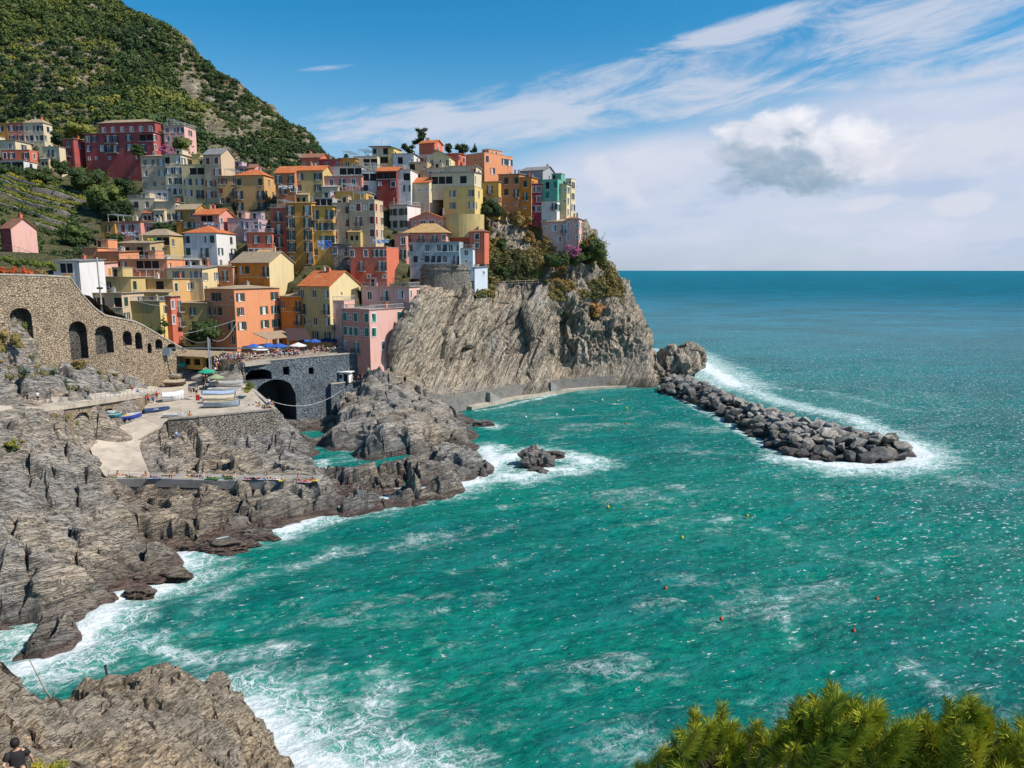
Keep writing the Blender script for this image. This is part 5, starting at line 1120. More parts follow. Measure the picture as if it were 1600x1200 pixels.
ops = arch_ops([(14,481,48,545,1.2),(106,502,134,562,1.3),(147,509,175,553,1.3),(191,517,205,540,.8),(210,519,221,546,.8),(230,536,236,552,.5),(242,530,253,546,.6),(260,537,274,549,.7)], Aw, Bw)
ops = [(max(o[0], .3),)+o[1:] for o in ops if o[1] > .8]
ext = Vector((Aw[0]-Bw[0], Aw[1]-Bw[1], 0)).normalized()*14
A2 = (Aw[0]+ext.x, Aw[1]+ext.y, 0); sh14 = 14.0
ftop = lerp_tab([(u+sh14, z) for u, z in tops]); fbot = lerp_tab([(u+sh14, z-3.5) for u, z in bots])
ops = [(o[0]+sh14, o[1]+sh14, o[2], o[3], o[4]) for o in ops]
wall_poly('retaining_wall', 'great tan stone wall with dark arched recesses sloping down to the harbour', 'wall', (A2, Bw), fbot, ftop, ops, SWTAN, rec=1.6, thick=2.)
# lower arched wall under the path
Al, Bl = G(96, 634.6, 14.6), G(250, 613.2, 10.4)
ops = arch_ops([(113,645,139,688,1.2),(156,639,178,666,1.0)], Al, Bl)
tl = [u_of(px, py, Al, Bl) for px, py in ((97, 635), (150, 628.5), (200, 621.5), (249, 614.5))]
wall_poly('retaining_wall', 'lower stone wall with two dark arched boat stores under the railed path', 'wall', (Al, Bl), 5.2, lerp_tab(tl), ops, SWTAN, rec=2.2, thick=1.)
# wall of the boat terrace facing the rocks, and its shaded return
Ab, Bb = G(310, 652, 9.2), G(427, 640, 9.7)
wall_poly('terrace_wall', 'rough grey stone wall below the terrace of beached boats', 'wall', (Ab, Bb), 1.5, lambda u: 9.2+.5*u/14, [], SWGREY, thick=.8)
Ac, Bc = G(262, 656, 8.9), G(309, 652, 9.2)
wall_poly('terrace_wall', 'shaded wall at the left of the boat terrace where bathers shelter', 'wall', (Ac, Bc), 4., lambda u: 8.9+.3*u/6, [], SWGREY, thick=.6)
Ad, Bd = Bb, G(387, 601, 11)
wall_poly('terrace_wall', 'end wall of the boat terrace beside the green channel', 'wall', ((Bb[0]-.05, Bb[1]+.05, 0), Bd), 0., lambda u: 9.7+.04*u, [], SWGREY, thick=.8)
# bridge
Ae, Be = P(377, 567, 151), P(502, 553, 163)
ops = arch_ops([(383,577,424,596,1.1),(396,593,461,642,4.2),(442,573,452,586,0),(482,574,490,585,0)], Ae, Be)
arch_b = [o for o in ops if o[4] > 3]; rest = [o for o in ops if o[4] <= 3]
big = arch_b[0]
wall_poly('harbour_bridge', 'stone bridge in blue shade with a wide low arch under the crowded piazza', 'bridge', (Ae, Be), -1., lambda u: 15.1, [(big[0], big[1], -1.2, big[3], 3.6)]+[(o[0], o[1], max(o[2], big[3]+.15) if o[1] > big[0] and o[0] < big[1] else o[2], o[3], o[4]) for o in rest], SWDARK, rec=9., thick=9.2, mback=plain('tunnel_shade', (.05, .06, .07), .9), coping=True)
Af, Bf = (Be[0]+.03, Be[1]-.02, 0), P(562, 546, 169)
wall_poly('quay_wall', 'shaded stone quay wall between the bridge and the pink corner house', 'wall', (Af, Bf), -1, lambda u: 15.1, [], SWDARK, thick=5.)
# curved wall round the planted bed
cp = [G(336, 600, 11.2), G(333, 588, 12.5), G(338, 574, 14.), G(348, 568, 14.9), G(376, 566, 15.2)]; cp = catmull(np.array(cp), 6); mb = MB(); rg = []
for i, p in enumerate(cp):
    q_ = cp[min(i+1, len(cp)-1)]-cp[max(i-1, 0)]; nn_ = np.array([q_[1], -q_[0], 0])/(np.hypot(q_[0], q_[1])+1e-9)*.2; rg.append([tuple(p-nn_+[0, 0, -3.5]), tuple(p+nn_+[0, 0, -3.5]), tuple(p+nn_+[0, 0, .9]), tuple(p-nn_+[0, 0, .9])])
mb.loft(rg); tag(mb.build('garden_wall', SWTAN), 'curved tan wall round the planted bed beside the ramp', 'wall')
# stone bastion under the blue-grey house: half-round tower
c0 = Vector(P(678, 440, 203)); c1 = Vector(P(740, 440, 206)); zt_ = P(690, 413, 199)[2]; z1_ = P(690, 475, 199)[2]-3; mb = MB(); rings = []
cxm = Vector(((c0.x+c1.x)/2-1.5, 206, 0)); Rb = 10.2
for z, r in ((z1_, Rb+1.2), ((z1_+zt_)/2, Rb+.5), (zt_-1.6, Rb+.1), (zt_-1.55, Rb+.35), (zt_-1.2, Rb+.35), (zt_-1.15, Rb), (zt_, Rb)):
    rings.append([(cxm.x+r*math.cos(a)*.98, cxm.y+r*math.sin(a)*.72, z) for a in np.linspace(math.pi, 2*math.pi, 21)]+[(cxm.x+r, cxm.y+6, z), (cxm.x-r, cxm.y+6, z)])
mb.loft(rings); tag(mb.build('stone_bastion', SWGREY), 'rounded grey stone bastion carrying the blue-grey house on the cliff', 'wall')
# tan curved retaining wall below the bright yellow house
mb = MB(); cc_ = P(724, 352, 206); rings = []
for py in (362, 334): 
    z = P(724, py, 204)[2]; rings.append([(cc_[0]+5.6*math.cos(a), 208+4.2*math.sin(a), z-(1.5 if py == 362 else 0)) for a in np.linspace(math.pi, 2*math.pi, 17)])
mb.loft(rings, caps=True); tag(mb.build('retaining_wall', stucco(WC['tany'], .8)), 'tan rendered curved wall under the bright yellow house', 'wall')
# garden terrace walls on the headland
for (a, b, h_, lb) in ((P(868,436,218.5), P(936,434,226), 3.6, 'dry stone wall holding up the garden on the headland'), (P(735,440,209), P(762,440,209), 3.5, 'rough stone wall behind the white cliff block'), (P(790,392,221), P(842,388,222), 2.2, 'short stone terrace wall among bushes on the headland')):
    wall_poly('terrace_wall', lb, 'wall', (a, b), a[2]-1.8, lambda u, a=a, h_=h_: a[2]+h_*.6, [], SWGREY, thick=1.4)
# ------------------------------------------------------------------ vegetation
ICO = None
def ico1():
    global ICO
    if ICO is None:
        bm = bmesh.new(); bmesh.ops.create_icosphere(bm, subdivisions=1, radius=1); ICO = (np.array([v.co[:] for v in bm.verts]), np.array([[v.index for v in f.verts] for f in bm.faces])); bm.free()
    return ICO
def leafcloud(C, Rr, tint, nl, ls, squash=.8, seed=0, core=.72, up=.15):
    """triangle soup: for each clump centre a lumpy core and nl leaf blades in a shell round it"""
    rg = np.random.RandomState(seed); C = np.asarray(C, float); Rr = np.asarray(Rr, float); tint = np.asarray(tint, float); n = len(C)
    d = rg.normal(size=(n, nl, 3)); d /= np.linalg.norm(d, axis=2, keepdims=True); d[:, :, 2] = np.where(d[:, :, 2] < -.3, -d[:, :, 2], d[:, :, 2])
    r = rg.uniform(.62, 1.08, (n, nl, 1))*(1+.28*np.sin(d[:, :, :1]*5+C[:, None, :1])*np.cos(d[:, :, 1:2]*4+C[:, None, 1:2]))
    ctr = C[:, None]+d*r*Rr[:, None, None]*np.array([1, 1, squash])
    a = rg.normal(size=(n, nl, 3)); nn = d+rg.normal(size=(n, nl, 3))*.55; nn[:, :, 2] += up; u = np.cross(nn, a); u /= np.linalg.norm(u, axis=2, keepdims=True); v = np.cross(nn, u); v /= np.linalg.norm(v, axis=2, keepdims=True)
    s = ls*rg.uniform(.6, 1.3, (n, nl, 1))*np.clip(Rr[:, None, None]/np.median(Rr), .6, 1.5)
    V = np.stack([ctr-u*s*.6-v*s*.4, ctr+u*s*.6-v*s*.4, ctr+v*s*.75], 2).reshape(-1, 3); Fc = np.arange(len(V)).reshape(-1, 3)
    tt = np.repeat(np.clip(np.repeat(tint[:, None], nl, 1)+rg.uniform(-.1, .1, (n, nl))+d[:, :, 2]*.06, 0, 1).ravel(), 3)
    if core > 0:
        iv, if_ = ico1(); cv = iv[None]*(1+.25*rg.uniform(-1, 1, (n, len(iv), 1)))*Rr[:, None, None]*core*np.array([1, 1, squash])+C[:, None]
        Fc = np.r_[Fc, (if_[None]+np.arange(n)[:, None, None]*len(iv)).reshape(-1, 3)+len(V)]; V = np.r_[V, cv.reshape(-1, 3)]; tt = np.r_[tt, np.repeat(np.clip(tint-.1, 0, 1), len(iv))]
    return V, Fc, tt
GR = leafmat('scrub_leaves', [(0, (.016, .030, .014)), (.3, (.032, .058, .018)), (.55, (.075, .105, .025)), (.8, (.19, .19, .035)), (1, (.30, .26, .05))])
DRY = leafmat('dry_scrub_leaves', [(0, (.03, .05, .02)), (.3, (.08, .09, .03)), (.55, (.20, .16, .05)), (.8, (.30, .17, .06)), (1, (.38, .13, .04))])
GREYG = leafmat('olive_grey_leaves', [(0, (.05, .07, .05)), (.5, (.13, .17, .13)), (1, (.22, .27, .20))])
PINKL = leafmat('bougainvillea_flowers', [(0, (.22, .05, .10)), (.5, (.40, .10, .20)), (1, (.52, .22, .30))])
ORL = leafmat('orange_flowers', [(0, (.35, .06, .02)), (1, (.65, .12, .02))])
BARK = plain('bark', (.12, .085, .06), .9, .1)
rg = np.random.RandomState(7)
# mountain wood and scrub
A_ = HILLV; c0 = A_[:-1, :-1]; e1 = A_[1:, :-1]-c0; e2 = A_[:-1, 1:]-c0; ar = np.linalg.norm(np.cross(e1, e2), axis=2)
cen = (A_[:-1, :-1]+A_[1:, 1:])/2; pxx, pyy = project(cen.reshape(-1, 3)); vis = (pxx > -160) & (pxx < 560) & (pyy > -150) & (pyy < 345) & (np.arange(ar.size) % ar.shape[1] < 128)
sc = SCREE[:-1, :-1].ravel(); wgt = ar.ravel()*vis*np.clip(1.05-1.15*sc, .06, 1); pr_ = wgt/wgt.sum()
NM = 8200; idx = rg.choice(len(pr_), NM, p=pr_); ii, jj = idx//ar.shape[1], idx % ar.shape[1]
pt = A_[ii, jj]+e1[ii, jj]*rg.rand(NM, 1)+e2[ii, jj]*rg.rand(NM, 1); qx, qy = project(pt)
rad = rg.uniform(1.3, 3.0, NM)*np.where(rg.rand(NM) < .12, 1.45, 1)*np.where(qx > 330, .62, 1)*np.clip(1-.5*SCREE[ii, jj], .4, 1)
tn = .34+.24*fbm(pt*.02, 3, 3)+.15*fbm(pt*.09, 2, 4)+rg.uniform(-.12, .12, NM)
vine = (qx < 190) & (qy > 60); band_ = np.sin((pt[:, 2]+1.5*fbm(pt*.03, 2, 8))*2*math.pi/7.5)
tn = np.where(vine & (band_ > .35), tn+.38, tn); rad = np.where(vine & (band_ > .35), rad*.62, np.where(vine & (band_ < -.3) & (qx < 150+40*np.sin(pt[:, 2]*.1)), rad*.3, rad)); tn = np.where(qx > 330, tn*.75+.0, tn)
tn = np.where((qx < 110) & (qy < 60), tn+.12, tn)
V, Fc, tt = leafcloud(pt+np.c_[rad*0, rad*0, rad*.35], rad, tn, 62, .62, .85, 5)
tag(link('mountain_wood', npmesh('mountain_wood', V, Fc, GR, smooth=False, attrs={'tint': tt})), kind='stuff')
NV = 60000; wv = ar.ravel()*(pxx > -60)*(pxx < 215)*(pyy > -20)*(pyy < 205); idx = rg.choice(len(wv), NV, p=wv/wv.sum()); ii, jj = idx//ar.shape[1], idx % ar.shape[1]; pt = A_[ii, jj]+e1[ii, jj]*rg.rand(NV, 1)+e2[ii, jj]*rg.rand(NV, 1)
ph = ((pt[:, 2]+2.2*fbm(pt*.02, 2, 8))/8.5) % 1; gate = fbm(pt*.018, 2, 88)+.25; pt = pt[(ph < .085) & (gate > 0)][:2600]
V, Fc, tt = leafcloud(pt+[0, 0, .6], rg.uniform(.8, 1.3, len(pt)), np.clip(.62+rg.uniform(-.2, .2, len(pt)), 0, 1), 26, .5, .7, 8); tag(link('mountain_vines', npmesh('mountain_vines', V, Fc, GR, smooth=False, attrs={'tint': tt})), kind='stuff')
# low scrub between, small
NS = 5000; idx = rg.choice(len(pr_), NS, p=(wgt+ar.ravel()*vis*.35)/(wgt+ar.ravel()*vis*.35).sum()); ii, jj = idx//ar.shape[1], idx % ar.shape[1]; pt = A_[ii, jj]+e1[ii, jj]*rg.rand(NS, 1)+e2[ii, jj]*rg.rand(NS, 1)
V, Fc, tt = leafcloud(pt, rg.uniform(.5, 1.1, NS), np.clip(.42+.3*fbm(pt*.03, 2, 9)+.3*SCREE[ii, jj]+rg.uniform(-.1, .15, NS), 0, 1), 16, .5, .7, 6, core=.6)
tag(link('hillside_scrub', npmesh('hillside_scrub', V, Fc, DRY, smooth=False, attrs={'tint': tt})), kind='stuff')

def clump_obj(name, pts, rads, tints, mat, nl, ls, parent=None, seed=1, squash=.85, core=.7):
    V, Fc, tt = leafcloud(pts, rads, tints, nl, ls, squash, seed, core); return link(name, npmesh(name, V, Fc, mat, smooth=False, attrs={'tint': tt}), parent)
def tree(name, label, cat, base, h_, r_, mat=None, tint=.3, ls=.22, n=14, nl=90, seed=1, trunk=True, low=0., squash=.8, group=None, conical=0., core=.7):
    root = empty(name, base, 0, label, cat, group); r = np.random.RandomState(seed); pts = []; rads = []
    for k in range(n):
        a = r.uniform(0, 6.28); t_ = k/(n-1) if n > 1 else .5; z = h_*((.38-low)+(.5+low*.6)*t_) if trunk else h_*(.2+.6*t_)
        rr_ = r_*(r.uniform(.2, .75) if not conical else (1-t_)*.75*r.uniform(.4, 1))
        pts.append((rr_*math.cos(a), rr_*math.sin(a), z)); rads.append(r_*r.uniform(.3, .52)*(1 if not conical else (1.2-t_)))
    if trunk:
        m_ = MB(); top = Vector((0, 0, h_*.6)); m_.tube((0, 0, -1), (r_*.04, 0, h_*.35), .07*r_+.06, .05*r_+.04, 7); m_.tube((r_*.04, 0, h_*.35), top, .05*r_+.04, .03*r_+.02, 6)
        for p_ in pts[::2]: m_.tube((0, 0, h_*.35), p_, .03*r_+.02, .012, 5)
        m_.build('trunk', BARK, root)
    clump_obj('crown' if trunk else 'foliage', pts, rads, np.clip(tint+r.uniform(-.12, .14, n), 0, 1), mat or GR, nl, ls, root, seed, squash, core); return root
def ground(px, py, Y): return P(px, py, Y)
# trees and bushes one can single out
tree('fig_tree', 'large dark green leafy tree in front of the greyish yellow house by the crane', 'tree', P(322,548,163), 6.4, 3.9, tint=.26, n=26, nl=120, ls=.3, seed=3)
tree('yucca', 'tall dark spiky yucca at the corner of the olive house', 'yucca', P(257,520,156), 4.2, 1.0, tint=.22, n=7, nl=90, ls=.2, seed=4, conical=1)
for k, (x, y, yy, r) in enumerate([(226,521,153,1.3),(238,523,154,1.5),(248,527,154,1.3)]): tree('shrub', ['small green shrub at the left foot of the olive wall', 'middle green shrub at the foot of the olive wall', 'right green shrub below the yucca'][k], 'shrub', P(x, y, yy), 2.2, r, tint=.42, n=8, seed=8+k, trunk=False)
tree('round_tree', 'dense round dark bush beside the mustard yellow house', 'tree', P(768,350,218), 6.6, 3.6, tint=.2, n=26, nl=130, ls=.32, seed=9)
for k, (x, y, yy, h_, r, lb) in enumerate([(657,240,246,8.4,2.6,'small pine behind the coral summit box'),(700,246,250,4.6,1.6,'slim pine right of the summit box'),(720,250,250,5.2,2.6,'broad dark pine left of the large peach house'),(742,247,252,5.2,1.2,'thin cypress touching the roof of the large peach house'),(638,246,250,4.2,2.0,'low dark hedge tree left of the coral summit box'),(543,262,250,4.4,1.2,'small bush on the skyline above the ochre house')]):
    tree('pine_tree', lb, 'tree', P(x, y, yy), h_, r, tint=.16, n=12, nl=90, ls=.3, seed=20+k, conical=(1 if 'c' in lb[:6] else 0))
tree('tree', 'yellow-green tree in front of the pink annex of the villa', 'tree', P(284,250,248), 7, 4.2, tint=.62, n=20, nl=110, ls=.32, seed=31)
tree('bougainvillea', 'pink bougainvillea climbing the right corner of the crimson villa', 'bougainvillea', P(262,250,244), 5, 2.2, mat=PINKL, tint=.4, n=10, nl=80, ls=.25, seed=32, trunk=False)
tree('tree', 'bright yellow-green trees left of the small crimson house', 'tree', P(122,220,266), 5.5, 6., tint=.82, n=22, nl=100, ls=.35, seed=33, squash=.6)
tree('tree', 'dark leafy tree between the cream end house and the small crimson house', 'tree', P(92,235,262), 6, 3.2, tint=.25, n=16, nl=100, ls=.32, seed=34)
for k, (x, y, yy, h_, r, ti, lb) in enumerate([(66,286,240,5.5,4.6,.42,'rounded green tree on the terraces under the small cream house'),(142,290,240,6,6.5,.34,'wide green tree mass below the crimson villa'),(165,318,226,6,6,.5,'pale green tree at the end of the middle terrace'),(24,366,196,4.5,3.4,.55,'yellow-green bush above the pink barn'),(118,378,200,5,4.2,.40,'leafy tree left of the washing-line house'),(196,305,232,6,4,.15,'dark tree against the weathered tan tower'),(190,345,224,7,5,.12,'very dark tree in the shade left of the pale grey house'),(95,268,246,4.5,3,.3,'dark bush below the cream two-storey house'),(182,380,198,3,2.2,.35,'small bush at the foot of the ochre end house'),(215,240,246,3.5,2,.3,'low bush in front of the crimson villa'),(15,275,242,4,5,.16,'dark hedge under the low white house'),(255,368,204,4,3.2,.15,'dark bush between the lilac house and the ochre house')]):
    tree('tree', lb, 'tree', P(x, y+3, yy), h_, r, tint=ti, n=26, nl=100, ls=.34, seed=50+k, low=.32)
# headland garden
tree('bougainvillea', 'bright pink bougainvillea spilling below the pink headland house', 'bougainvillea', P(894,404,215), 4., 2.5, mat=PINKL, tint=.4, n=10, nl=110, ls=.26, seed=61, trunk=False)
tree('bush', 'large green bush at the outermost corner of the headland garden', 'bush', P(925,412,222), 8, 4.6, tint=.5, n=26, nl=120, ls=.3, seed=62, trunk=False)
tree('bush', 'dark green bushes under the bougainvillea', 'bush', P(868,418,215), 4, 4.2, tint=.25, n=18, nl=110, ls=.3, seed=63, trunk=False)
tree('bush', 'green hedge bush between the bougainvillea and the corner bush', 'bush', P(905,416,216), 4, 3.4, tint=.34, n=14, nl=100, ls=.28, seed=64, trunk=False)
tree('tall_plant', 'tall orange-red flowering plant beside the pink end house', 'plant', P(917,388,219), 5, .8, mat=ORL, tint=.5, n=7, nl=50, ls=.25, seed=65, trunk=False, conical=1)
# cane stand with arching stems
cr_ = empty('giant_cane', P(930,392,222), 0, 'feathery pale canes rising above the corner bush against the sky', 'cane'); m_ = MB(); rr = random.Random(5)
for k in range(26):
    a = rr.uniform(0, 6.28); b = rr.uniform(.1, .5); L = rr.uniform(3.5, 7); p0_ = Vector((rr.uniform(-1.4, 1.4), rr.uniform(-1, 1), 0)); dr = Vector((math.cos(a)*b, math.sin(a)*b, 1))
    p1_ = p0_+dr*L*.6; p2_ = p1_+Vector((dr.x*L*.55, dr.y*L*.55, L*.28)); m_.tube(p0_, p1_, .05, .035, 4); m_.tube(p1_, p2_, .035, .01, 4)
    for j in range(9):
        c_ = p0_.lerp(p2_, .3+.07*j); dd__ = Vector((rr.uniform(-1, 1), rr.uniform(-1, 1), rr.uniform(-.2, .5))).normalized()*.9; n_ = dd__.cross(Vector((0, 0, 1))).normalized()*.07; m_.q([c_-n_, c_+n_, c_+dd__])
m_.build('stems', plain('cane_green', (.22, .24, .09), .8), cr_)
# headland scrub (mass)
A_ = CLIFFV; nsh = A_.shape; N_ = 9000; ii = rg.randint(0, nsh[0]-60, N_*3); jj = rg.randint(nsh[1]*5//9, nsh[1]-4, N_*3); pt = A_[ii, jj]; nrm = CLIFFN[ii, jj]
pn = fbm(pt*.09, 3, 44)+fbm(pt*.3, 2, 45)*.5; qx, qy = project(pt)
lim = 478+(qx-860).clip(0, 200)*.34
m_ok = (qx > 742) & (qy < lim) & (pn+.0012*(480-qy)+np.where((qx > 870) & (qy > 440), .1, 0) > -.16) & ~((qx > 770) & (qx < 860) & (qy > 440)); pt = pt[m_ok][:N_]; pn = pn[m_ok][:N_]; qx = qx[m_ok][:N_]
V, Fc, tt = leafcloud(pt, rg.uniform(.35, .95, len(pt))*np.clip(pn+.8, .6, 1.5), np.clip(.50+.36*fbm(pt*.07, 3, 91)+rg.uniform(-.12, .12, len(pt)), 0, 1), 44, .26, .75, 12)
tag(link('headland_scrub', npmesh('headland_scrub', V, Fc, DRY, smooth=False, attrs={'tint': tt})), kind='stuff')
# orange and green bush patches on the headland
for k, (x, y, yy, r, ti, mt, lb) in enumerate([(815,352,224,3.2,.62,DRY,'golden bush below the brown-orange house'),(828,375,222,2.6,.7,DRY,'rusty golden bush above the cliff garden'),(779,385,218,2.4,.3,GR,'green bush hanging over the terrace wall'),(782,428,214,2.6,.28,GR,'green bush right of the white cliff block'),(932,488,221,3.6,.85,DRY,'rusty red dry bush on the brow of the cliff'),(890,476,217,2.6,.5,DRY,'olive dry bush on the brow of the cliff'),(880,450,217,2.2,.55,GR,'yellow-green bush in front of the garden wall'),(770,440,210,1.8,.5,DRY,'small dry bush by the cliff path railing'),(960,475,226,2.6,.55,DRY,'sparse bush on the seaward brow'),(824,432,217,2.2,.35,GR,'dark green bush above the cliff path'),(800,395,220,2.,.4,GR,'small bush in the steep garden'),(745,404,212,1.8,.4,GR,'bush under the small orange-red house')]):
    tree('bush', lb, 'bush', P(x, y+r*2.6, yy), r*1.5, r, mat=mt, tint=ti, n=12, nl=90, ls=.24, seed=90+k, trunk=False)
# scrub on the lower left bank (mass) and single bushes
def shorepts(px0, px1, py0, py1, n_, zf=None):
    out = []
    for _ in range(n_):
        x, y = rg.uniform(px0, px1), rg.uniform(py0, py1)
        for z in np.arange(28, 3, -.4):
            g = G(x, y, z)
            if -111 < g[0] < -3 and 51 < g[1] < 150 and coastz(g[0], g[1]) >= z: out.append((g[0], g[1], z)); break
    return out
pts = shorepts(-40, 100, 505, 590, 160)+shorepts(85, 250, 565, 612, 70)+shorepts(0, 60, 680, 700, 10)+shorepts(80, 120, 640, 665, 10)
if pts:
    pts = np.array(pts); V, Fc, tt = leafcloud(pts, rg.uniform(.35, .9, len(pts)), rg.uniform(.25, .85, len(pts)), 60, .14, .7, 15); tag(link('bank_scrub', npmesh('bank_scrub', V, Fc, DRY, smooth=False, attrs={'tint': tt})), kind='stuff')
def gnd(px, py, lo=2, hi=30):
    for z in np.arange(hi, lo, -.25):
        g = G(px, py, z)
        if -111 < g[0] < -3 and 51 < g[1] < 195 and coastz(g[0], g[1]) >= z: return (g[0], g[1], z)
    return G(px, py, 10)
for k, (x, y, r, ti, lb) in enumerate([(15,545,2.6,.6,'large yellow-green bush on the bank under the great wall'),(40,520,1.8,.5,'green bush against the first arch of the great wall'),(75,535,1.4,.75,'tawny bush left of the second arch'),(20,700,1.,.75,'small yellow plant on the left rocks'),(104,648,1.0,.6,'yellow-green shrub at the left end of the lower arched wall'),(196,560,1.3,.6,'green shrub on the ledge below the small arches'),(240,585,1.2,.72,'golden shrub hanging at the end of the great wall'),(245,560,1.,.6,'small shrub beside the kiosk'),(125,572,1.2,.6,'yellow shrub under the tall second arch')]):
    b = gnd(x, y+6); tree('shrub', lb, 'shrub', b, r*1.4, r, mat=GR if k % 2 else DRY, tint=ti, n=10, nl=110, ls=.13, seed=120+k, trunk=False)
for k, (x, y, lb) in enumerate([(345,592,'yellow-green shrub inside the curved garden wall'),(356,590,'dark green shrub in the curved garden bed'),(370,588,'low shrub against the bridge end'),(388,615,'golden shrub at the corner of the boat terrace')]):
    tree('shrub', lb, 'shrub', G(x, y, 11), 2.4, 1.3, mat=GR, tint=[.7,.4,.5,.8][k], n=9, nl=90, ls=.16, seed=140+k, trunk=False)
def agave(b, s, lb, seed):
    r = random.Random(seed); m_ = MB()
    for k in range(46):
        a = r.uniform(0, 6.28); e_ = r.uniform(.15, 1.35); L = s*r.uniform(.7, 1.1); d = Vector((math.cos(a)*math.cos(e_), math.sin(a)*math.cos(e_), math.sin(e_))); sd = d.cross(Vector((0, 0, 1))).normalized()*.06*s; up = Vector((0, 0, .05*s))
        m_.q([-sd, Vector((0, 0, -.02)), d*L*.5+Vector((0, 0, -.03))-sd*0, d*L*.5-sd*1.3]); m_.q([d*L*.5-sd*1.3+up*0, d*L*.5, d*L+Vector((0, 0, -.1*L))]); m_.q([sd, d*L*.5+sd*1.3, d*L*.5, (0, 0, 0)]); m_.q([d*L*.5+sd*1.3, d*L+Vector((0, 0, -.1*L)), d*L*.5])
    root = empty('agave', b, 0, lb, 'agave', 'agaves on the bank below the great wall'); m_.build('leaves', AGV, root)
AGV = plain('agave_leaf', (.17, .23, .17), .6, .1)
for k, (x, y, s, lb) in enumerate([(22,572,1.7,'blue-grey agave at the far left of the bank'),(48,566,1.5,'blue-grey agave under the yellow-green bush'),(62,590,1.6,'blue-grey agave on top of the pale boulder'),(84,585,1.5,'blue-grey agave right of the pale boulder'),(12,590,1.4,'lowest left agave above the pale rock'),(100,600,1.3,'small agave above the path'),(120,592,1.8,'dark spiky agave standing on the pale rib of rock'),(40,585,1.5,'agave in the middle of the agave patch')]):
    agave(gnd(x, y), s, lb, k)
# vineyard terraces on the left
VINE = leafmat('vine_leaves', [(0, (.03, .05, .015)), (.4, (.09, .12, .02)), (.75, (.26, .24, .03)), (1, (.40, .32, .04))])
for k, (x0, y0, Y0, x1, y1, Y1, ti, lb) in enumerate([(-40,276,243,66,276,243,.3,'dark vine row just under the white house'),(-40,290,238,70,288,238,.82,'bright yellow-green vine row across the left terraces'),(80,292,238,205,286,238,.35,'vine row below the wide tree mass'),(-40,302,233,190,300,233,.42,'long dim vine row in the middle of the terraces'),(-40,318,228,150,308,228,.66,'sunlit green vine row on a curved stone terrace'),(-40,330,222,120,322,222,.5,'vine row under the curved stone terrace'),(120,300,233,212,297,233,.72,'short bright vine row beside the pale tree'),(-40,346,214,110,340,214,.45,'dim vine row near the pink barn'),(60,352,207,150,350,207,.4,'lowest vine row left of the washing lines')]):
    a, b = Vector(P(x0, y0, Y0)), Vector(P(x1, y1, Y1)); n_ = int((b-a).length/.55); pts = []
    for j in range(n_):
        p = a.lerp(b, j/n_); pts.append((p.x+rg.uniform(-.2, .2), p.y+math.sin(j*.12)*1.2+rg.uniform(-.2, .2), vz(p.x, p.y)+.75))
    root = empty('vine_row', (a.x, a.y, vz(a.x, a.y)), 0, lb, 'vines', 'vine rows on the left terraces'); rel = np.array(pts)-np.array(root.location[:])
    clump_obj('foliage', rel, rg.uniform(.55, .95, len(pts)), np.clip(ti+rg.uniform(-.15, .15, len(pts)), 0, 1), VINE, 34, .26, root, 200+k)
    wr_ = MB(); rings = []
    for j in range(0, n_, 3):
        p = a.lerp(b, j/n_); y_ = p.y+math.sin(j*.12)*1.2-1.1; z_ = vz(p.x, p.y-1.1); rings.append([(p.x, y_-.25, z_-1.), (p.x, y_-.15, z_+.75), (p.x, y_+.9, z_+.85), (p.x, y_+.9, z_-1.)])
    rr_ = wr_.loft([[tuple(Vector(q_)-root.location) for q_ in r_] for r_ in rings]); wr_.build('terrace_wall', SWGREY, root)
for k, (x0, y0, Y0, x1, y1, Y1, mt, ti, r0, lb) in enumerate([(-20,404,136,92,418,147,VINE,.35,1.0,'green vine pergola on top of the great stone wall'),(-20,421,126,50,426,131,ORL,.3,.8,'rust-orange flowering hedge along the top of the great wall'),(58,426,133,72,429,135,DRY,.75,.7,'short rusty hedge near the garden hut'),(96,430,138,112,434,141,DRY,.8,.6,'small rusty bush at the wall corner below the hut')]):
    a, b = Vector(P(x0, y0, Y0)), Vector(P(x1, y1, Y1)); n_ = max(4, int((b-a).length/.5)); root = empty('hedge', a, 0, lb, 'hedge'); pts = [tuple(a.lerp(b, j/n_)-a+Vector((rg.uniform(-.4, .4), rg.uniform(-.6, .6), rg.uniform(-.5, .4)))) for j in range(n_)]
    clump_obj('foliage', pts, rg.uniform(r0*.6, r0, n_), np.clip(ti+rg.uniform(-.2, .2, n_), 0, 1), mt, 60, .17, root, 230+k)
tag(link('sloping_stone_path', npmesh('sloping_stone_path', np.array([(x_, y_, vz(x_, y_)+.35) for x_, y_, z_ in [P(-60,371,152), P(-60,396,133), P(20,373,152), P(20,400,138), P(60,384,153), P(70,410,146), P(108,411,153), P(112,424,149)]]), [[0,1,3,2],[2,3,5,4],[4,5,7,6]], SWTAN, smooth=False)), kind='structure')
NT_ = 900; pxr = rg.uniform(-260, 225, NT_); Yr = rg.uniform(170, 275, NT_); pt = []
for x_, y_ in zip(pxr, Yr):
    X_ = (x_-800)/F*y_; pt.append((X_, y_, 0))
pt = np.array(pt); pt[:, 2] = vza(pt[:, :2]); keep_ = inpoly(pt[:, 0], pt[:, 1], VB)
for (B, ww, dd, ca, sa) in foot:
    lx = -(pt[:, 0]-B[0])*ca+(pt[:, 1]-B[1])*sa; ly = (pt[:, 0]-B[0])*sa+(pt[:, 1]-B[1])*ca; keep_ &= ~((lx > -2) & (lx < ww+1.5) & (ly > -4) & (ly < dd))
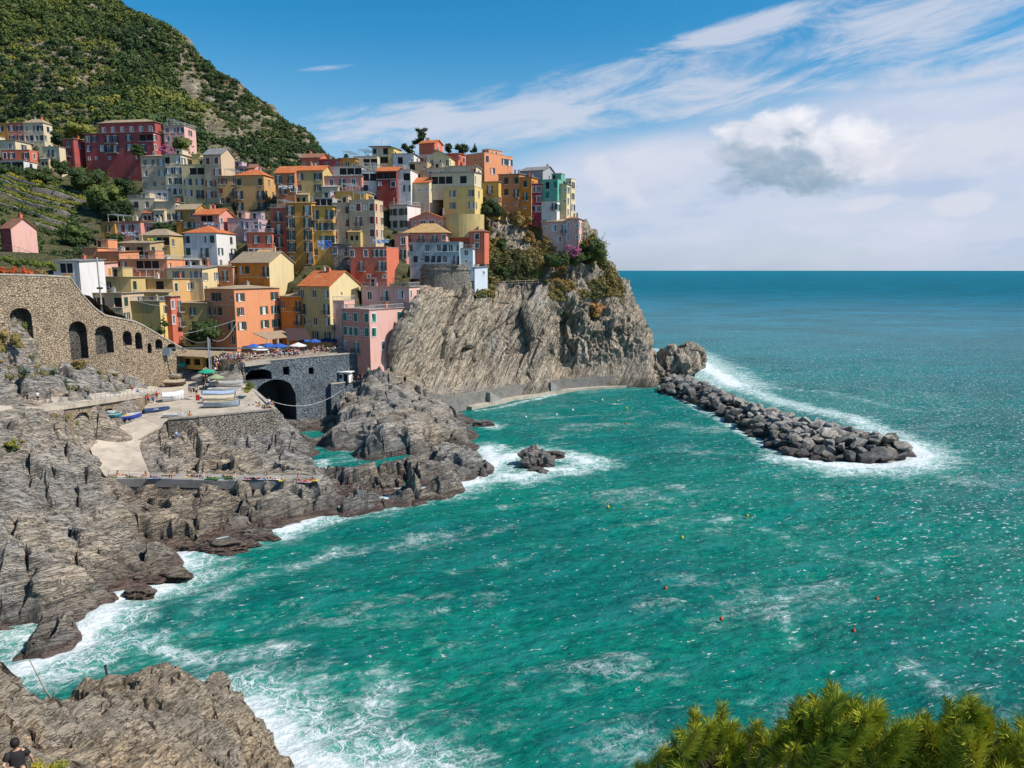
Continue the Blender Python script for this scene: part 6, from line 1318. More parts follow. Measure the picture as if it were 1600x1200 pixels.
pt = pt[keep_]; V, Fc, tt = leafcloud(pt, rg.uniform(.6, 1.9, len(pt)), np.clip(.25+.25*fbm(pt*.04, 3, 6)+rg.uniform(-.1, .15, len(pt)), 0, 1), 60, .34, .75, 19)
tag(link('terrace_scrub', npmesh('terrace_scrub', V, Fc, GR, smooth=False, attrs={'tint': tt})), kind='stuff')
# rough bushes filling gaps between houses
NT_ = 1100; pt = np.c_[rg.uniform(-105, 8, NT_), rg.uniform(168, 245, NT_), np.zeros(NT_)]; pt[:, 2] = vza(pt[:, :2]); keep_ = inpoly(pt[:, 0], pt[:, 1], VB)
for (B, ww, dd, ca, sa) in foot:
    lx = -(pt[:, 0]-B[0])*ca+(pt[:, 1]-B[1])*sa; ly = (pt[:, 0]-B[0])*sa+(pt[:, 1]-B[1])*ca; keep_ &= ~((lx > -1.5) & (lx < ww+1) & (ly > -3) & (ly < dd))
pt = pt[keep_]; V, Fc, tt = leafcloud(pt, rg.uniform(.4, 1.1, len(pt)), rg.uniform(.1, .6, len(pt)), 40, .25, .8, 22); tag(link('village_greenery', npmesh('village_greenery', V, Fc, GR, smooth=False, attrs={'tint': tt})), kind='stuff')

# ------------------------------------------------------------------ near pines, bottom right
NEED = leafmat('pine_needles', [(0, (.08, .12, .015)), (.35, (.21, .26, .025)), (.7, (.40, .42, .04)), (1, (.56, .50, .06))], rough=.5)
gsl = MB(); tuft_top = [(1006,1192),(1028,1165),(1052,1150),(1086,1108),(1128,1096),(1155,1140),(1180,1122),(1212,1128),(1246,1092),(1276,1082),(1302,1068),(1334,1084),(1366,1092),(1402,1122),(1440,1112),(1482,1088),(1512,1084),(1542,1098),(1572,1124),(1602,1124),(1640,1130)]
def top_at(x):
    for (a, b), (c, d) in zip(tuft_top, tuft_top[1:]):
        if a <= x <= c: return b+(d-b)*(x-a)/(c-a)
    return 1200
PINES = [((1120, 1330, 5.0), 960, 1225, 'left pine crown with long yellow-green needles at the bottom edge'), ((1330, 1330, 4.6), 1225, 1420, 'middle pine crown with the tallest needle tufts at the bottom edge'), ((1520, 1330, 4.8), 1420, 1680, 'right pine crown reaching the lower right corner')]
for pi_, (bc, xa, xb, lb) in enumerate(PINES):
    cx_ = (xa+xb)/2; bpt = Vector(P(cx_, 1340, bc[2])); basep = Vector((bpt.x, bpt.y-.6, bpt.z-2.2)); root = empty('pine_tree', basep, 0, lb, 'pine tree', 'pine crowns at the bottom right'); br = MB(); Vn = []; tn_ = []; r = np.random.RandomState(300+pi_)
    tf = [(x, y+16, bc[2]+r.uniform(-.2, .3)) for x, y in tuft_top if xa <= x < xb]
    for _ in range(210):
        x = r.uniform(xa, xb); y = top_at(x)+r.uniform(22, 185); tf.append((x, y, bc[2]+r.uniform(-.75, .95)))
    hub = Vector((bpt.x, bpt.y, bpt.z-.4))-basep; br.tube((0, 0, -1.4), hub, .09, .06, 8)
    nodes = [hub]
    for k in range(9):
        x = xa+(xb-xa)*(k+.5)/9; q_ = Vector(P(x, top_at(x)+110+r.uniform(-20, 30), bc[2]+r.uniform(-.4, .4)))-basep; br.tube(hub, q_, .035, .016, 6); nodes.append(q_)
    for (x, y, yy) in tf:
        c_ = Vector(P(x, y, yy))-basep; nb = min(nodes, key=lambda q_: (q_-c_).length); mid = nb.lerp(c_, .5)+Vector((0, 0, -.06)); br.tube(nb, mid, .012, .009, 5); br.tube(mid, c_, .009, .006, 5)
        ax = (c_-mid).normalized()*.6+Vector((r.uniform(-.75, .75), r.uniform(-.6, .4), .75)); ax.normalize(); nn_ = 300; sc_ = r.uniform(.85, 1.2); ti = r.uniform(.3, .95)
        st_ = r.uniform(-.20, .03, nn_); az_ = r.uniform(0, 6.28, nn_); th2 = r.uniform(.3, 1.2, nn_)*(1-(st_+.2)*1.6); t1 = ax.orthogonal().normalized(); t2 = ax.cross(t1)
        axn, t1, t2, cn = np.array(ax), np.array(t1), np.array(t2), np.array(c_)
        d = np.cos(th2)[:, None]*axn+np.sin(th2)[:, None]*(np.cos(az_)[:, None]*t1+np.sin(az_)[:, None]*t2); L = r.uniform(.07, .125, nn_)[:, None]*sc_; o_ = cn+st_[:, None]*axn
        sd = np.cross(d, r.normal(size=(nn_, 3))); sd /= np.linalg.norm(sd, axis=1, keepdims=True); sd *= .0015; dro = np.array([0, 0, -.012])
        Vn.append(np.stack([o_-sd, o_+sd, o_+d*L*.6+sd*.8, o_+d*L+dro], 1).reshape(-1, 3)); tn_.append(np.repeat(np.clip(ti+r.uniform(-.15, .2, nn_), 0, 1), 4))
    V = np.concatenate(Vn); Fc = np.arange(len(V)).reshape(-1, 4); link('needles', npmesh('needles', V, Fc, NEED, smooth=False, attrs={'tint': np.concatenate(tn_)}), root); br.build('branches', BARK, root)
sg = np.array([[x, y, 26.5-.9*max(0, y-3)-.05*abs(x-4)**1.5+.3*math.sin(x*1.3+y)] for x in np.arange(-9, 18, .7) for y in np.arange(-6, 9, .7)]); tag(link('near_slope', npmesh('near_slope', sg, gridfaces(len(np.arange(-9, 18, .7)), len(np.arange(-6, 9, .7))), EARTH)), kind='structure')
# ------------------------------------------------------------------ quay details
MET = plain('galvanised_metal', (.40, .41, .42), .4, metal=.3)
def railing(name, label, pts, h_=1.05, sp=1.7, mat=None, cross=False, mids=1, r=.035):
    root = empty(name, pts[0], 0, label, 'railing'); o = Vector(pts[0]); P_ = [Vector(p)-o for p in pts]; posts = []
    for a, b in zip(P_, P_[1:]):
        n = max(1, int(round((b-a).length/sp)))
        for k in range(n): posts.append(a.lerp(b, k/n))
    posts.append(P_[-1]); m_ = MB(); b_ = MB(); up = Vector((0, 0, h_))
    for p in posts: m_ = MB(); m_.tube((0, 0, 0), up, r*1.2, n=5); link('post', m_.mesh('post', mat or RAILW), root, p)
    for a, b in zip(posts, posts[1:]):
        b_.tube(a+up, b+up, r, n=5)
        for k in range(mids): b_.tube(a+up*((k+1)/(mids+1)), b+up*((k+1)/(mids+1)), r*.7, n=4)
        if cross: b_.tube(a+up*.1, b+up*.95, r*.8, n=4); b_.tube(b+up*.1, a+up*.95, r*.8, n=4)
    b_.build('rail', mat or RAILW, root); return root
WOODR = plain('weathered_wood_rail', (.50, .42, .32), .8)
railing('railing', 'white cross-braced railing along the crowded piazza edge', [G(348,567,15.0), G(379,566,15.3), G(430,560.5,15.3), G(480,556,15.3), G(560,547,15.3)], 1.15, 1.9, WOODR, True, 0, .045)
railing('railing', 'thin metal railing along the path above the arched boat stores', [G(92,634,14.6), G(150,628,13.6), G(200,621,12.2), G(248,614,10.6)], 1.1, 1.9, MET)
railing('railing', 'low handrail on the bathing terrace', [G(170,747,4.5), G(300,749,4.4)], 1.1, 2.8, IRON, mids=0, r=.02)
railing('railing', 'path railing on the cliff under the headland garden', [P(748,447,209.5), P(800,446,210.5), P(862,443,214)], 1.2, 2., WOODR, mids=1, r=.05)
railing('railing', 'roof railing of the large peach house', [Vector(P(760,236,232))+Vector((0, 0, 0)), P(801,240,238)], 1.1, 1.4, MET, mids=1, r=.03)
railing('railing', 'iron fence in front of the dusky pink barn', [P(6,392,148), P(30,396,150), P(50,404,152), P(78,418,154)], 1.2, 1.6, IRON, mids=1, r=.03)
# cliff-foot walkway
wp = [G(*p) for p in [(596,600,8.2),(640,610,6.6),(690,617,4.8),(740,613,3.8),(790,605,3.6),(840,597,3.6),(872,593,3.6),(925,589,3.6),(1000,585,3.6)]]; wpc = catmull(np.array(wp), 8); root = empty('cliff_walkway', wp[0], 0, 'long curved grey walkway with a stone parapet at the foot of the cliff', 'walkway'); o = np.array(wp[0])
dk = MB(); wl = MB(); lg = MB(); ra, rb2, rc = [], [], []
for i, p in enumerate(wpc):
    q_ = wpc[min(i+1, len(wpc)-1)]-wpc[max(i-1, 0)]; n_ = np.array([q_[1], -q_[0], 0])/(np.hypot(q_[0], q_[1])+1e-9); p = p-o; zt = p[2]; zb = -o[2]-1
    ra.append([tuple(p+n_*0+[0, 0, -.9]), tuple(p-n_*5+[0, 0, -.9]), tuple(p-n_*5+[0, 0, -2]), tuple(p+[0, 0, -2])])
    rb2.append([tuple(np.array([p[0]+n_[0]*.5, p[1]+n_[1]*.5, zb])), tuple(p+n_*.25), tuple(p-n_*.2), tuple(np.array([p[0]-n_[0]*.2, p[1]-n_[1]*.2, zb]))])
    t_ = i/len(wpc)
    if t_ > .33:
        wd = 1.9 if t_ < .8 else 1.5; rc.append([tuple(np.array([p[0]+n_[0]*wd, p[1]+n_[1]*wd, zb])), tuple(np.array([p[0]+n_[0]*wd, p[1]+n_[1]*wd, .75-o[2]])), tuple(np.array([p[0]+n_[0]*.3, p[1]+n_[1]*.3, .85-o[2]])), tuple(np.array([p[0]+n_[0]*.3, p[1]+n_[1]*.3, zb]))])
dk.loft(ra); wl.loft(rb2); lg.loft(rc); dk.build('deck', CONCG, root); wl.build('parapet', concrete('parapet_grey', (.20, .185, .165), .8), root); lg.build('ledge', concrete('ledge_pale', (.42, .37, .30), .6), root)
for (k, lb) in ((27, 'stairs down from the walkway near the rounded rock'), (44, 'stairs down from the walkway in the middle of its curve')):
    p, q_ = wpc[k], wpc[k+4]; m_ = MB(); d = Vector(q_-p); d.z = 0; d.normalize(); n_ = Vector((d.y, -d.x, 0))
    for s_ in range(8):
        a = Vector(p)+d*(s_*.55)+n_*.4; z1 = 3.3-s_*.33; e_ = d*.55
        m_.loft([[(a.x, a.y, .5), (a.x+n_.x*1.2, a.y+n_.y*1.2, .5), (a.x+n_.x*1.2, a.y+n_.y*1.2, z1), (a.x, a.y, z1)], [tuple(Vector((a.x, a.y, .5))+e_), tuple(Vector((a.x+n_.x*1.2, a.y+n_.y*1.2, .5))+e_), tuple(Vector((a.x+n_.x*1.2, a.y+n_.y*1.2, z1))+e_), tuple(Vector((a.x, a.y, z1))+e_)]])
    tag(m_.build('stairs', CONCG), lb, 'stairs')
railing('railing', 'thin rail on the left part of the cliff-foot walkway', [tuple(wpc[k]-np.array([0, 0, 0])) for k in (2, 10, 18, 26, 34)], 1., 2.2, MET, mids=1, r=.03)
wall_poly('quay_wall', 'small grey landing wall under the white booth', 'wall', (P(517,602,163), P(580,596,170)), 2., lambda u: 8.75, [], SWDARK, thick=4.5)
# white booth
bx, by, bz = P(537,600,165); root = empty('booth', (bx, by+1.4, 8.8), -.2, 'small white booth with a flat overhanging roof on the landing', 'booth'); m_ = MB(); facade(m_, (-1.4, -1, 0), (1, 0, 0), (0, -1, 0), 2.8, 0, 2.3, [(1.5, 2.5, 0, 2., 0), (.3, 1.2, .9, 1.8, 0)], .1, 0, 0, 1); facade(m_, (1.4, -1, 0), (0, 1, 0), (1, 0, 0), 2, 0, 2.3, [], .1); facade(m_, (1.4, 1, 0), (-1, 0, 0), (0, 1, 0), 2.8, 0, 2.3, [], .1); facade(m_, (-1.4, 1, 0), (0, -1, 0), (-1, 0, 0), 2, 0, 2.3, [], .1); m_.build('wall', [WHITE, DARKROOM], root); m_ = MB(); m_.box(-1.9, 1.9, -1.5, 1.4, 2.302, 2.5); m_.build('roof', WHITE, root)
# kiosk with wide tan roof
kx, ky, kz = P(296,577,153); root = empty('kiosk', (kx, ky+2, kz), -.35, 'mustard kiosk under a wide flat tan roof behind the beached boats', 'kiosk'); m_ = MB(); facade(m_, (-4, -1.6, 0), (1, 0, 0), (0, -1, 0), 8, 0, 2.7, [(3.2, 4.8, .9, 2.2, 0), (5.6, 7.4, .9, 2.2, 0)], .4, 0, 0, 1); facade(m_, (4, -1.6, 0), (0, 1, 0), (1, 0, 0), 3.4, 0, 2.7, [(1, 2.2, 0, 2.1, 0)], .3, 0, 0, 1); facade(m_, (4, 1.8, 0), (-1, 0, 0), (0, 1, 0), 8, 0, 2.7, [], .1); facade(m_, (-4, 1.8, 0), (0, -1, 0), (-1, 0, 0), 3.4, 0, 2.7, [], .1); m_.build('wall', [stucco(WC['mustard'], .3), DARKROOM], root)
m_ = MB(); m_.loft([[(-5.6, -3.4, 2.75), (6.4, -3.4, 2.75), (6.4, 2.8, 3.3), (-5.6, 2.8, 3.3)], [(-5.6, -3.4, 2.95), (6.4, -3.4, 2.95), (6.4, 2.8, 3.5), (-5.6, 2.8, 3.5)]]); m_.build('roof', TAN, root)
# boat crane: post, boom, counterweight
cb = Vector(G(329,598,11.3)); mast_top = Vector(P(329,527,cb.y)); bz_ = P(329,545,cb.y)[2]; root = empty('boat_crane', cb, 0, 'grey boat crane with a long level boom beside the crowded ramp', 'crane'); m_ = MB(); m_.tube((0, 0, 0), (0, 0, mast_top.z-cb.z), .17, .15, 8); m_.tube((.35, 0, 0), (.35, 0, mast_top.z-cb.z-.3), .08, .08, 6); m_.build('mast', MET, root)
L0 = P(247,550,cb.y)[0]-cb.x; L1 = P(430,550,cb.y)[0]-cb.x; m_ = MB(); zb_ = bz_-cb.z; m_.box(L0, L1, -.12, .12, zb_, zb_+.25); m_.build('boom', plain('boom_grey', (.22, .23, .24), .5), root); m_ = MB(); m_.box(L0-.4, L0+2.6, -.5, .5, zb_-1.3, zb_-.02); m_.build('counterweight', plain('counterweight_blue_grey', (.22, .27, .31), .5), root)
# power pole with wires
pb = Vector(P(160,492,138)); pt_ = Vector(P(151,402,138)); root = empty('utility_pole', pb, 0, 'pale leaning concrete power pole rising behind the great wall', 'pole'); m_ = MB(); m_.tube((0, 0, -1), pt_-pb, .2, .13, 8); m_.build('shaft', concrete('pole_concrete', (.42, .40, .37)), root); m_ = MB(); q_ = (pt_-pb)*.45; m_.box(q_.x-.5, q_.x+.5, q_.y-.15, q_.y+.15, q_.z, q_.z+.35); m_.build('junction_box', IRON, root)
def cable(name, lb, a, b, sag, r=.03, mat=None, n=14):
    a, b = Vector(a), Vector(b); m_ = MB(); pr = None
    for k in range(n+1):
        t_ = k/n; p = a.lerp(b, t_)-Vector((0, 0, sag*4*t_*(1-t_)))
        if pr is not None: m_.tube(pr, p, r, n=4, cap=False)
        pr = p
    return tag(m_.build(name, mat or plain('pale_cable', (.5, .5, .48), .6)), lb, 'cable')
cable('cable', 'wire from the power pole to the olive house terrace', P(156,440,138), P(262,478,158), 1.2); cable('cable', 'upper wire from the peach corner house to the crane mast', P(369,505,166), P(331,531,cb.y), 1.6); cable('cable', 'wire from the crane mast towards the great wall', P(329,531,cb.y), P(284,524,156), 1.); cable('cable', 'nearly straight wire from the peach corner house across the leafy tree', P(368,500,166), P(284,522,156), .3)
cable('rope', 'pale rope sagging across the dark arch of the bridge', P(394,612,146), P(534,610,160), 3.2, .045)
# canopy on the corner house
q4 = [Vector(P(395,521,168.5)), Vector(P(440,517,176)), Vector(P(468,525,171)), Vector(P(418,531,163.5))]; o = q4[0]; root = empty('canopy', (o.x, o.y, 15.3), 0, 'tan canopy on pale pillars over the restaurant terrace of the peach corner house', 'canopy'); o = root.location; m_ = MB(); up = Vector((0, 0, .15)); m_.loft([[p-o for p in q4], [p-o+up for p in q4]]); m_.build('roof', TAN, root); pm = MB()
for t_ in (0, .33, .66, 1): p = q4[3].lerp(q4[2], t_)-o; p = p*.97; pm.box(p.x-.18, p.x+.18, p.y-.18, p.y+.18, 0, p.z-.02)
pm.build('pillar', stucco(WC['cream'], .2), root)
m_ = MB(); q5 = [Vector(P(444,514,172)), Vector(P(478,512,174)), Vector(P(486,530,168)), Vector(P(452,533,166))]; o2 = Vector((q5[0].x, q5[0].y, 15.3)); root = empty('awning', o2, 0, 'dark brown awning in front of the bright orange narrow house', 'awning'); m_.loft([[p-o2 for p in q5], [p-o2+Vector((0, 0, .08)) for p in q5]]); m_.build('cloth', plain('dark_brown_cloth', (.05, .03, .03), .9), root); m_ = MB()
for p in q5: m_.tube((p.x-o2.x, p.y-o2.y, 0), p-o2, .05, n=5)
m_.build('pole', IRON, root)
# parasols
def cloth(name, c): return plain('cloth_'+name, c, .85)
def parasol(b, r, h_, mat, lb, grp, n=8, tri=.35):
    root = empty('parasol', b, random.random(), lb, 'parasol', grp); m_ = MB(); m_.tube((0, 0, 0), (0, 0, h_), .04, .03, 6); m_.build('pole', RAILW, root); m_ = MB(); rim = [(r*math.cos(2*math.pi*k/n), r*math.sin(2*math.pi*k/n), h_-tri*r) for k in range(n)]; top = (0, 0, h_+.02)
    for k in range(n):
        a, b_ = rim[k], rim[(k+1) % n]; m_.q([a, b_, top]); m_.q([a, (a[0], a[1], a[2]-.18), (b_[0], b_[1], b_[2]-.18), b_])
    m_.build('canopy', mat, root)
BLU = cloth('blue', (.03, .10, .36)); WHC = cloth('white', (.66, .64, .62)); NAVY = cloth('navy', (.015, .03, .12)); GRN = cloth('green', (.02, .30, .19)); PGR = cloth('pale_green', (.26, .32, .18))
for x, y, r, h_, m_, lb in [(397,553,1.7,2.7,BLU,'blue parasol at the left of the piazza restaurant'),(407,556,1.8,2.5,WHC,'white parasol between the first two blue ones'),(421,552,1.8,2.7,BLU,'second blue parasol on the piazza'),(437,552,2.0,2.7,BLU,'third blue parasol with pale panels, near the canopy pillars'),(466,551,1.9,2.7,WHC,'white parasol at the corner of the tan canopy'),(476,545,1.6,2.9,BLU,'small blue parasol behind the crowd near the dark awning'),(492,545,1.7,2.8,BLU,'blue parasol in front of the olive-yellow house')]: parasol(G(x, y+3, 15.4), r, h_, m_, lb, 'parasols on the piazza')
parasol(G(515,546,15.4), 3.0, 3.1, NAVY, 'large dark blue square parasol by the olive-yellow house', None, 4, .3); parasol(G(541,545,15.4), 3.0, 2.8, WHC, 'large off-white square parasol in front of the pink corner house', None, 4, .28)
parasol(G(324,596,11.8), 1.7, 2.6, GRN, 'green parasol among the people on the ramp', None); parasol(G(338,603,11.4), 1.6, 2.3, PGR, 'pale green parasol just below the green one', None)

# ------------------------------------------------------------------ boats
def boat(c, L, bm_, hd, hull, rim, inner, lb, cover=None, dep=.75, grp=None, tilt=0., stuff=None, engine=False, tube=False):
    root = empty('boat', c, hd, lb, 'boat', grp); root.rotation_euler = (tilt, 0, hd); N_ = 13; rings = []; rin = []; gun = []
    for i in range(N_):
        t_ = i/(N_-1); x = -L/2+L*t_; w_ = bm_/2*(min(1, .72+.5*t_) if t_ < .5 else max(.02, math.cos((t_-.5)/.5*1.45)**.75)); sheer = dep*(1+.35*max(0, t_-.5)**1.5*2); kz_ = .35*dep*max(0, (t_-.75)/.25)**2
        rings.append([(x, w_*math.sin(a)*(1 if abs(a) > 1 else 1), kz_+(sheer-kz_)*(1-math.cos(a)**.8 if math.cos(a) > 0 else 1)) for a in np.linspace(-math.pi/2, math.pi/2, 11)])
        rin.append([(x*.965, w_*.88*math.sin(a), kz_+.12+(sheer-kz_-.05)*(1-math.cos(a)**.8 if math.cos(a) > 0 else 1)) for a in np.linspace(-math.pi/2, math.pi/2, 11)]); gun.append((x, w_, sheer))
    m_ = MB()
    for a, b in zip(rings, rings[1:]):
        for k in range(10): m_.q([a[k], a[k+1], b[k+1], b[k]])
    m_.q(rings[0][::-1])
    for a, b in zip(rin, rin[1:]):
        for k in range(10): m_.q([a[k+1], a[k], b[k], b[k+1]], 1)
    m_.q(rin[0], 1); m_.build('hull', [hull, inner], root, smooth=True)
    g_ = MB(); rr_ = .22 if tube else .055
    for s_ in (-1, 1):
        for (x, w_, z), (x2, w2, z2) in zip(gun, gun[1:]): g_.tube((x, s_*w_, z), (x2, s_*w2, z2), rr_, n=7 if tube else 5)
    g_.tube((gun[0][0], -gun[0][1], gun[0][2]), (gun[0][0], gun[0][1], gun[0][2]), rr_, n=6); g_.build('tube' if tube else 'gunwale', rim, root, smooth=tube)
    if cover:
        m_ = MB(); rc_ = []
        for (x, w_, z) in gun: rc_.append([(x*1.01, (w_+.06)*s_, z-.16 if abs(s_) == 1 else z+.02+.42*bm_/2*(1-s_*s_)) for s_ in (-1, -.96, -.6, -.25, 0, .25, .6, .96, 1)])
        for a, b in zip(rc_, rc_[1:]):
            for k in range(8): m_.q([a[k], b[k], b[k+1], a[k+1]])
        m_.build('tarpaulin', cover, root)
    else:
        m_ = MB()
        for t_ in (.25, .5, .7): i = int(t_*(N_-1)); x, w_, z = gun[i]; m_.box(x-.14, x+.14, -w_*.9, w_*.9, z-.22, z-.16)
        m_.build('thwart', plain('boat_wood', (.36, .22, .11), .6), root)
    if engine: m_ = MB(); m_.box(-L/2-.42, -L/2-.06, -.17, .17, dep*.75, dep*1.35); m_.tube((-L/2-.25, 0, dep*.75), (-L/2-.25, 0, dep*.0), .07, .05, 6); m_.build('outboard_motor', IRON, root)
    if stuff: m_ = MB(); m_.box(-.5, .3, -.35, .3, dep*.6, dep*1.1); m_.box(.4, .9, -.2, .3, dep*.6, dep*1.0); m_.build('gear', stuff, root)
    st_ = MB()
    for x in (-L*.22, L*.2): st_.box(x-.06, x+.06, -bm_*.35, bm_*.35, -.28, .02)
    st_.build('trestle', plain('boat_wood', (.36, .22, .11), .6), root); return root
HW = plain('hull_white', (.60, .60, .58), .35); HG = plain('hull_grey_blue', (.33, .40, .46), .4); HB = plain('hull_blue', (.03, .06, .28), .4); HT = plain('hull_teal', (.03, .20, .26), .4); HBR = plain('hull_brown', (.13, .08, .06), .5); CRM = plain('hull_cream', (.58, .48, .34), .5); PUR = plain('tube_purple', (.28, .24, .50), .5); TB = plain('tube_navy', (.03, .06, .15), .5)
def wmid(x0, x1, y, z): a = G(x0, y, z); b = G(x1, y, z); return ((a[0]+b[0])/2, (a[1]+b[1])/2, z+.25), abs(b[0]-a[0])
for (x0, x1, y, z, bm_, hd, hl, rm_, inn, cov, lb, kw) in [
 (320,374,631,10.2,2.0,.05,HG,HW,CRM,None,'large pale grey-blue boat at the front of the row on the boat terrace',dict(dep=1.1)),
 (318,366,623,10.5,1.9,.04,CRM,HW,CRM,CRM,'cream covered boat behind the large grey-blue one',dict(dep=.9)),
 (318,368,616,10.8,1.9,-.05,HW,HW,HW,plain('tarp_pale_blue', (.36, .44, .58), .8),'boat under a pale blue tarpaulin on the boat terrace',dict(dep=.9, engine=True)),
 (326,378,608,11.,1.9,.0,HW,HW,HW,None,'white open boat with masts lying behind the blue-covered one',dict(dep=.8, engine=True)),
 (330,380,602,11.2,1.8,.03,HW,RAILW,HW,cloth('grey', (.38, .36, .34)),'grey-covered boat at the back of the row beside the planted bed',dict(dep=.8)),
 (268,306,580,12.2,2.2,.0,HW,HW,HW,cloth('sand', (.50, .43, .34)),'sand-covered boat in front of the kiosk',dict(dep=1.2)),
 (251,292,588,12.,1.8,-.12,HT,HW,HT,GRN,'boat under a long green tarpaulin near the great wall',dict(dep=.8)),
 (254,286,594,11.6,1.7,-.05,CRM,HW,CRM,None,'cream rowing boat below the green-covered one',dict(dep=.7)),
 (258,290,601,11.2,1.7,.02,HBR,CRM,CRM,cloth('tan', (.42, .33, .24)),'brown boat with a tan cover at the edge of the row',dict(dep=.8)),
 (257,284,622,10.2,2.6,.5,HW,WHC,HW,WHC,'white-covered boat hoisted on a trolley in the middle of the terrace',dict(dep=1.3)),
 (230,260,640,9.4,2.1,.55,HG,TB,HW,None,'dark-rimmed inflatable dinghy by the lower wall',dict(dep=.7, tube=True, stuff=WHC)),
 (257,292,650,9.1,1.6,.15,HW,HW,HW,None,'slender white boat lying along the top of the shaded wall',dict(dep=.6)),
 (177,216,668,7.2,2.2,.78,HB,PUR,HW,None,'blue and purple open boat with yellow gear on the slipway',dict(dep=1., stuff=plain('yellow_gear', (.62, .45, .03), .6))),
 (170,190,668,8.5,1.6,.35,HT,HW,HT,None,'small teal boat outside the arched boat store',dict(dep=.7, stuff=GRN)),
 (166,182,664,8.7,1.5,.1,HW,HW,HW,None,'small white boat leaning behind the teal one',dict(dep=.6))]:
    c, L = wmid(x0, x1, y, z); c = (c[0], c[1], max(coastz(c[0], c[1])+.5, z-1)+.33); boat(c, L/max(.8, math.cos(hd)), bm_, hd, hl, rm_, inn, lb, cov, grp='boats drawn up by the slipway', **kw)
# red flag, dry sticks, post, ladder
fb_ = Vector(G(313,637,10)); root = empty('flag', fb_, 0, 'small red flag on a thin pole on the boat terrace', 'flag'); m_ = MB(); m_.tube((0, 0, 0), (0, 0, 2.3), .03, n=5); m_.build('pole', MET, root); m_ = MB()
for k in range(5): a, b = k*.14, (k+1)*.14; m_.q([(-a, .06*math.sin(k*1.4), 2.3), (-a, .06*math.sin(k*1.4), 1.3), (-b, .06*math.sin(k*1.4+1.4), 1.3), (-b, .06*math.sin(k*1.4+1.4), 2.3)])
m_.build('cloth', plain('red_cloth', (.62, .02, .02), .8), root)
def stick(pts, r0, r1, lb):
    dz = nearz(pts[0][0], pts[0][1])-pts[0][2]; pts = [(x_, y_, z_+dz) for x_, y_, z_ in pts]; m_ = MB(); n = len(pts)-1
    for k in range(n): m_.tube(pts[k], pts[k+1], r0+(r1-r0)*k/n, r0+(r1-r0)*(k+1)/n, 7)
    tag(m_.build('dead_branch', plain('bleached_wood', (.40, .34, .27), .8)), lb, 'branch', 'bleached branches on the near rock')
stick([G(124,1088,15.2), G(85,1054,16.3), G(66,1030,17.6), G(40,978,19.5)], .055, .018, 'long bleached branch leaning out over the near rock')
stick([G(54,1037,16.6), G(50,1005,17.6), G(51,985,18.2)], .04, .015, 'thin upright twig beside the long bleached branch'); stick([G(90,1090,16), G(80,1060,16.6), G(83,1042,17.2)], .035, .015, 'short bleached twig below the long branch')
mp = Vector(G(170,1062,13.6)); mp.z = nearz(mp.x, mp.y); root = empty('mooring_post', mp, 0, 'thin dark metal post fixed on the edge of the near rock', 'post'); m_ = MB(); m_.tube((0, 0, -.5), (-.12, 0, .85), .05, n=8); m_.build('shaft', IRON, root); m_ = MB(); m_.tube((-.12, 0, .83), (-.12, 0, .9), .08, n=8); m_.build('cap', IRON, root)
lt = Vector(G(563,762,3.2)); lbv = Vector(G(570,790,.2)); root = empty('ladder', lt, 0, 'steel bathing ladder fixed to the dark rocks of the spit', 'ladder'); m_ = MB(); d = lbv-lt; d.y -= .6
for s_ in (-.35, .35): m_.tube(Vector((s_, -.6, .2)), d+Vector((s_, -.6, 0)), .05, n=6)
m_.build('stile', MET, root); m_ = MB()
for k in range(7): q_ = d*((k+.5)/7)+Vector((0, -.6, 0)); m_.tube(q_-Vector((.35, 0, 0)), q_+Vector((.35, 0, 0)), .035, n=5)
m_.build('rung', MET, root)
# buoys
def buoy(px, py, mat, lb, r=.26, grp='buoys floating in the bay'):
    root = empty('buoy', G(px, py, .12), 0, lb, 'buoy', grp); m_ = MB(); m_.loft([[(rr_*math.cos(a), rr_*math.sin(a), z) for a in np.linspace(0, 2*math.pi, 11)[:-1]] for rr_, z in ((.3*r, -r), (.8*r, -.7*r), (r, -.1*r), (.92*r, .35*r), (.5*r, .9*r), (.16*r, 1.3*r), (.12*r, 1.9*r))]); m_.build('float', mat, root, smooth=True)
    m_ = MB(); m_.tube((0, 0, 1.85*r), (0, 0, 2.3*r), .18*r, .18*r, 8); m_.build('ring', IRON, root)
BO = plain('buoy_orange', (.45, .07, .02), .5); BY = plain('buoy_yellow', (.65, .42, .02), .4); BW = plain('buoy_white', (.7, .7, .68), .4)
for k, (x, y, m_, lb) in enumerate([(874,855,BO,'orange buoy nearest the middle of the bay'),(1074,878,BO,'dark orange buoy right of the middle of the bay'),(1040,919,BO,'orange buoy below and left of the dark orange one'),(1127,967,BO,'orange buoy near the pine crowns, left one'),(1334,986,BO,'orange buoy above the middle pine crown'),(1370,936,BO,'small orange buoy farthest to the right'),(1066,840,BY,'yellow-orange buoy off the middle of the bay'),(950,792,BY,'yellow buoy below the surf of the pointed rock'),(1168,806,BY,'yellow buoy below the breakwater tip'),(966,627,BY,'yellow buoy close to the cliff-foot walkway'),(979,638,BY,'orange-yellow buoy left of the breakwater root'),(978,662,BO,'small buoy in the harbour near the breakwater'),(822,652,BW,'white buoy in front of the curved ledge'),(870,648,BW,'second white buoy along the harbour line'),(895,641,BW,'third white buoy along the harbour line'),(941,625,BW,'white buoy near the end of the walkway'),(922,675,BW,'white buoy in the middle of the harbour'),(950,672,BO,'reddish buoy beside the white one in the harbour')]): buoy(x, y, m_, lb, .21 if y > 780 else .27)
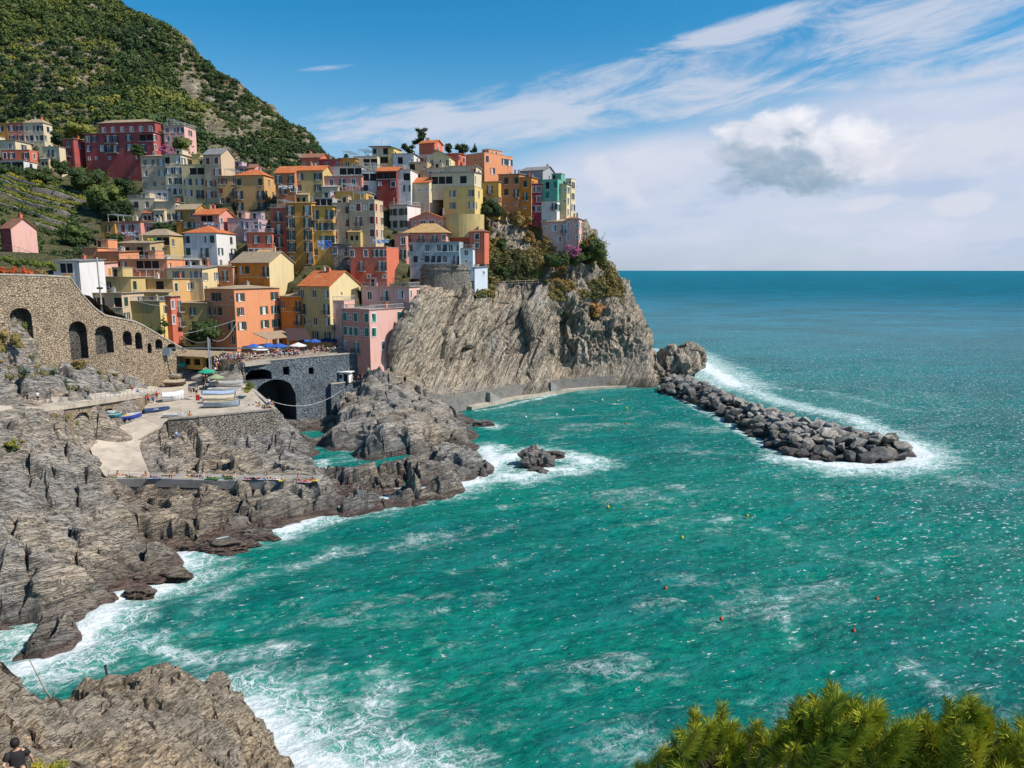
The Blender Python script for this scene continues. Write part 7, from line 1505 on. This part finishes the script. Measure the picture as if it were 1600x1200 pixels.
# washing on lines
def washing(a, b, items, lb, hgt=1.):
    a, b = Vector(a), Vector(b); root = empty('laundry_line', a, 0, lb, 'laundry'); m_ = MB(); m_.tube((0, 0, 0), b-a, .015, n=4); m_.build('line', WHITE, root); L = len(items)
    for k, c in enumerate(items):
        p = (b-a)*((k+.5)/L); w_ = (b-a).length/L*.42; h_ = hgt*(.7+.5*((k*37) % 10)/10); m_ = MB(); u = (b-a).normalized()
        for j in range(4):
            z0, z1 = -h_*j/4, -h_*(j+1)/4; of0, of1 = .05*math.sin(j*1.7+k), .05*math.sin(j*1.7+1.7+k); n_ = Vector((0, -1, 0)); m_.q([p-u*w_+Vector((0, -.02, z0))+n_*of0, p+u*w_+Vector((0, -.02, z0))-n_*of0, p+u*w_+Vector((0, -.02, z1))-n_*of1, p-u*w_+Vector((0, -.02, z1))+n_*of1])
        m_.build('cloth', c, root)
LB = cloth('light_blue', (.30, .42, .62)); CB = cloth('cobalt', (.04, .12, .48)); PK = cloth('rose', (.60, .30, .34)); YL = cloth('yellow', (.66, .50, .05))
washing(P(190,363,204), P(212,363,204), [WHC, PK, WHC, WHC, LB], 'white washing hanging under the windows of the pink low house'); washing(P(496,376,193), P(518,376,193), [LB, LB, CB, CB], 'light and cobalt blue washing on the tall ochre house', 2.2)
washing(P(230,372,195), P(245,372,195), [YL, YL, GRN], 'yellow and green cloths hanging in the loggia of the tan-yellow house', 1.5); washing(P(582,374,192), P(608,374,192), [LB, LB, LB, LB], 'pale blue cloth stretched above the coral centre house', 1.1); washing(P(434,290,212), P(458,290,212), [WHC, WHC, WHC], 'white awnings on the coral-brown upper house', .8)
washing(P(318,348,204), P(335,348,204), [WHC, LB, WHC], 'small white washing on the covered pink terrace', .7)

# ------------------------------------------------------------------ people
SKIN = [plain('skin_light', (.55, .33, .23), .6), plain('skin_tan', (.42, .22, .13), .6), plain('skin_brown', (.25, .12, .07), .6)]
HAIR = [plain('hair_dark', (.02, .015, .012), .7), plain('hair_brown', (.09, .05, .03), .7), plain('hair_fair', (.35, .24, .12), .7)]
POSES = {
 'standing': dict(pel=(0,0,.95), che=(0,.0,1.34), nk=(0,0,1.48), hd=(0,-.02,1.64), kn=((-.1,-.03,.5),(.11,.02,.5)), ft=((-.11,0,.06),(.12,.03,.06)), toe=((-.12,-.17,.03),(.14,-.14,.03)), el=((-.27,.03,1.12),(.27,.04,1.12)), ha=((-.27,-.1,.88),(.24,-.14,.9))),
 'walking': dict(pel=(0,0,.94), che=(0,-.03,1.33), nk=(0,-.04,1.47), hd=(0,-.07,1.63), kn=((-.09,-.18,.52),(.1,.06,.5)), ft=((-.1,-.24,.07),(.11,.36,.12)), toe=((-.1,-.42,.05),(.11,.22,.04)), el=((-.27,.12,1.12),(.27,-.1,1.12)), ha=((-.26,.02,.9),(.24,-.3,1.0))),
 'leaning': dict(pel=(0,0,.94), che=(0,-.15,1.28), nk=(0,-.22,1.4), hd=(0,-.3,1.54), kn=((-.1,.02,.5),(.11,.04,.5)), ft=((-.11,.08,.06),(.12,-.05,.06)), toe=((-.12,-.1,.03),(.14,-.22,.03)), el=((-.26,-.3,1.1),(.26,-.3,1.1)), ha=((-.15,-.48,1.06),(.15,-.48,1.06))),
 'sitting': dict(pel=(0,0,.14), che=(0,.05,.53), nk=(0,.03,.67), hd=(0,-.02,.83), kn=((-.14,-.38,.42),(.16,-.4,.36)), ft=((-.13,-.62,.07),(.17,-.7,.07)), toe=((-.14,-.78,.05),(.19,-.86,.05)), el=((-.27,-.1,.36),(.28,.1,.33)), ha=((-.2,-.33,.44),(.3,.22,.06))),
 'lying': dict(pel=(0,0,.13), che=(0,.4,.15), nk=(0,.55,.16), hd=(0,.72,.2), kn=((-.1,-.4,.26),(.12,-.43,.1)), ft=((-.11,-.72,.06),(.15,-.86,.06)), toe=((-.12,-.86,.12),(.17,-.92,.18)), el=((-.3,.25,.08),(.33,.5,.08)), ha=((-.36,.0,.06),(.2,.74,.08)))}
def skin_body(ps, name='body'):
    p = POSES[ps]; V = []; E = []; R_ = []
    def a(co, r, par=None):
        V.append(co); R_.append(r); i = len(V)-1
        if par is not None: E.append((par, i))
        return i
    lerp = lambda s, t_, k: tuple(s[i]+(t_[i]-s[i])*k for i in range(3))
    pel = a(p['pel'], (.125, .10)); ws = a(lerp(p['pel'], p['che'], .5), (.11, .085), pel); ch = a(p['che'], (.135, .095), ws); nk = a(p['nk'], (.05, .05), ch); jaw = a(lerp(p['nk'], p['hd'], .45), (.06, .07), nk); hd = a(p['hd'], (.078, .095), jaw); a(lerp(p['nk'], p['hd'], 1.55), (.055, .06), hd)
    # nose, eye sockets, ears sit on the head as small swellings of the same surface
    a((p['hd'][0], p['hd'][1]-.105, p['hd'][2]-.015) if ps != 'lying' else (p['hd'][0], p['hd'][1], p['hd'][2]+.105), (.014, .014), hd)
    for s_, sx_ in ((0, -1), (1, 1)):
        a((p['hd'][0]+sx_*.088, p['hd'][1], p['hd'][2]), (.016, .022), hd)
        hp_ = lerp(p['pel'], p['kn'][s_], .12); hp_ = (hp_[0]+sx_*.07, hp_[1], hp_[2]); h_ = a(hp_, (.088, .088), pel); k_ = a(p['kn'][s_], (.056, .056), h_); f_ = a(p['ft'][s_], (.036, .04), k_); a(p['toe'][s_], (.036, .024), f_)
        sh = (p['che'][0]+sx_*.17, p['che'][1], p['che'][2]+(.04 if ps != 'lying' else 0)); s2 = a(sh, (.052, .052), ch); e_ = a(p['el'][s_], (.036, .036), s2); w_ = a(p['ha'][s_], (.025, .027), e_)
        d = Vector(p['ha'][s_])-Vector(p['el'][s_]); d.normalize(); sd = d.cross(Vector((0, 0, 1))); sd = sd.normalized() if sd.length > .1 else Vector((1, 0, 0)); palm = Vector(p['ha'][s_])+d*.07; pm = a(tuple(palm), (.034, .018), w_)
        for k in range(4): b_ = palm+sd*(k-1.5)*.017; a(tuple(b_+d*(.07+.012*(1.5-abs(k-1.5)))), (.009, .009), pm)
        a(tuple(palm-sd*.045+d*.02), (.01, .01), pm)
    me = bpy.data.meshes.new(name); me.from_pydata(V, E, []); o = bpy.data.objects.new(name, me); COL.objects.link(o)
    md = o.modifiers.new('skin', 'SKIN'); 
    for sv_, r in zip(me.skin_vertices[0].data, R_): sv_.radius = r; sv_.use_root = False
    me.skin_vertices[0].data[0].use_root = True; md.use_smooth_shade = True; ss = o.modifiers.new('sub', 'SUBSURF'); ss.levels = 1; ss.render_levels = 1
    dg = bpy.context.evaluated_depsgraph_get(); dg.update(); out = bpy.data.meshes.new_from_object(o.evaluated_get(dg)); bpy.data.objects.remove(o); out.name = name; out.materials.clear(); out.materials.append(SKIN[0]); return out
def ring(c, ax, rx, ry, side, n=10):
    ax = Vector(ax).normalized(); sd = Vector(side)-ax*Vector(side).dot(ax); sd.normalize(); f_ = ax.cross(sd); return [tuple(Vector(c)+sd*rx*math.cos(t_)+f_*ry*math.sin(t_)) for t_ in np.linspace(0, 2*math.pi, n+1)[:-1]]
def clothes(ps):
    p = {k: (Vector(v) if isinstance(v[0], (int, float)) else [Vector(q_) for q_ in v]) for k, v in POSES[ps].items()}; ax = p['che']-p['pel']; X_ = (1, 0, 0); t_ = MB()
    t_.loft([ring(p['pel']+ax*k, ax, rx, ry, X_, 12) for k, rx, ry in ((-.02, .175, .13), (.3, .16, .125), (.7, .185, .135), (1.05, .20, .13), (1.22, .12, .09))])
    for s_, sx_ in ((0, -1), (1, 1)): sh = p['che']+Vector((sx_*.15, 0, .05 if ps != 'lying' else 0)); d = p['el'][s_]-sh; t_.loft([ring(sh, d, .08, .08, X_ if abs(d.normalized().x) < .8 else (0, 1, 0), 8), ring(sh+d*.62, d, .075, .075, X_ if abs(d.normalized().x) < .8 else (0, 1, 0), 8)])
    sh_ = MB(); sh_.loft([ring(p['pel']+ax*k, ax, rx, ry, X_, 12) for k, rx, ry in ((-.28, .16, .13), (-.05, .178, .14), (.12, .172, .13))])
    for s_, sx_ in ((0, -1), (1, 1)): hp_ = p['pel']+Vector((sx_*.085, 0, 0)); d = p['kn'][s_]-hp_; sh_.loft([ring(hp_, d, .11, .11, X_, 8), ring(hp_+d*(.75 if ps not in ('sitting', 'lying') else .4), d, .092, .092, X_, 8)])
    h_ = MB(); hc = p['hd']; hax = (p['hd']-p['nk']); hax.normalize(); fr = Vector((0, 1, 0)) if ps != 'lying' else Vector((0, 0, -1))
    h_.loft([ring(hc+hax*k+fr*of, hax, rx, rx*1.15, X_, 12) for k, rx, of in ((-.07, .088, .035), (.0, .104, .022), (.06, .103, .008), (.11, .085, .004), (.145, .045, 0))]); return t_.mesh('shirt', WHC, True), sh_.mesh('shorts', NAVY, True), h_.mesh('hair', HAIR[0], True)
PB = {k: (skin_body(k),)+clothes(k) for k in POSES}
CL = {'white': WHC, 'red': plain('red_cloth', (.62, .02, .02), .8), 'navy': NAVY, 'blue': BLU, 'black': cloth('black', (.02, .02, .022)), 'pink': PK, 'grey': cloth('grey', (.38, .36, .34)), 'green': cloth('leaf_green', (.05, .22, .08)), 'light blue': LB, 'orange': cloth('orange', (.62, .20, .04)), 'yellow': YL}
rp = random.Random(21)
def person(loc, ps, rz, top, bot, where, grp, bare=False, label=None, scale=None, hair=None, skin=None):
    b, t_, s_, h_ = PB[ps]; hr = hair if hair is not None else rp.choice([0, 0, 1, 1, 2]); 
    root = empty('person', loc, rz, label or (f'{ps} person in {"" if bare else top+" top and "}{bot} shorts {where}'), 'person', grp); sc_ = scale or rp.uniform(.93, 1.06); root.scale = (sc_, sc_, sc_)
    for nm, me, m_ in (('body', b, SKIN[skin if skin is not None else rp.choice([0, 0, 1, 1, 2])]),) + ((('shirt', t_, CL[top]),) if not bare else ()) + (('shorts', s_, CL[bot]), ('hair', h_, HAIR[hr])):
        o = link(nm, me, root); o.material_slots[0].link = 'OBJECT'; o.material_slots[0].material = m_
def zpoly(x, y):
    return coastz(x, y)+.5
cols_ = ['white', 'white', 'white', 'red', 'navy', 'blue', 'black', 'pink', 'grey', 'green', 'light blue', 'orange', 'white', 'black']
def crowd(n, pts, depth, zfun, poses, where, grp, bare=0., face=None, mind=.5, dr=(0, 1)):
    put = []; T_ = 0
    while len(put) < n and T_ < n*30:
        T_ += 1; k = rp.random()*(len(pts)-1); i = int(k); a, b = Vector(pts[i]), Vector(pts[i+1]); p = a.lerp(b, k-i); d = rp.random()**1.3*depth+.35; x, y = p.x+dr[0]*d, p.y+dr[1]*d
        if any((x-u)**2+(y-v)**2 < mind**2 for u, v in put): continue
        put.append((x, y)); person((x, y, zfun(x, y, p.z)), rp.choice(poses), face+rp.uniform(-.7, .7) if face is not None else rp.uniform(0, 6.28), rp.choice(cols_), rp.choice(['navy', 'black', 'blue', 'grey', 'red', 'white']), where, grp, rp.random() < bare)
crowd(78, [G(350,567,15.4), G(380,566,15.4), G(430,561,15.4), G(480,556,15.4), G(555,548,15.4)], 6.5, lambda x, y, z: 15.38, ['standing', 'walking', 'leaning', 'standing'], 'in the piazza crowd', 'people on the piazza', .05, 0.)
rA = G(304,608,11.1); rB = G(322,600,11.6); rC = G(326,583,12.9); rD = G(345,565,15.0)
def rz_(x, y, z):
    return zpoly(x, y)+.1
crowd(46, [rA, G(310,600,11.5), G(316,584,12.8), G(330,570,14.5), G(345,563,15.1)], 3.0, rz_, ['standing', 'walking', 'walking'], 'in the crowd on the ramp', 'people on the ramp', .08, None, .5, (1, -.1))
for (x, y) in [(296,616),(299,618),(303,617),(307,618),(308,615)]: person(G(x, y, 10.75), 'standing', rp.uniform(0, 6), rp.choice(['black', 'navy', 'grey']), 'black', 'in the group on the open boat terrace', 'dark-clad group on the boat terrace')
crowd(26, [G(385,632,10.05), G(424,639,9.8)], 3.2, lambda x, y, z: zpoly(x, y)+.1, ['sitting', 'sitting', 'standing'], 'by the corner of the boat terrace', 'people at the terrace corner', .5, 0., .55)
crowd(10, [G(326,648,9.4), G(380,642,9.7)], 2., lambda x, y, z: zpoly(x, y)+.1, ['sitting', 'standing', 'sitting'], 'on the boat terrace edge', 'people on the terrace edge', .6, 0., .6)
crowd(16, [G(262,636,9.6), G(300,612,10.9)], 5., lambda x, y, z: zpoly(x, y)+.1, ['standing', 'walking', 'sitting'], 'on the open boat terrace', 'people strolling on the boat terrace', .3, None, .9, (.9, .2))
for (x, y, tp_, lb) in [(284,650,'white','seated person in a white top at the left end of the terrace edge'),(297,651,'orange','seated person in an orange top at the left end of the terrace edge')]: person(G(x, y, 9.05), 'sitting', 0, tp_, 'navy', '', 'people on the terrace edge', label=lb)
for x, y in [(262,686),(268,690),(276,688),(290,690),(296,686),(303,684)]: b = gnd(x, y, 3, 9.); person(b, rp.choice(['sitting', 'standing']), rp.uniform(-1, 1), rp.choice(['white', 'light blue', 'navy']), 'blue', 'in the shade of the terrace wall', 'people in the shade under the terrace wall', .3 > rp.random())
sb = [(172,746,'green'),(184,744,'white'),(192,743,'red'),(205,745,'light blue'),(228,744,'red'),(243,746,'pink'),(262,744,'orange'),(271,744,'black'),(300,744,'navy'),(310,744,'light blue'),(318,745,'white'),(332,747,'yellow'),(357,745,'orange'),(367,747,'white'),(392,748,'blue'),(404,748,'red'),(418,748,'navy'),(431,748,'white'),(447,750,'yellow'),(466,750,'blue'),(476,752,'red'),(486,750,'orange')]
TOWL = MB(); 
for k, (x, y, c) in enumerate(sb):
    b = G(x, y, 4.55); ly_ = k % 3 != 1; person((b[0], b[1], 4.52), 'lying' if ly_ else 'sitting', (1.5 if ly_ else 0)+rp.uniform(-.3, .3), c, c, '', 'sunbathers on the bathing terrace', True, label=f'sunbather in {c} swimwear {"lying" if ly_ else "sitting"} on the terrace, {["left end", "left part", "middle", "right part", "right end"][min(4, k//5)]}, {["first", "second", "third", "fourth", "fifth"][k % 5]} from its left')
    if ly_: m_ = MB(); m_.box(-1., 1., -.42, .42, 0, .025); o = m_.build('towel', CL[rp.choice(['light blue', 'white', 'yellow', 'pink', 'green'])], None, loc=(b[0], b[1], 4.49), rz=rp.uniform(-.2, .2)); tag(o, 'beach towel spread under a sunbather on the bathing terrace', 'towel', 'towels on the bathing terrace')
for x, y, ps, tp_, lb in [(44,637,'walking','black','person in black walking on the left end of the coast path'),(60,634,'walking','white','person in a white top following on the left end of the coast path')]: b = G(x, y, 15.2); person((b[0], b[1], zpoly(b[0], b[1])), ps, 1.4, tp_, 'black', '', None, label=lb)
for x, y in [(132,624),(138,622),(152,621),(200,613),(207,612),(215,612),(222,611),(230,610),(238,609),(244,606)]: b = G(x, y, 14.2 if x < 160 else 12.); person((b[0], b[1], zpoly(b[0], b[1])), rp.choice(['standing', 'leaning', 'walking']), rp.uniform(-.5, 1), rp.choice(['red', 'white', 'blue', 'orange', 'black']), 'navy', 'behind the path railing', 'people on the railed path')
for x, y in [(524,600),(552,598),(560,599),(566,597)]: person(P(x, y, 166.5)[:2]+(8.8,), 'standing', rp.uniform(-1, 1), rp.choice(['white', 'red']), 'navy', 'beside the white booth', 'people beside the booth', True)
for x, y in [(172,648),(212,655)]: b = gnd(x, y, 5, 10); person(b, 'standing', 1., 'navy', 'black', 'beside the boats on the slipway', None, label='man in dark clothes '+('behind the teal boat' if x < 200 else 'at the bow of the blue and purple boat'))
# dark-haired person at the bottom left edge, seated on the near rock
pb_ = P(30, 1222, 17.2); person((pb_[0], pb_[1], pb_[2]+.22), 'sitting', .5, 'black', 'black', '', None, label='dark-haired person in a black sleeveless top at the bottom left corner', scale=1.05, hair=0, skin=0)
# yellow flowering plant beside them
tree('shrub', 'yellow flowering plant beside the person at the bottom left corner', 'shrub', (pb_[0]+.55, pb_[1]+.4, pb_[2]-.4), .8, .45, mat=VINE, tint=.8, n=8, nl=120, ls=.035, seed=400, trunk=False)
mb_ = MB(); mb_.box(-1.6, 1.6, -1.2, 1.2, -6, 0)
print('objects', len(bpy.data.objects))
